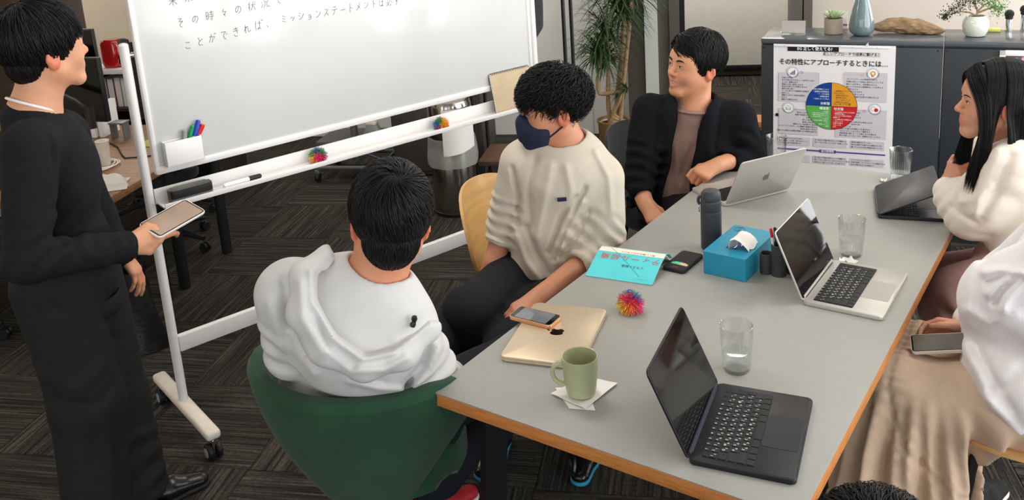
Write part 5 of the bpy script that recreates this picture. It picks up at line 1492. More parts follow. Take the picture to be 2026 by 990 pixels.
        vv = v - np.asarray(offset, float)
        me.vertices.add(len(v)); me.vertices.foreach_set('co', vv.astype(np.float32).ravel())
        me.loops.add(F.size); me.loops.foreach_set('vertex_index', F.astype(np.int32).ravel())
        me.polygons.add(len(F)); me.polygons.foreach_set('loop_start', np.arange(0, F.size, 4, dtype=np.int32))
        me.polygons.foreach_set('use_smooth', np.ones(len(F), bool))
        me.update(calc_edges=True); me.validate()
        if colors is not None:
            base = np.array(lin(colors)); W = np.full(len(v), .15); Cc = np.tile(base, (len(v), 1)) * .15
            for kind, par, c_, r, k, col, op in s.P:
                if col is None or op != 'u': continue
                near = np.linalg.norm(v - c_, axis=1) < r + .03
                if not near.any(): continue
                w = np.exp(-np.maximum(s._d(kind, par, v[near]), 0) / .004)
                W[near] += w; Cc[near] += w[:, None] * np.array(lin(col))
            Cc /= W[:, None]
            at = me.color_attributes.new('Col', 'FLOAT_COLOR', 'POINT')
            at.data.foreach_set('color', np.concatenate([Cc, np.ones((len(v), 1))], 1).astype(np.float32).ravel())
        return me

SKIN = (214, 164, 134)
def head_vol(v, F, skin=SKIN, smile=False, lips=(190, 112, 104), ears=True, jaw=1.0):
    """adds a head in frame F; origin between the ears at eye level"""
    s = F.sc; R = F.R()
    red = tuple(int(a * b) for a, b in zip(skin, (1.0, .93, .91)))
    E = lambda x, y, z, rx, ry, rz, k=.02, col=skin, op='u': v.ell(F.p(x, y, z), np.array([rx, ry, rz]) * s, R, k * s, col, op)
    Cp = lambda a, b, ra, rb, k=.012, col=skin: v.cap(F.p(*a), F.p(*b), ra * s, rb * s, k * s, col)
    E(0, -.012, .035, .074, .094, .084)
    E(0, .022, -.030, .060 * jaw, .062, .074, .03)
    for q in (-1, 1):
        Cp((q * .052 * jaw, .0, -.055), (q * .018, .068, -.100), .020, .017, .03)
        E(q * .036, .055, -.030, .028, .028, .028, .03)
        E(q * .045, .046, .012, .022, .03, .03, .025)
    E(0, .072, -.100, .022, .018, .016, .02)
    E(0, .060, .035, .055, .032, .045, .03)
    Cp((-.030, .079, .021), (.030, .079, .021), .0125, .0125, .012)
    for q in (-1, 1):
        E(q * .031, .099, .000, .0165, .012, .0115, .010, None, 's')
        E(q * .031, .0785, .001, .0165, .0125, .0110, .006)
    Cp((0, .084, .010), (0, .1045, -.026), .0065, .0105, .010)
    E(0, .1055, -.030, .0115, .0105, .0095, .006, red)
    for q in (-1, 1): E(q * .0125, .0945, -.034, .0075, .009, .007, .006, red)
    E(0, .076, -.062, .030, .021, .022, .02)
    if smile:
        E(0, .0985, -.0660, .0245, .014, .0082, .003, None, 's')
        Cp((-.026, .082, -.0555), (0, .0955, -.0575), .0036, .0042, .004, lips); Cp((.026, .082, -.0555), (0, .0955, -.0575), .0036, .0042, .004, lips)
        Cp((-.026, .082, -.0575), (0, .0935, -.0790), .0036, .0054, .004, lips); Cp((.026, .082, -.0575), (0, .0935, -.0790), .0036, .0054, .004, lips)
        for q in (-1, 1): E(q * .037, .064, -.040, .014, .014, .016, .02)
    else:
        Cp((-.020, .083, -.0640), (0, .0945, -.0610), .0034, .0046, .004, lips); Cp((.020, .083, -.0640), (0, .0945, -.0610), .0034, .0046, .004, lips)
        Cp((-.018, .083, -.067), (0, .0925, -.0720), .0036, .0055, .004, lips); Cp((.018, .083, -.067), (0, .0925, -.0720), .0036, .0055, .004, lips)
    if ears:
        er = tuple(int(a * b) for a, b in zip(skin, (1.02, .80, .76)))
        for q in (-1, 1):
            v.ell(F.p(q * .079, -.014, -.016), np.array([.0095, .019, .031]) * s, Frame(F.o, 0).R() @ np.eye(3) if False else R, .010 * s, er)
            v.ell(F.p(q * .089, -.010, -.012), np.array([.0065, .011, .019]) * s, R, .005 * s, er, 's')
            v.cap(F.p(q * .083, -.026, .002), F.p(q * .084, -.030, -.022), .0045 * s, .0045 * s, .006 * s, er)
def neck_vol(v, F, base, skin=SKIN, r=.054):
    s = F.sc
    v.cap(F.p(0, -.012, -.060), base, r * s, r * s * 1.08, .03, skin)
def on_face(v, F, x, z, off=.0006):
    """point of the face surface in front of local (x, z), lifted by off"""
    ys = np.linspace(.125, .045, 61)
    X = np.array([F.p(x, y, z) for y in ys])[:, None, :]
    d = v.field(X, X[:, 0], .03)[:, 0]
    i = int(np.argmax(d < 0)) if (d < 0).any() else 30
    y = ys[i]
    if i > 0: y = ys[i - 1] + (ys[i] - ys[i - 1]) * d[i - 1] / (d[i - 1] - d[i])
    return F.p(x, y + off / F.sc, z)
def eyes_for(F, person, v, half=.0, gaze=0.0, brow_up=.0, brow_w=1.0):
    """almond eyes with irises, lash lines and brows laid on the face, as parts of the person"""
    o = V3(*person.location); s = F.sc
    vh = Vol(v.k); vh.P = [q for q in v.P if q[2] is not None and np.linalg.norm(q[2] - F.o) < .17]; v = vh
    P = lambda x, z, off: Vector(on_face(v, F, x, z, off) - o)
    for q in (-1, 1):
        cx, cz = q * .0315, -.0005
        up = lambda u: (.0056 - half) * (1 - u * u) ** .8 + .0012 * u
        lo = lambda u: -(.0034 - half * .4) * (1 - u * u) ** .8 + .0012 * u
        def patch(u0, u1, nu, nv, off, rad=None, gx=0.0):
            def f(a, b):
                u = u0 + (u1 - u0) * a; x = u * .0138; t, l = up(u), lo(u)
                if rad:
                    h = math.sqrt(max(0, rad * rad - (x - gx) ** 2)); t, l = min(t, h + .0006), max(l, -h + .0006)
                    if t < l: t = l = (t + l) / 2
                return P(cx + q * x, cz + l + (t - l) * b, off)
            return MB().grid(f, nu, nv, 0)
        e = patch(-.98, .98, 11, 5, .0006).build('eye', 'eye_white', person)
        r = .0056; g = gaze * q
        patch(max(-.95, (g - r) / .0138), min(.95, (g + r) / .0138), 9, 5, .0011, r, g).build('iris', 'eye_iris', e)
        MB().tube([P(cx + q * u * .0138, cz + up(u) + .0004, .0008) for u in (-1, -.7, -.35, 0, .35, .7, 1.08)], [.0005 * s, .0009 * s, .0011 * s, .0012 * s, .0012 * s, .0011 * s, .0005 * s], 6).build('lash_line', 'hair_black', person)
        MB().tube([P(q * x, z + brow_up, .0006) for x, z in ((.0135, .0175), (.019, .0205), (.026, .0225), (.034, .0235), (.042, .0225), (.049, .0190))], [.0016 * s * brow_w, .0026 * s * brow_w, .0028 * s * brow_w, .0026 * s * brow_w, .0020 * s * brow_w, .0006 * s], 8).build('eyebrow', 'hair_black', person)
M('eye_white', (226, 220, 214), .15, var=.02); M('eye_iris', (28, 18, 14), .08, var=.1)
def hair_mat(name, rgb, rough=.44):
    m = M(name, rgb, rough, var=.35, vscale=1, spec=.2, stretch=(260, 260, 22), bump=.4, bscale=1)
    return m
hair_mat('hair_black', (20, 18, 19)); hair_mat('hair_brownblack', (22, 18, 17), .62)
skin_mat('skin')

def hand_vol(v, wrist, fwd, back, side, curls, thumb=(.5, .35), skin=SKIN, sc=1.0, spread=.0, tc=None):
    """hand from the wrist: fwd = along the palm, back = back of the hand, side = +1 thumb on the +x axis (fwd x back); curls per finger"""
    Y = unit(fwd); Zb = unit(np.asarray(back, float) - Y * (np.asarray(back, float) @ Y)); X = np.cross(Y, Zb) * side
    o = np.asarray(wrist, float)
    P = lambda x, y, z: o + (X * x + Y * y + Zb * z) * sc
    red = tuple(int(a * b) for a, b in zip(skin, (1.0, .88, .85)))
    MCP = [(.026, .088, .0), (.008, .092, .003), (-.010, .087, .001), (-.026, .077, -.003)]
    LEN = [(.043, .026, .021), (.047, .030, .022), (.043, .028, .021), (.034, .021, .018)]
    v.cap(P(0, -.03, 0), P(0, .02, 0), .025 * sc, .028 * sc, .02, skin, sq=(Zb, .75))
    for i, m in enumerate(MCP):
        v.cap(P(m[0] * .45, .012, 0), P(*m), .0165 * sc, .0125 * sc, .012, skin)
        d = Y + X * (.10 * (1.5 - i) * (.5 + spread)); d = unit(d); a = P(*m)
        c = curls[i] if hasattr(curls[i], '__len__') else (curls[i], curls[i] * 1.1, curls[i] * .7)
        ang = 0
        r = [.0098, .0088, .0080, .0068]
        if i == 3: r = [.0088, .0078, .0070, .0060]
        for j in range(3):
            ang += c[j]
            dd = d * math.cos(ang) - Zb * math.sin(ang)
            b = a + dd * LEN[i][j] * sc
            v.cap(a, b, r[j] * sc, r[j + 1] * sc, .0035, red if j == 0 else skin)
            a = b
    t0 = P(.020, .022, -.008); t1 = P(.040, .048, -.016)
    v.cap(t0, t1, .0165 * sc, .0130 * sc, .012, skin)
    if tc is None:
        td = unit(Y * .85 + X * thumb[0] - Zb * thumb[1])
        t2 = t1 + td * .034 * sc; t3 = t2 + unit(td + Y * .25 - X * .35) * .027 * sc
    else:
        t2 = P(*tc[0]); t3 = P(*tc[1])
    v.cap(t1, t2, .0118 * sc, .0100 * sc, .005, skin); v.cap(t2, t3, .0102 * sc, .0080 * sc, .004, skin)

def person(label, anchor):
    return thing('person', label, 'person', (anchor[0], anchor[1], 0.0))
def grow(v, name, mat, who, h=.006, smooth=1, colors=None):
    me = v.mesh(name, h, smooth, colors, who.location)
    return link(name, me, mat, who)

def rows_unit(A): return A / np.maximum(np.linalg.norm(A, axis=-1, keepdims=True), 1e-9)
class Hair:
    """locks combed over a skull-shaped shell, joined in one mesh"""
    def __init__(s, F, c=(0, -.014, .034), r=(.083, .103, .094)):
        s.F, s.c, s.r = F, V3(*c), V3(*r); s.v = []; s.f = []; s.n = 0
    def shell(s, q, off):
        L = np.linalg.norm((q - s.c) / s.r, axis=-1, keepdims=True)
        return s.c + (q - s.c) * ((1 + off) / np.maximum(L, 1e-6))
    def locks(s, P, w, th=.35):
        """P (n, steps, 3) local points, w (n,) half widths"""
        F = s.F; P = F.o + (P[..., :1] * F.X + P[..., 1:2] * F.Y + P[..., 2:] * F.Z) * F.sc
        n, m, _ = P.shape
        T = np.empty_like(P); T[:, 1:-1] = P[:, 2:] - P[:, :-2]; T[:, 0] = P[:, 1] - P[:, 0]; T[:, -1] = P[:, -1] - P[:, -2]
        T = rows_unit(T); out = rows_unit(P - F.p(*s.c)); side = rows_unit(np.cross(T, out)); up = np.cross(side, T)
        f = np.linspace(0, 1, m)[None, :, None]
        ww = w[:, None, None] * (.65 + 1.4 * f * (1 - f)) * (1 - f ** 4 * .95)
        V = np.stack([P + side * ww, P + up * ww * th, P - side * ww, P - up * ww * th], 2)
        base = s.n + np.arange(n * m).reshape(n, m) * 4
        a, b = base[:, :-1].ravel(), base[:, 1:].ravel()
        for k in range(4): s.f.append(np.stack([a + k, a + (k + 1) % 4, b + (k + 1) % 4, b + k], 1))
        s.v.append(V.reshape(-1, 3)); s.n += n * m * 4
    def comb(s, n, seed, root, flow, length, w=.004, steps=7, lift=(.0, .06), curl=0.0, grav=.0, freq=9, jitter=.12, settle=.4):
        """root(rnd) -> local point; flow(Q) -> local directions, both for all locks at once"""
        rnd = random.Random(seed); g = np.random.default_rng(seed)
        q = np.array([root(rnd) for _ in range(n)], float)
        off = g.uniform(*lift, (n, 1)); q = s.shell(q, off * .5)
        L = (length(q) if callable(length) else np.full(n, float(length)))[:, None] * g.uniform(.75, 1.15, (n, 1))
        ph = g.uniform(0, 6.28, (n, 1)); amp = curl * g.uniform(.5, 1.3, (n, 1)); jit = g.normal(0, jitter, (n, 3))
        P = [q]
        for i in range(steps):
            N = rows_unit((q - s.c) / s.r ** 2)
            d = rows_unit(flow(q)) + jit
            d = rows_unit(d - N * (d * N).sum(1, keepdims=True)) + V3(0, 0, -grav * (i + 1) / steps)
            d = rows_unit(d); q = q + d * L / steps
            o = off * (1 - settle * (i + 1) / steps)
            ins = np.linalg.norm((q - s.c) / s.r, axis=1, keepdims=True)
            pull = (ins < 1 + o) | ((q[:, 2:] > s.c[2] - s.r[2] * .75) & (ins < (1 + o) * 1.2))
            q = np.where(pull, s.shell(q, o), q)
            p_ = q
            if curl:
                tt = rows_unit(np.cross(d, N)); a_ = ph + i * freq * .35
                p_ = q + (tt * np.sin(a_) + N * np.cos(a_)) * amp * min(1, (i + 1) / 2)
            P.append(p_)
        s.locks(np.stack(P, 1), w * g.uniform(.7, 1.2, n))
    def build(s, name, mat, who):
        me = bpy.data.meshes.new(name)
        v = np.concatenate(s.v) - V3(*who.location); F = np.concatenate(s.f)
        me.vertices.add(len(v)); me.vertices.foreach_set('co', v.astype(np.float32).ravel())
        me.loops.add(F.size); me.loops.foreach_set('vertex_index', F.astype(np.int32).ravel())
        me.polygons.add(len(F)); me.polygons.foreach_set('loop_start', np.arange(0, F.size, 4, dtype=np.int32))
        me.polygons.foreach_set('use_smooth', np.ones(len(F), bool)); me.update(calc_edges=True)
        return link(name, me, mat, who)
def lerp(a, b, t): return np.asarray(a, float) * (1 - t) + np.asarray(b, float) * t

J = {'p1': {'head': [-1.283, -0.115, 1.524], 'neck': [-1.312, -0.173, 1.341], 'chest': [-1.341, -0.142, 1.135], 'waist': [-1.341, -0.142, 0.775], 'shR': [-1.203, -0.245, 1.267], 'elR': [-1.17, -0.336, 0.961], 'wrR': [-1.092, -0.093, 0.927], 'haR': [-1.078, -0.021, 0.918], 'tabA': [-1.097, -0.014, 0.973], 'tabB': [-1.114, 0.173, 0.983], 'tabC': [-1.042, 0.14, 0.955], 'tabD': [-1.013, -0.026, 0.938], 'shL': [-1.476, -0.011, 1.195], 'elL': [-1.47, 0.045, 0.906], 'wrL': [-1.375, 0.057, 0.792], 'hipR': [-1.274, -0.187, 0.657], 'hipL': [-1.355, -0.081, 0.604], 'knR': [-1.207, -0.231, 0.439], 'knL': [-1.275, -0.101, 0.362], 'anR': [-1.186, -0.279, 0.047], 'anL': [-1.208, -0.123, 0.084]}, 'p2': {'head': [-0.1, 0.025, 1.144], 'neck': [-0.139, -0.014, 1.002], 'shL': [-0.295, -0.142, 0.977], 'shR': [-0.079, 0.004, 0.866], 'elR': [-0.007, 0.076, 0.741], 'wrR': [-0.095, 0.342, 0.614], 'elL': [-0.358, -0.163, 0.807], 'chest': [-0.168, -0.086, 0.887], 'waist': [-0.229, -0.077, 0.656]}, 'p3': {'head': [-0.228, 0.964, 1.172], 'neck': [-0.184, 0.993, 1.017], 'shR': [-0.339, 0.927, 0.978], 'elR': [-0.41, 0.916, 0.753], 'wrR': [-0.435, 0.851, 0.622], 'haR': [-0.45, 0.818, 0.557], 'shL': [-0.103, 1.047, 0.919], 'elL': [-0.092, 1.031, 0.675], 'wrL': [-0.152, 0.715, 0.621], 'haL': [-0.175, 0.616, 0.605], 'chest': [-0.224, 0.991, 0.932], 'waist': [-0.276, 0.993, 0.616], 'hipR': [-0.348, 0.981, 0.538], 'hipL': [-0.212, 0.999, 0.531], 'knR': [-0.343, 0.601, 0.594], 'knL': [-0.17, 0.571, 0.572], 'anR': [-0.33, 0.597, 0.318]}, 'p4': {'head': [-0.095, 1.818, 1.148], 'neck': [-0.103, 1.814, 0.952], 'shR': [-0.258, 1.741, 0.956], 'elR': [-0.271, 1.646, 0.703], 'wrR': [-0.214, 1.585, 0.625], 'haR': [-0.148, 1.55, 0.571], 'shL': [0.038, 1.902, 0.91], 'elL': [0.058, 1.978, 0.745], 'wrL': [0.027, 1.742, 0.767], 'haL': [-0.016, 1.634, 0.754], 'opA': [-0.073, 1.706, 0.975], 'opB': [-0.087, 1.683, 0.827], 'opC': [-0.13, 1.691, 0.606], 'chest': [-0.128, 1.846, 0.856], 'waist': [-0.184, 1.842, 0.545]}, 'p5': {'head': [1.003, 1.545, 1.164], 'neck': [1.041, 1.549, 1.022], 'sh': [1.067, 1.491, 0.991], 'el': [0.956, 1.541, 0.783], 'wr': [0.873, 1.583, 0.852], 'ha': [0.901, 1.586, 0.906], 'shF': [0.987, 1.765, 0.936], 'chest': [1.067, 1.602, 0.894], 'waist': [1.122, 1.577, 0.711], 'ha2': [1.059, 1.501, 0.802], 'hip': [1.084, 1.553, 0.696], 'kn': [0.932, 1.488, 0.591], 'an': [0.841, 1.509, 0.41], 'kn2': [0.955, 1.661, 0.556]}, 'p6': {'sh': [1.182, 0.972, 0.902], 'el': [1.084, 0.944, 0.795], 'wr': [1.055, 1.062, 0.638], 'ha': [1.002, 1.058, 0.634], 'ph': [0.965, 1.005, 0.601], 'chest': [1.218, 1.035, 0.771], 'waist': [1.129, 0.988, 0.523], 'hip': [1.12, 0.987, 0.475], 'kn': [0.849, 0.996, 0.514]}}
LN = {'HOODR': [[[[-0.135, -0.152, 1.12], [-0.164, -0.181, 1.074], [-0.166, -0.183, 0.998], [-0.142, -0.159, 0.909], [-0.099, -0.115, 0.845], [-0.05, -0.067, 0.848], [-0.006, -0.022, 0.884], [0.017, 0.001, 0.905]], 0.018, 0.0093, [0.636, -0.631, 0.444]], [[[-0.126, -0.143, 1.133], [-0.154, -0.172, 1.087], [-0.156, -0.174, 1.012], [-0.132, -0.149, 0.923], [-0.089, -0.106, 0.859], [-0.041, -0.057, 0.862], [0.004, -0.012, 0.898], [0.026, 0.01, 0.919]], -0.015, 0.0119, [0.636, -0.631, 0.444]], [[[-0.182, -0.199, 1.053], [-0.183, -0.2, 0.964], [-0.157, -0.174, 0.875]], 0.015, 0.0136, [0.636, -0.631, 0.444]], [[[-0.165, -0.182, 0.973], [-0.144, -0.161, 0.877], [-0.115, -0.132, 0.827]], -0.0105, 0.0085, [0.636, -0.631, 0.444]], [[[-0.148, -0.165, 0.878], [-0.115, -0.132, 0.82], [-0.066, -0.082, 0.808], [-0.03, -0.047, 0.83]], 0.012, 0.0102, [0.636, -0.631, 0.444]], [[[-0.095, -0.111, 1.034], [-0.103, -0.12, 0.984], [-0.115, -0.132, 0.935]], -0.0045, 0.0034, [0.636, -0.631, 0.444]], [[[-0.065, -0.081, 1.002], [-0.078, -0.095, 0.927], [-0.091, -0.108, 0.864]], -0.009, 0.0102, [0.636, -0.631, 0.444]], [[[-0.03, -0.046, 0.968], [-0.051, -0.067, 0.908], [-0.079, -0.095, 0.861]], -0.0075, 0.0102, [0.636, -0.631, 0.444]]], 'JR': [[[[-0.238, -0.256, 1.014], [-0.232, -0.249, 0.949], [-0.233, -0.251, 0.885]], 0.012, 0.017, [0.636, -0.631, 0.444]], [[[-0.205, -0.223, 0.93], [-0.196, -0.213, 0.869], [-0.182, -0.199, 0.82]], 0.015, 0.0153, [0.636, -0.631, 0.444]], [[[-0.214, -0.232, 1.06], [-0.207, -0.225, 0.956], [-0.194, -0.211, 0.876]], -0.015, 0.0119, [0.636, -0.631, 0.444]], [[[0.03, 0.014, 0.836], [0.009, -0.007, 0.773], [-0.024, -0.04, 0.733]], 0.018, 0.0136, [0.636, -0.631, 0.444]], [[[0.015, -0.001, 0.879], [-0.002, -0.018, 0.803], [-0.031, -0.047, 0.749]], -0.0135, 0.0102, [0.636, -0.631, 0.444]], [[[-0.126, -0.143, 0.79], [-0.078, -0.094, 0.756], [-0.036, -0.053, 0.741]], 0.009, 0.0085, [0.636, -0.631, 0.444]], [[[-0.117, -0.134, 0.797], [-0.068, -0.085, 0.772]], -0.006, 0.0051, [0.636, -0.631, 0.444]]], 'LOOP': [[-0.198, -0.102, 1.079], [-0.206, -0.167, 1.053], [-0.185, -0.202, 0.977], [-0.134, -0.193, 0.896], [-0.068, -0.141, 0.845], [-0.013, -0.072, 0.854], [-0.002, 0.011, 0.883], [-0.069, 0.014, 0.927]], 'HC': [-0.113, -0.094, 0.925], 'CAV': [-0.053, -0.112, 0.993], 'COL': [[-0.209, -0.113, 1.062], [-0.208, -0.084, 1.079]], 'LOGO3': [[-0.167, 0.867, 0.891], [-0.138, 0.886, 0.892], [-0.167, 0.867, 0.907]], 'PH6': [[0.911, 0.951, 0.629], [1.028, 0.98, 0.652], [0.943, 0.903, 0.622], [1.036, 0.93, 0.639]], 'TOG': [[0.017, -0.049, 0.946], [0.016, -0.049, 0.939], [0.015, -0.05, 0.933], [0.013, -0.052, 0.927], [0.012, -0.054, 0.921]], 'P3': [[[[-0.096, 0.932, 0.922], [-0.123, 0.914, 0.857], [-0.157, 0.892, 0.78], [-0.192, 0.869, 0.674]], -0.017, 0.008, [0.52, -0.786, 0.335]], [[[-0.292, 0.802, 1.008], [-0.28, 0.81, 0.903], [-0.289, 0.804, 0.798]], -0.0119, 0.008, [0.52, -0.786, 0.335]], [[[-0.185, 0.873, 1.001], [-0.212, 0.856, 0.881], [-0.238, 0.838, 0.758]], 0.0102, 0.0144, [0.52, -0.786, 0.335]], [[[-0.225, 0.847, 1.038], [-0.251, 0.829, 0.919], [-0.25, 0.83, 0.795]], -0.0102, 0.0128, [0.52, -0.786, 0.335]], [[[-0.121, 0.915, 0.892], [-0.166, 0.886, 0.825], [-0.206, 0.859, 0.702]], -0.0187, 0.008, [0.52, -0.786, 0.335]], [[[-0.108, 0.924, 0.874], [-0.153, 0.894, 0.788], [-0.187, 0.872, 0.664]], 0.0136, 0.0112, [0.52, -0.786, 0.335]], [[[-0.089, 0.937, 0.837], [-0.127, 0.911, 0.751], [-0.172, 0.882, 0.682]], -0.0136, 0.008, [0.52, -0.786, 0.335]], [[[-0.061, 0.955, 1.044], [-0.03, 0.976, 0.956], [-0.027, 0.978, 0.833]], 0.0102, 0.0112, [0.52, -0.786, 0.335]], [[[-0.145, 0.9, 0.998], [-0.134, 0.907, 0.911], [-0.145, 0.9, 0.823]], 0.0085, 0.0128, [0.52, -0.786, 0.335]], [[[-0.294, 0.801, 0.762], [-0.271, 0.816, 0.67], [-0.232, 0.842, 0.603]], 0.0136, 0.0128, [0.52, -0.786, 0.335]], [[[-0.264, 0.821, 0.796], [-0.241, 0.836, 0.704], [-0.209, 0.857, 0.629]], -0.0136, 0.0096, [0.52, -0.786, 0.335]]], 'P5': [[[[1.029, 1.447, 1.034], [0.995, 1.444, 0.935], [0.98, 1.443, 0.835]], 0.013, 0.0162, [0.093, -0.942, 0.322]], [[[1.063, 1.451, 1.022], [1.03, 1.448, 0.907], [0.994, 1.444, 0.821]], -0.0104, 0.0126, [0.093, -0.942, 0.322]], [[[0.983, 1.443, 1.03], [0.966, 1.441, 0.964], [0.942, 1.439, 0.896]], -0.013, 0.0108, [0.093, -0.942, 0.322]], [[[0.937, 1.438, 0.863], [0.977, 1.442, 0.876], [1.016, 1.446, 0.921]], 0.0104, 0.0108, [0.093, -0.942, 0.322]], [[[0.91, 1.436, 0.843], [0.939, 1.439, 0.822], [0.981, 1.443, 0.803]], -0.0078, 0.009, [0.093, -0.942, 0.322]]], 'P6': [[[[1.165, 0.87, 0.913], [1.122, 0.867, 0.886], [1.095, 0.865, 0.847]], 0.0192, 0.0117, [0.071, -0.919, 0.389]], [[[1.165, 0.87, 0.907], [1.116, 0.866, 0.911], [1.083, 0.864, 0.899]], 0.0168, 0.0108, [0.071, -0.919, 0.389]], [[[1.166, 0.87, 0.903], [1.136, 0.868, 0.848], [1.127, 0.867, 0.812]], 0.0168, 0.0108, [0.071, -0.919, 0.389]], [[[1.161, 0.87, 0.906], [1.127, 0.867, 0.9], [1.09, 0.864, 0.876]], -0.0168, 0.0072, [0.071, -0.919, 0.389]], [[[1.161, 0.87, 0.902], [1.124, 0.867, 0.866], [1.105, 0.865, 0.824]], -0.0168, 0.0072, [0.071, -0.919, 0.389]], [[[1.154, 0.869, 0.804], [1.102, 0.865, 0.765], [1.05, 0.861, 0.789]], 0.0096, 0.0144, [0.071, -0.919, 0.389]], [[[1.054, 0.862, 0.921], [1.046, 0.861, 0.865], [1.053, 0.861, 0.797]], 0.0096, 0.0162, [0.071, -0.919, 0.389]], [[[1.044, 0.861, 0.682], [1.087, 0.864, 0.621], [1.114, 0.866, 0.541]], 0.012, 0.0162, [0.071, -0.919, 0.389]], [[[1.072, 0.863, 0.689], [1.109, 0.866, 0.626], [1.158, 0.87, 0.553]], -0.012, 0.0126, [0.071, -0.919, 0.389]], [[[1.112, 0.866, 0.57], [1.161, 0.87, 0.511], [1.192, 0.872, 0.476]], 0.012, 0.0144, [0.071, -0.919, 0.389]], [[[1.028, 0.86, 0.635], [1.056, 0.862, 0.541], [1.118, 0.866, 0.469]], 0.0096, 0.0126, [0.071, -0.919, 0.389]], [[[1.18, 0.871, 0.672], [1.144, 0.868, 0.607], [1.112, 0.866, 0.584]], -0.0096, 0.0108, [0.071, -0.919, 0.389]]], 'N2': [0.636, -0.631, 0.444]}
JJ = {p_: {k: V3(*q) for k, q in d.items()} for p_, d in J.items()}
M('knit_black', (30, 30, 34), .92, var=.12, vscale=50, bump=.5, bscale=500, spec=.2)
M('trouser_black', (30, 30, 31), .85, var=.10, vscale=30, bump=.2, bscale=700, spec=.25)
M('trouser_navy', (27, 28, 34), .85, var=.10, vscale=30, bump=.2, bscale=700, spec=.25)
M('jacket_grey', (206, 204, 203), .62, var=.03, vscale=20, bump=.12, bscale=400, spec=.35)
M('jacket_lining', (120, 124, 132), .6, var=.05)
M('sweat_beige', (206, 195, 180), .9, var=.03, vscale=30, bump=.25, bscale=600, spec=.2)
M('cardigan_black', (22, 23, 28), .95, var=.15, vscale=60, bump=.8, bscale=350, spec=.15)
M('sweater_taupe', (142, 116, 106), .9, var=.06, vscale=40, bump=.35, bscale=500, spec=.2)
M('blouse_cream', (236, 226, 214), .7, var=.03, vscale=20, bump=.15, bscale=500, spec=.3)
M('trouser_mauve', (172, 136, 134), .8, var=.06, vscale=30, bump=.2, bscale=600, spec=.2)
M('hoodie_white', (248, 244, 246), .9, var=.02, vscale=20, bump=.25, bscale=500, spec=.2)
M('skirt_beige', (204, 178, 154), .75, var=.06, vscale=20, bump=.2, bscale=500, spec=.25)
M('mask_navy', (30, 34, 62), .85, var=.08, bump=.3, bscale=700)
M('leather_black', (20, 20, 22), .25, var=.1, bump=.12, bscale=60)
M('sock_black', (20, 20, 22), .9, bump=.4, bscale=500); M('sock_pink', (214, 170, 188), .9, bump=.4, bscale=500)
M('shoe_red', (170, 24, 36), .6, bump=.2); M('shoe_white', (214, 212, 210), .6, bump=.1)
M('navy_shirt', (26, 34, 60), .85, bump=.3, bscale=500)
M('teeth', (240, 234, 222), .25, var=.02)

def hair_cap(F, who, cuts, planes, c=(0, -.014, .034), r=(.082, .102, .093), mat='hair_black', extra=None, h=.004):
    v = Vol(.02); R = F.R()
    v.ell(F.p(*c), np.array(r) * F.sc, R)
    if extra: extra(v)
    for (cc, rr) in cuts: v.ell(F.p(*cc), np.array(rr) * F.sc, R, .006, None, 's')
    for (pp, nn) in planes: v.cut(F.p(*pp), F.X * nn[0] + F.Y * nn[1] + F.Z * nn[2])
    return grow(v, 'hair', mat, who, h, 1)
def scalp_root(zmin, front=None):
    def f(rnd):
        while True:
            a = rnd.uniform(0, 2 * PI); z = rnd.uniform(-1, 1); t = math.sqrt(max(0, 1 - z * z))
            q = V3(.08 * t * math.cos(a), -.014 + .1 * t * math.sin(a), .034 + .09 * z)
            if q[2] > zmin(q): return q
    return f

def nape_locks(hr, F, c, r, n, seed):
    """short hair lying on the back of the neck"""
    h2 = Hair(F, c, r)
    def root(rnd):
        while True:
            a = rnd.uniform(-PI, 0); z = rnd.uniform(-.75, .8); t = math.sqrt(1 - z * z)
            q = V3(c[0] + r[0] * t * math.cos(a), c[1] + r[1] * t * math.sin(a), c[2] + r[2] * z)
            return q
    h2.comb(n, seed, root, lambda q: np.stack([-q[:, 0] * 2.0, .1 + 0 * q[:, 0], -1 + 0 * q[:, 0]], 1), .034, .0016, 5, (0, .05), jitter=.15)
    hr.v += h2.v; hr.f += [f + hr.n for f in h2.f]; hr.n += h2.n
# ------------------------------------------------------------------ standing man, black sweater
j = JJ['p1']
p1 = person('standing person in black sweater and black trousers holding a tablet at the left', (-1.29, -.13))
F1 = Frame(j['head'], 84, 2, -3, 1.07)
sk1 = (216, 158, 124)
v = Vol(.02)
head_vol(v, F1, sk1, jaw=1.05)
neck_vol(v, F1, j['neck'] + V3(0, 0, -.02), sk1, .060)
v.cap(j['neck'] + V3(0, 0, -.03), j['waist'], .075, .085, .04); v.cap(j['shR'], j['shL'], .045, .045, .04)
v.chain([j['shR'], j['elR'], j['wrR']], [.042, .038, .027], .02, sk1); v.chain([j['shL'], j['elL'], j['wrL']], [.042, .038, .027], .02, sk1)
hipR, hipL = V3(-1.30, -.21, .80), V3(-1.36, -.09, .80)
v.chain([j['waist'], hipR, j['knR'], j['anR']], [.085, .07, .05, .036], .03); v.chain([j['waist'], hipL, j['knL'], j['anL']], [.085, .07, .05, .036], .03)
tA, tB, tC, tD = j['tabA'], j['tabB'], j['tabC'], j['tabD']
tc_ = (tA + tB + tC + tD) / 4
tlong = unit((tB - tA) + (tC - tD)); tshort = (tD - tA) + (tC - tB); tshort = unit(tshort - tlong * (tshort @ tlong)); tn = np.cross(tlong, tshort)
if tn[2] < 0: tn = -tn
hf = unit(lerp(tA, tD, .5) + tlong * .05 - j['wrR'])
hand_vol(v, j['wrR'] + hf * .012 + V3(.010, -.006, -.004), hf, V3(.55, -.75, .45), 1, [(.30, .75, .5), (.5, .85, .6), (.65, .95, .7), (.8, 1.0, .7)], (.25, -.05), sk1, 1.03, tc=((.034, .082, .006), (.024, .106, .012)))
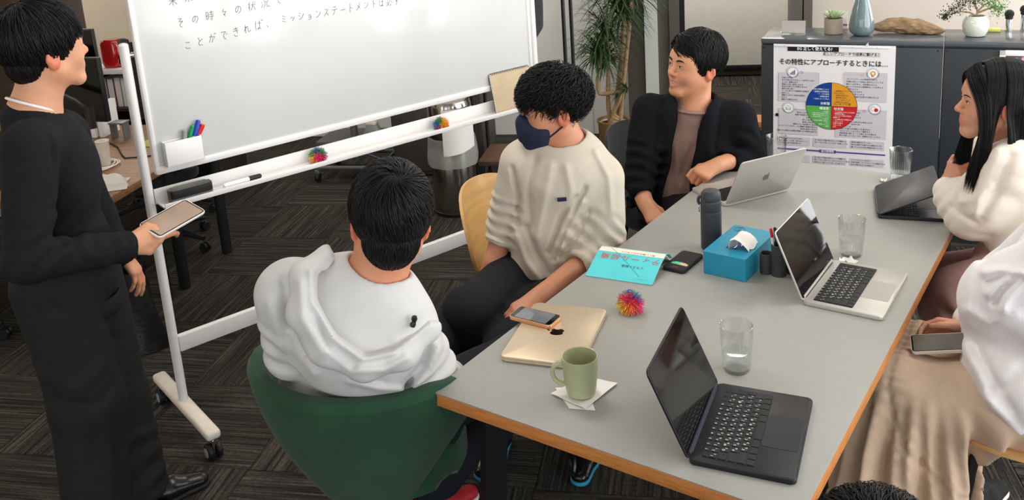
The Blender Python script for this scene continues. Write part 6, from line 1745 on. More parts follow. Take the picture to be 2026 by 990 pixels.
hand_vol(v, j['wrL'], unit(V3(.25, .35, -.9)), V3(.6, .6, .4), -1, [.25, .3, .35, .4], (.3, .3), sk1, .95)
grow(v, 'body', 'skin', p1, .004, 1, sk1)
eyes_for(F1, p1, v, .0008)
hair_cap(F1, p1, [((0, .105, -.045), (.064, .075, .082)), ((.075, .035, -.06), (.05, .05, .062)), ((-.075, .035, -.06), (.05, .05, .062)), ((.09, -.005, -.035), (.025, .028, .045)), ((-.09, -.005, -.035), (.025, .028, .045))], [((0, -.08, -.068), (0, -.2, -1))], r=(.088, .112, .098), c=(0, -.014, .036), extra=lambda v: v.ell(F1.p(0, -.048, -.030), np.array([.060, .058, .060]) * F1.sc, F1.R(), .02))
hr = Hair(F1, (0, -.014, .036), (.090, .113, .099))
crown = V3(0, -.05, .13)
flow = lambda q: (q - crown) + V3(0, 0, -.035)
ln1 = lambda q: np.where(q[:, 1] > .04, .085, np.where(q[:, 2] < .04, np.where(q[:, 1] < -.01, .105, .072), .12))
hr.comb(2600, 11, scalp_root(lambda q: .035 if q[1] > .02 else -.02), flow, ln1, .0022, 7, (0, .08), 0, .05, jitter=.10, settle=.95)
hr.comb(700, 12, lambda rnd: (rnd.uniform(-.07, .07), rnd.uniform(.02, .075), .11), lambda q: np.stack([q[:, 0] * .5, .6 + 0 * q[:, 0], -.9 + 0 * q[:, 0]], 1), .10, .0022, 7, (.02, .10), 0, .1, jitter=.10)
nape_locks(hr, F1, (0, -.048, -.030), (.061, .059, .061), 1300, 13)
hr.build('hair_locks', 'hair_black', p1)
# sweater
Fb = Frame(j['chest'], 92)
v = Vol(.035)
v.ell(j['chest'] + V3(0, 0, .01), (.185, .125, .21), Fb.R()); v.ell(j['waist'] + V3(0, 0, .10), (.172, .130, .24), Fb.R())
v.cap(j['shR'] + V3(0, 0, .005), j['shL'] + V3(0, 0, .02), .072, .072); v.cap(j['neck'] + V3(0, 0, -.02), j['chest'], .082, .10)
v.chain([j['shR'], j['elR']], [.078, .062], .014); v.chain([j['elR'], j['wrR'] + unit(j['wrR'] - j['elR']) * .008], [.060, .046], .014)
v.chain([j['shL'], j['elL'], j['wrL']], [.076, .060, .046])
v.cap(j['neck'] + V3(0, 0, -.045), j['neck'] + (F1.p(0, 0, -.06) - j['neck']) * 1.6, .064, .075, .008, None, 's')
v.cut(V3(0, 0, .705), (0, 0, -1), .01)
v.ridge([j['shR'] + V3(.06, .02, .02), lerp(j['shR'], j['elR'], .5) + V3(.07, .06, 0), j['elR'] + V3(.05, .08, .02)], -.010, .012)
v.rings(lerp(j['elR'], j['shR'], .25), lerp(j['elR'], j['wrR'], .35), .13, .05, .006, .7); v.rings(lerp(j['elR'], j['wrR'], .4), j['wrR'], .09, .045, .003, 2)
for k in range(4): v.ridge([j['elR'] + V3(.10 + .02 * k, .10 + .03 * k, .02 - .04 * k), j['waist'] + V3(.12, .05 - .02 * k, .20 - .05 * k)], .006, .016)
v.wrinkle(.004, 16, .3)
grow(v, 'sweater', 'knit_black', p1, .006, 1)
rb = []
for k in range(40):
    a = 2 * PI * k / 40; q = j['waist'] + (Fb.X * .160 * math.cos(a) + Fb.Y * .122 * math.sin(a)); rb.append((q[0] + 1.29, q[1] + .13, .715))
MB().tube(rb, .018, 8, closed=True, flat=(1.6, .5), up=(0, 0, 1)).build('ribbed_hem', 'knit_black', p1)
# white cord round the neck
nk = j['neck']; ax = unit(F1.p(0, -.012, -.06) - nk); u1 = unit(np.cross(ax, V3(0, 1, 0))); u2 = np.cross(ax, u1)
MB().tube([Vector(nk + ax * (.022 + .012 * math.cos(a - 2.4)) + (u1 * math.cos(a) + u2 * math.sin(a)) * .0735 - V3(-1.29, -.13, 0)) for a in [2 * PI * q / 28 for q in range(28)]], .0042, 8, closed=True).build('neck_cord', 'white_plastic', p1)
v = Vol(.03)
v.ell(lerp(hipR, hipL, .5) + V3(0, 0, .02), (.165, .125, .14), Fb.R())
v.chain([hipR, j['knR'], j['anR']], [.125, .105, .102]); v.chain([hipL, j['knL'], j['anL'] + V3(0, 0, -.02)], [.115, .100, .092])
v.cut(V3(0, 0, .045), (0, 0, -1), .01)
kr, al = j['knR'], j['anL']
v.ridge([hipR + V3(.12, -.02, -.02), kr + V3(.10, .02, .06), j['anR'] + V3(.10, 0, .1)], .008, .02)
v.ridge([hipR + V3(.10, -.07, .0), hipR + V3(.11, .02, -.12), hipR + V3(.08, .10, -.2)], -.010, .016)
v.ridge([kr + V3(-.02, -.12, .16), kr + V3(.08, -.05, .10), kr + V3(.1, .06, .16)], .010, .02); v.ridge([kr + V3(.0, -.12, .08), kr + V3(.10, -.02, .04), kr + V3(.1, .08, .09)], -.010, .016)
v.rings(j['anL'] + V3(0, 0, .0), j['anL'] + V3(0, 0, .22), .15, .075, .006, 1.1); v.wrinkle(.006, 11, .9, (1, 1, .6))
grow(v, 'trousers', 'trouser_black', p1, .0075, 1)
def shoe(who, heel, toe, mat, sole_mat='dark_rubber', w=.042, h=.075, name='shoe'):
    heel, toe = np.asarray(heel, float), np.asarray(toe, float); d = unit(toe - heel); L = np.linalg.norm(toe - heel)
    z = V3(0, 0, 1)
    v = Vol(.025)
    v.cap(heel + d * .035 + z * .040, heel + d * .06 + z * h, .036, .036); v.cap(heel + d * .035 + z * .030, heel + d * (L * .5) + z * .032, .034, w)
    v.cap(heel + d * (L * .5) + z * .034, toe - d * .035 + z * .026, w, .031, sq=(z, .72))
    v.cut(heel + z * .016, (0, 0, -1), .004); v.cut(heel + z * (h + .012), (0, 0, 1), .006)
    o = grow(v, name, mat, who, .005, 1)
    v = Vol(.02)
    v.cap(heel + d * .036 + z * .012, heel + d * L * .5 + z * .012, .036, w * 1.03, sq=(z, .5)); v.cap(heel + d * L * .5 + z * .012, toe - d * .035 + z * .012, w * 1.03, .034, sq=(z, .5))
    v.cut(heel + z * .001, (0, 0, -1), .003); v.cut(heel + z * .0195, (0, 0, 1), .003)
    grow(v, name + '_sole', sole_mat, who, .005, 1)
shoe(p1, (-1.215, -.155, 0), (-1.108, .075, 0), 'leather_black', w=.043)
shoe(p1, (-1.20, -.33, 0), (-1.10, -.09, 0), 'leather_black', w=.043)
# tablet in his right hand
tb1 = thing('tablet', 'champagne tablet in a pale frame held by the standing person', 'tablet', tuple(tc_))
Mt = Matrix([[tlong[i], tshort[i], tn[i]] for i in range(3)]).to_4x4()
M('tablet_screen', (142, 120, 104), .10, metal=.35, var=.12, vscale=6)
tl_, ts_ = .190, .090
MB().prism(rrect(tl_, ts_, .012, 5), -.004, .003, mat=Mt, bev=.0018).build('housing', 'white_plastic', tb1)
MB().prism(rrect(tl_ - .005, ts_ - .005, .010, 5), .003, .0036, mat=Mt).build('bezel', 'logo_dark', tb1)
MB().prism(rrect(tl_ - .016, ts_ - .012, .004, 3), .0036, .0040, mat=Mt).build('screen', 'tablet_screen', tb1)

# ------------------------------------------------------------------ man seen from behind, grey hooded jacket
j = JJ['p2']
p2 = person('seated person seen from behind in a pale grey hooded jacket in the green chair', (-.25, .05))
F2 = Frame(j['head'] + V3(0, 0, .0), 137, -6, -8, 1.08)
sk2 = (208, 142, 110)
hip2 = V3(-.29, .10, .50)
elR2 = V3(-.078, .105, .655); wrR2 = V3(-.20, .31, .53); elL2 = j['elL'] + V3(.0, .05, -.02); wrL2 = V3(-.42, .22, .60)
v = Vol(.02)
head_vol(v, F2, sk2)
neck_vol(v, F2, j['neck'] + V3(-.01, -.01, -.03), sk2, .062)
v.cap(j['neck'] + V3(0, 0, -.04), hip2, .08, .10, .04); v.cap(j['shR'], j['shL'], .045, .045, .04)
v.chain([j['shR'], elR2, wrR2], [.045, .038, .028], .02, sk2); v.chain([j['shL'], elL2, wrL2], [.045, .038, .028], .02, sk2)
hand_vol(v, wrR2, unit(V3(-.6, .7, -.2)), V3(0, 0, 1), 1, [.4] * 4, (.4, .3), sk2); hand_vol(v, wrL2, unit(V3(.6, .7, -.2)), V3(0, 0, 1), -1, [.4] * 4, (.4, .3), sk2)
knR2, knL2 = V3(-.10, .50, .52), V3(-.42, .52, .50)
anR2, anL2 = V3(-.325, .31, .10), V3(-.475, .29, .10)
v.chain([hip2, V3(-.22, .16, .50), knR2, anR2], [.10, .075, .055, .036], .03); v.chain([hip2, V3(-.36, .14, .50), knL2, anL2], [.10, .075, .055, .036], .03)
grow(v, 'body', 'skin', p2, .0045, 1, sk2)
eyes_for(F2, p2, v)
hair_cap(F2, p2, [((0, .115, -.035), (.08, .075, .085)), ((.10, .02, -.045), (.045, .045, .055)), ((-.10, .02, -.045), (.045, .045, .055)), ((.096, -.012, -.03), (.026, .03, .045)), ((-.096, -.012, -.03), (.026, .03, .045))], [((0, -.09, -.085), (0, -.35, -1))], r=(.090, .112, .100), c=(0, -.014, .034), extra=lambda v: v.ell(F2.p(0, -.045, -.035), np.array([.062, .062, .065]) * F2.sc, F2.R(), .02))
hr = Hair(F2, (0, -.014, .034), (.0915, .1135, .1015))
wh = V3(.004, -.082, .098)
def flow2(q):
    r_ = q - wh; n_ = rows_unit((q - hr.c) / hr.r ** 2)
    return rows_unit(r_) + .45 * np.cross(n_, rows_unit(r_)) + V3(0, 0, -.25)
hr.comb(5200, 21, scalp_root(lambda q: .02 if q[1] > .03 else -.055), flow2, lambda q: np.where(q[:, 2] > .03, .085, .065), .0016, 6, (0, .05), 0, .02, jitter=.10)
nape_locks(hr, F2, (0, -.045, -.035), (.063, .063, .066), 1500, 22)
hr.build('hair_locks', 'hair_black', p2)
# jacket
Fj = Frame(j['chest'], 112)
v = Vol(.04)
v.ell(j['chest'] + V3(-.01, .035, -.01), (.200, .135, .19), Fj.R()); v.ell(hip2 + V3(0, -.02, .14), (.195, .150, .20), Fj.R()); v.ell(hip2 + V3(0, -.0, .02), (.20, .17, .12), Fj.R()); v.ell(V3(-.262, -.015, .63), (.205, .125, .17), Fj.R()); v.ell(V3(-.285, .03, .52), (.20, .13, .15), Fj.R())
v.cap(j['shL'] + V3(0, .01, -.01), j['shR'] + V3(0, 0, -.005), .082, .080); v.cap(j['neck'] + V3(-.005, -.005, -.05), j['chest'] + V3(0, .02, 0), .095, .12)
v.chain([j['shR'] + V3(.0, 0, -.01), elR2], [.086, .074], .016); v.chain([elR2, wrR2], [.072, .050], .016); v.chain([j['shL'], elL2], [.084, .070], .016); v.chain([elL2, wrL2], [.068, .050], .016)
v.cap(j['neck'] + V3(0, 0, -.03), F2.p(0, -.02, -.02), .070, .085, .012, None, 's')
v.rings(lerp(j['shR'], elR2, .35), elR2, .14, .06, .007, .4); v.rings(lerp(j['shL'], elL2, .3), elL2, .13, .07, .005, 1.8)
v.wrinkle(.005, 13, 1.7, (1, 1, .7))
for pl_, amp, w, n_ in LN['JR']: v.ridge(pl_, amp, w, n_)
grow(v, 'jacket', 'jacket_grey', p2, .006, 1)
# hood lying on the back: a sagging pouch with its opening towards the head
v = Vol(.03)
lp = [V3(*q) for q in LN['LOOP']]
v.chain(lp, [.022, .030, .034, .034, .034, .034, .028, .020])
Nn = unit(V3(*LN['N2']) + V3(0, 0, .35)); Xx = unit(np.cross(V3(0, 0, 1), Nn)); Zz = np.cross(Nn, Xx)
v.ell(V3(*LN['HC']), (.150, .050, .105), np.array([Xx, Nn, Zz]))
v.ell(V3(*LN['CAV']), (.090, .035, .085), np.array([Xx, Nn, Zz]), .02, None, 's')
v.cap(V3(*LN['COL'][0]), V3(*LN['COL'][1]), .016, .012)
v.cap(j['neck'] + V3(0, 0, -.03), F2.p(0, -.02, -.02), .068, .082, .012, None, 's')
for pl_, amp, w, n_ in LN['HOODR']: v.ridge(pl_, amp, w, n_)
hd_ = grow(v, 'hood', 'jacket_grey', p2, .005, 1)
MB().tube([Vector(V3(*q)) - Vector((-.25, .05, 0)) for q in LN['TOG']], [.006, .0075, .005, .0075, .006], 8).build('cord_stopper', 'black_plastic', hd_)
# collar lining and shirt at the neck
nk = j['neck']; ax = unit(F2.p(0, -.012, -.06) - nk)
u1 = unit(np.cross(ax, V3(0, 1, 0))); u2 = np.cross(ax, u1)
MB().tube([Vector(nk + ax * (-.008) + (u1 * math.cos(a) + u2 * math.sin(a)) * .073 - V3(-.25, .05, 0)) for a in [2 * PI * q / 28 for q in range(28)]], .010, 8, closed=True, flat=(.6, 1.2)).build('shirt_collar', 'navy_shirt', p2)
v = Vol(.03)
v.ell(hip2, (.17, .15, .10), Fj.R()); v.chain([V3(-.22, .16, .50), knR2, anR2], [.098, .082, .066]); v.chain([V3(-.36, .14, .50), knL2, anL2], [.098, .082, .066])
v.cut(V3(0, 0, .10), (0, 0, -1), .01); v.wrinkle(.005, 14, .5)
grow(v, 'trousers', 'trouser_navy', p2, .0075, 1)
shoe(p2, (-.505, .225, 0), (-.425, .455, 0), 'shoe_red', 'shoe_white'); shoe(p2, (-.355, .245, 0), (-.275, .475, 0), 'shoe_red', 'shoe_white')

# ------------------------------------------------------------------ chairs
M('chair_wood', (214, 168, 106), .42, var=.12, vscale=4, stretch=(1, 1, 9), bump=.04, bscale=40, coat=.2)
M('velvet_green', (34, 68, 48), .8, var=.16, vscale=7, bump=.08, bscale=300, sheen=.12, spec=.2)
def shell_chair(label, loc, rz, seat='chair_wood', back='chair_wood', legs='black_metal', bw=.21, bz=.655, bh=.165):
    """one-piece look: curved back panel, dished seat, four splayed legs; faces +x"""
    t = thing('shell_chair', label, 'chair', loc, rz)
    def bk(u, v):
        a = (u - .5) * 2; b = (v - .5) * 2
        rr = (abs(a) ** 2.6 + abs(b) ** 2.6) ** (1 / 2.6); sq = max(abs(a), abs(b)); k = sq / rr if rr > 1e-6 else 1
        y, z = a * k * bw, b * k * bh
        return (-.215 + .10 * (y / bw) ** 2 * .9 - .10 * (z / bh + 1) * .35, y, bz + z)
    MB().grid(bk, 25, 21, .011).build('backrest', back, t)
    def st(u, v):
        a = (u - .5) * 2; b = (v - .5) * 2
        rr = (abs(a) ** 3 + abs(b) ** 3) ** (1 / 3); sq = max(abs(a), abs(b)); k = sq / rr if rr > 1e-6 else 1
        x, y = a * k * .215, b * k * .22
        return (x, y, .455 + .02 * (y / .22) ** 2 + (.03 * (-x / .215) ** 2 if x < 0 else -.012 * (x / .215) ** 2))
    MB().grid(st, 21, 21, .012).build('seat', seat, t)
    MB().box((-.20, 0, .47), (.03, .12, .12), .008).build('back_bracket', legs, t)
    for sx in (-1, 1):
        for sy in (-1, 1): MB().tube([(sx * .15, sy * .15, .445), (sx * .20, sy * .20, .0)], [.013, .010], 12).build('leg', legs, t)
    return t
shell_chair('light wooden shell chair under the masked person', (-.40, 1.10, 0), 0)
shell_chair('black shell chair behind the person in the dark cardigan', (-.22, 1.87, 0), math.radians(-8), 'black_plastic', 'charcoal_cloth', bz=.68)
shell_chair('light wooden chair under the person in the white hoodie', (1.245, .99, 0), PI)
shell_chair('dark chair under the long-haired person at the far right', (1.20, 1.60, 0), PI, 'black_plastic', 'charcoal_cloth')
shell_chair('wooden chair at the near end of the table below the picture edge', (1.13, -.53, 0), PI / 2)
# green velvet armchair: wrap-around back above a round cushion
gc = thing('armchair', 'dark green velvet tub chair with a grey-jacketed person in it', 'armchair', (-.292, .098, 0), math.radians(102.5))
def tub(u, v):
    a = math.radians(180 + (u - .5) * 215); r = .272 + .030 * v
    f = abs(u - .5) * 2
    top = .712 - .10 * max(0, f - .55) ** 1.4 * 2.2
    bot = .365 + .16 * max(0, f - .50) * 1.7
    z = bot + (top - bot) * v
    k = 1 - .34 * (1 - v) ** 2.0
    return (r * k * 1.02 * math.cos(a) - .01, r * k * 1.08 * math.sin(a), z)
m = MB()
NU, NV = 60, 22
def tub_round(u, w):
    """closed section: outer face, rounded rim, inner face, rounded foot"""
    th = .052
    if w < .44: v, o = w / .44, 0.0
    elif w < .5: v, o = 1.0, None
    elif w < .94: v, o = 1 - (w - .5) / .44, 1.0
    else: v, o = 0.0, None
    P = Vector(tub(u, v)); C_ = Vector((0, 0, P.z)); inn = (C_ - P).normalized()
    if o is None:
        if w < .5: q = (w - .44) / .06; s_ = 1
        else: q = 1 - (w - .94) / .06; s_ = -1
        a = PI * q
        return P + inn * (th / 2 - th / 2 * math.cos(a)) + Vector((0, 0, s_ * th / 2 * math.sin(a)))
    return P + inn * (th * o)
rows = [[m.bm.verts.new(tub_round(i / (NU - 1), k / 50)) for k in range(50)] for i in range(NU)]
for i in range(NU - 1):
    for k in range(50): m.bm.faces.new((rows[i][k], rows[i + 1][k], rows[i + 1][(k + 1) % 50], rows[i][(k + 1) % 50]))
m.bm.faces.new(list(reversed(rows[0]))); m.bm.faces.new(rows[-1])
m.build('back_shell', 'velvet_green', gc)
MB().prism([(.185 * math.cos(2 * PI * q / 40) * (1.0 if math.cos(2 * PI * q / 40) < 0 else 1.42) + .01, .225 * math.sin(2 * PI * q / 40)) for q in range(40)], .362, .452, bev=.03).build('seat_cushion', 'velvet_green', gc)
MB().lathe([(0, .33), (.12, .33), (.15, .345), (.15, .362), (0, .362)], 40).build('seat_base', 'black_plastic', gc)
MB().cyl((0, 0, .07), (0, 0, .34), .03, n=20).build('column', 'black_metal', gc)
for k in range(4):
    a = PI / 4 + k * PI / 2
    MB().tube([(0, 0, .075), (.14 * math.cos(a), .14 * math.sin(a), .055), (.27 * math.cos(a), .27 * math.sin(a), .014)], [.024, .018, .012], 10).build('foot', 'black_metal', gc)

# ------------------------------------------------------------------ person with a navy mask, beige sweatshirt
j = JJ['p3']
p3 = person('seated person with curly hair, navy face mask and beige sweatshirt', (-.25, .95))
F3 = Frame(j['head'], 226, -4, 0, 1.05)
sk3 = (198, 136, 104)
v = Vol(.02)
head_vol(v, F3, sk3)
neck_vol(v, F3, j['neck'] + V3(0, 0, -.01), sk3, .060)
v.cap(j['neck'] + V3(0, 0, -.03), j['waist'], .075, .09, .04); v.cap(j['shR'], j['shL'], .045, .045, .04)
v.chain([j['shR'], j['elR'], j['wrR'], j['haR']], [.045, .043, .034, .03], .02, sk3); v.chain([j['shL'], j['elL'], j['wrL']], [.045, .044, .029], .02, sk3)
hdir = unit(j['haL'] - j['wrL'])
hand_vol(v, j['wrL'] + hdir * .01, unit(hdir + V3(-.1, 0, -.1)), V3(.25, -.35, 1), -1, [(.35, .6, .3), (.4, .6, .3), (.45, .6, .3), (.5, .6, .3)], (.35, .4), sk3, 1.0)
grow(v, 'body', 'skin', p3, .004, 1, sk3)
eyes_for(F3, p3, v, .001)
# mask
v = Vol(.02); R3 = F3.R(); s3 = 1.05
v.ell(F3.p(0, .046, -.058), np.array([.068, .070, .062]) * s3, R3); v.ell(F3.p(0, .090, -.030), np.array([.022, .028, .026]) * s3, R3); v.cap(F3.p(0, .096, -.03), F3.p(0, .098, -.075), .020 * s3, .022 * s3)
v.cap(F3.p(-.05, .0, -.06), F3.p(0, .076, -.105), .024 * s3, .022 * s3); v.cap(F3.p(.05, .0, -.06), F3.p(0, .076, -.105), .024 * s3, .022 * s3)
v.cut(F3.p(0, .10, -.004), F3.Z * 1 - F3.Y * .35, .004); v.cut(F3.p(0, .022, 0), -F3.Y - F3.Z * .12, .004)
grow(v, 'face_mask', 'mask_navy', p3, .004, 1)
for q in (-1, 1):
    for (z0, z1) in ((-.020, -.002), (-.075, -.042)):
        MB().tube([Vector(F3.p(q * x, y, z) - V3(-.25, .95, 0)) for x, y, z in ((.064, .034, z0), (.074, .012, (z0 + z1) / 2), (.083, -.008, z1))], .0028, 8).build('ear_loop', 'mask_navy', p3)
hair_cap(F3, p3, [((0, .115, -.04), (.078, .075, .085)), ((.10, .03, -.06), (.05, .05, .07)), ((-.10, .03, -.06), (.05, .05, .07)), ((.097, -.012, -.03), (.028, .03, .045)), ((-.097, -.012, -.03), (.028, .03, .045))], [((0, -.08, -.062), (0, -.3, -1))], r=(.084, .106, .096), c=(0, -.014, .036))
hr = Hair(F3, (0, -.014, .037), (.087, .111, .098))
flow3 = lambda q: (q - V3(0, -.05, .15)) + V3(0, .03, -.02)
hr.comb(2800, 31, scalp_root(lambda q: .05 if q[1] > .02 else (.035 if q[1] > -.05 else -.01)), flow3, lambda q: np.where(q[:, 2] > .065, .105, .055), .0017, 15, (.0, .12), .0065, .12, freq=2.0, jitter=.38, settle=.1)
hr.comb(600, 32, lambda rnd: (rnd.uniform(-.07, .07), rnd.uniform(.03, .08), .10), lambda q: np.stack([q[:, 0] * 1.0, .5 + 0 * q[:, 0], -.8 + 0 * q[:, 0]], 1), .085, .0017, 14, (.03, .14), .007, .1, freq=2.0, jitter=.35, settle=.1)
hr.comb(900, 33, scalp_root(lambda q: -.045 if q[1] < -.02 else .06), lambda q: np.stack([0 * q[:, 0], -.3 + 0 * q[:, 0], -1 + 0 * q[:, 0]], 1), .035, .0018, 5, (.0, .05), .002, 0, jitter=.3)
hr.build('hair_locks', 'hair_black', p3)
# sweatshirt
F3b = Frame(j['chest'], 296)
v = Vol(.035)
v.ell(j['chest'] + V3(-.0, .0, -.01), (.185, .125, .19), F3b.R()); v.ell(lerp(j['chest'], j['waist'], .6), (.178, .135, .20), F3b.R()); v.ell(j['waist'] + V3(.01, .0, .0), (.175, .14, .10), F3b.R())
v.cap(j['shR'] + V3(0, .0, -.005), j['shL'], .070, .076); v.cap(j['neck'] + V3(0, 0, -.02), j['chest'], .085, .12)
cfR = lerp(j['elR'], j['wrR'], .38); cfL = lerp(j['elL'], j['wrL'], .36)
v.chain([j['shR'], j['elR'], cfR], [.074, .066, .054], .014); v.chain([j['shL'], j['elL'], cfL], [.082, .074, .060], .014)
for c_, w_ in ((cfR, j['wrR']), (cfL, j['wrL'])): v.cap(c_ + unit(w_ - c_) * .060, w_ + unit(w_ - c_) * .05, .058, .06, .004, None, 's')
v.cap(j['neck'] + V3(0, 0, -.030), F3.p(0, -.01, -.03), .064, .080, .008, None, 's')
for pl_, amp, w, n_ in LN['P3']: v.ridge(pl_, amp, w, n_)
v.rings(lerp(j['shR'], j['elR'], .55), cfR, .11, .040, .006, .4); v.rings(lerp(j['shL'], j['elL'], .55), cfL + unit(cfL - j['elL']) * .01, .12, .040, .007, 1.5)
v.wrinkle(.004, 15, 2.2, (1, 1, .6))
sw = grow(v, 'sweatshirt', 'sweat_beige', p3, .0055, 1)
nk = j['neck']; ax = unit(F3.p(0, -.012, -.06) - nk + F3b.Y * .03); u1 = unit(np.cross(ax, V3(0, 1, 0))); u2 = np.cross(ax, u1)
MB().tube([Vector(nk + ax * -.004 + (u1 * math.cos(a) + u2 * math.sin(a)) * .073 - V3(-.25, .95, 0)) for a in [2 * PI * q / 30 for q in range(30)]], .0085, 8, closed=True).build('neck_ribbing', 'sweat_beige', sw)
for c_, w_ in ((cfR, j['wrR']), (cfL, j['wrL'])):
    d_ = unit(w_ - c_); a1 = unit(np.cross(d_, V3(.2, .3, .9))); a2 = np.cross(d_, a1); r_ = .045
    MB().tube([Vector(c_ + d_ * .008 + (a1 * math.cos(a) + a2 * math.sin(a)) * r_ - V3(-.25, .95, 0)) for a in [2 * PI * q / 24 for q in range(24)]], .013, 8, closed=True, flat=(1, 1)).build('cuff', 'sweat_beige', sw)
lg = [V3(*q) for q in LN['LOGO3']]
lx = unit(lg[1] - lg[0]); lz = unit(lg[2] - lg[0] - lx * ((lg[2] - lg[0]) @ lx)); ln_ = np.cross(lx, lz)
Ml = Matrix([[lx[i], lz[i], ln_[i]] for i in range(3)]).to_4x4(); lc_ = lerp(lg[0], lg[1], .5)
MB().box((0, 0, 0), (.030, .013, .0025), .0006, mat=Matrix.Translation(Vector(lc_ - V3(-.25, .95, 0))) @ Ml).build('chest_patch', 'mask_navy', sw)
hipR3, hipL3 = V3(-.40, 1.05, .53), V3(-.24, 1.10, .53)
knR3, knL3 = j['knR'] + V3(0, 0, -.02), j['knL'] + V3(0, 0, -.075); anR3, anL3 = V3(-.34, .66, .10), V3(-.085, .80, .10)
v = Vol(.03)
v.ell(lerp(hipR3, hipL3, .5), (.18, .16, .11), F3b.R()); v.chain([hipR3, knR3, anR3], [.105, .088, .070]); v.chain([hipL3, knL3, anL3], [.105, .088, .070])
v.cut(V3(0, 0, .09), (0, 0, -1), .01); v.wrinkle(.006, 13, .2); v.rings(knR3 + V3(0, .12, .02), knR3 + V3(0, 0, -.12), .15, .07, .006, .9)
grow(v, 'trousers', 'trouser_navy', p3, .0075, 1)
shoe(p3, (-.10, .90, 0), (-.01, .66, 0), 'leather_black', 'teal_card', w=.044); shoe(p3, (-.37, .76, 0), (-.30, .52, 0), 'leather_black', 'teal_card', w=.044)

# ------------------------------------------------------------------ smiling person in the black cardigan
j = JJ['p4']
p4 = person('smiling seated person in a black cardigan over a taupe sweater', (-.175, 1.78))
F4 = Frame(j['head'], 240, 7, 4, 1.06)
sk4 = (208, 148, 114)
v = Vol(.02)
head_vol(v, F4, sk4, smile=True, jaw=1.02)
neck_vol(v, F4, j['neck'] + V3(0, .0, -.02), sk4, .058)
v.cap(j['neck'] + V3(0, .01, -.03), j['waist'], .052, .06, .03); v.cap(j['shR'], j['shL'], .040, .040, .03)
v.chain([j['shR'], j['elR'], j['wrR']], [.042, .042, .029], .02, sk4); v.chain([j['shL'], j['elL'], j['wrL']], [.045, .044, .029], .02, sk4)
d_ = unit(j['haR'] - j['wrR']); hand_vol(v, j['wrR'], d_, V3(.6, -.7, .5), -1, [.35, .4, .45, .5], (.3, .3), sk4)
d_ = unit(j['haL'] - j['wrL']); hand_vol(v, j['wrL'] + d_ * .008, unit(d_ + V3(0, 0, -.05)), unit(V3(.35, -.45, .85)), 1, [(1.15, 1.4, .7), (1.2, 1.4, .7), (1.2, 1.4, .7), (1.2, 1.4, .7)], (.2, .5), sk4)
grow(v, 'body', 'skin', p4, .004, 1, sk4)
eyes_for(F4, p4, v, .0014, brow_w=1.15)
o4 = V3(-.175, 1.78, 0)
MB().grid(lambda u, w: Vector(F4.p((u - .5) * .044, .0925 - .42 * ((u - .5) * .044) ** 2 / .01 , -.0600 - .0062 * w) - o4), 14, 4, .003).build('teeth', 'teeth', p4)
hair_cap(F4, p4, [((0, .112, -.02), (.074, .062, .085)), ((.10, .035, -.05), (.05, .05, .07)), ((-.10, .035, -.05), (.05, .05, .07)), ((.096, -.012, -.03), (.027, .03, .045)), ((-.096, -.012, -.03), (.027, .03, .045))], [((0, -.08, -.065), (0, -.3, -1))], r=(.085, .106, .098), c=(0, -.014, .036))
hr = Hair(F4, (0, -.014, .037), (.087, .109, .100))
part = V3(.030, .085, .10)
def flow4(q):
    f = np.clip((q[:, 1:2] - .02) / .05, 0, 1)
    back = rows_unit(q - V3(0, -.05, .14)) + V3(0, -.05, -.25)
    front = np.concatenate([np.sign(q[:, :1] - .03) * .9, -.1 + 0 * q[:, :1], -.25 + 0 * q[:, :1]], 1)
    return back * (1 - f) + front * f
hr.comb(3200, 41, scalp_root(lambda q: .058 if q[1] > .03 else -.01), flow4, lambda q: np.where(q[:, 2] > .06, .075, .045), .0019, 7, (0, .075), .001, .03, jitter=.2, settle=.2)
hr.comb(600, 42, lambda rnd: (rnd.uniform(-.065, .065), rnd.uniform(.05, .075), rnd.uniform(.085, .11)), lambda q: np.concatenate([np.sign(q[:, :1] - .028) * 1.0, .25 + 0 * q[:, :1], -.30 + 0 * q[:, :1]], 1), .042, .0019, 7, (.03, .13), .001, .05, jitter=.25, settle=-.1)
hr.build('hair_locks', 'hair_black', p4)
F4b = Frame(j['chest'], 298)
v = Vol(.03)
v.ell(j['chest'] + V3(0, 0, -.02), (.150, .108, .19), F4b.R()); v.ell(j['waist'] + V3(0, 0, .06), (.155, .125, .22), F4b.R()); v.cap(j['neck'] + V3(0, 0, -.01), j['chest'], .070, .085)
v.cap(j['neck'] + V3(0, 0, .004), F4.p(0, -.01, -.03), .060, .075, .006, None, 's'); v.wrinkle(.004, 18, .4, (1, 1, .5))
v.ridge([j['opB'] + V3(-.05, 0, .05), j['opC'] + V3(.02, 0, .05)], .006, .014, F4b.Y); v.ridge([j['opB'] + V3(.04, 0, .0), j['opC'] + V3(-.01, 0, .02)], -.006, .012, F4b.Y)
ti = grow(v, 'sweater', 'sweater_taupe', p4, .006, 1)
nk = j['neck']; ax = unit(F4.p(0, -.012, -.06) - nk); u1 = unit(np.cross(ax, V3(0, 1, 0))); u2 = np.cross(ax, u1)
MB().tube([Vector(nk + ax * .012 + (u1 * math.cos(a) + u2 * math.sin(a)) * .068 - o4) for a in [2 * PI * q / 30 for q in range(30)]], .011, 8, closed=True, flat=(.7, 1.3)).build('neck_ribbing', 'sweater_taupe', ti)
v = Vol(.035)
v.ell(j['chest'] + V3(0, 0, -.02), (.192, .140, .21), F4b.R()); v.ell(j['waist'] + V3(0, 0, .06), (.195, .152, .24), F4b.R()); v.cap(j['shR'] + V3(0, 0, .0), j['shL'] + V3(0, 0, .0), .070, .074); v.cap(j['neck'] + V3(0, .01, -.01), j['chest'], .090, .12)
cfR = lerp(j['elR'], j['wrR'], .42); cfL = lerp(j['elL'], j['wrL'], .52)
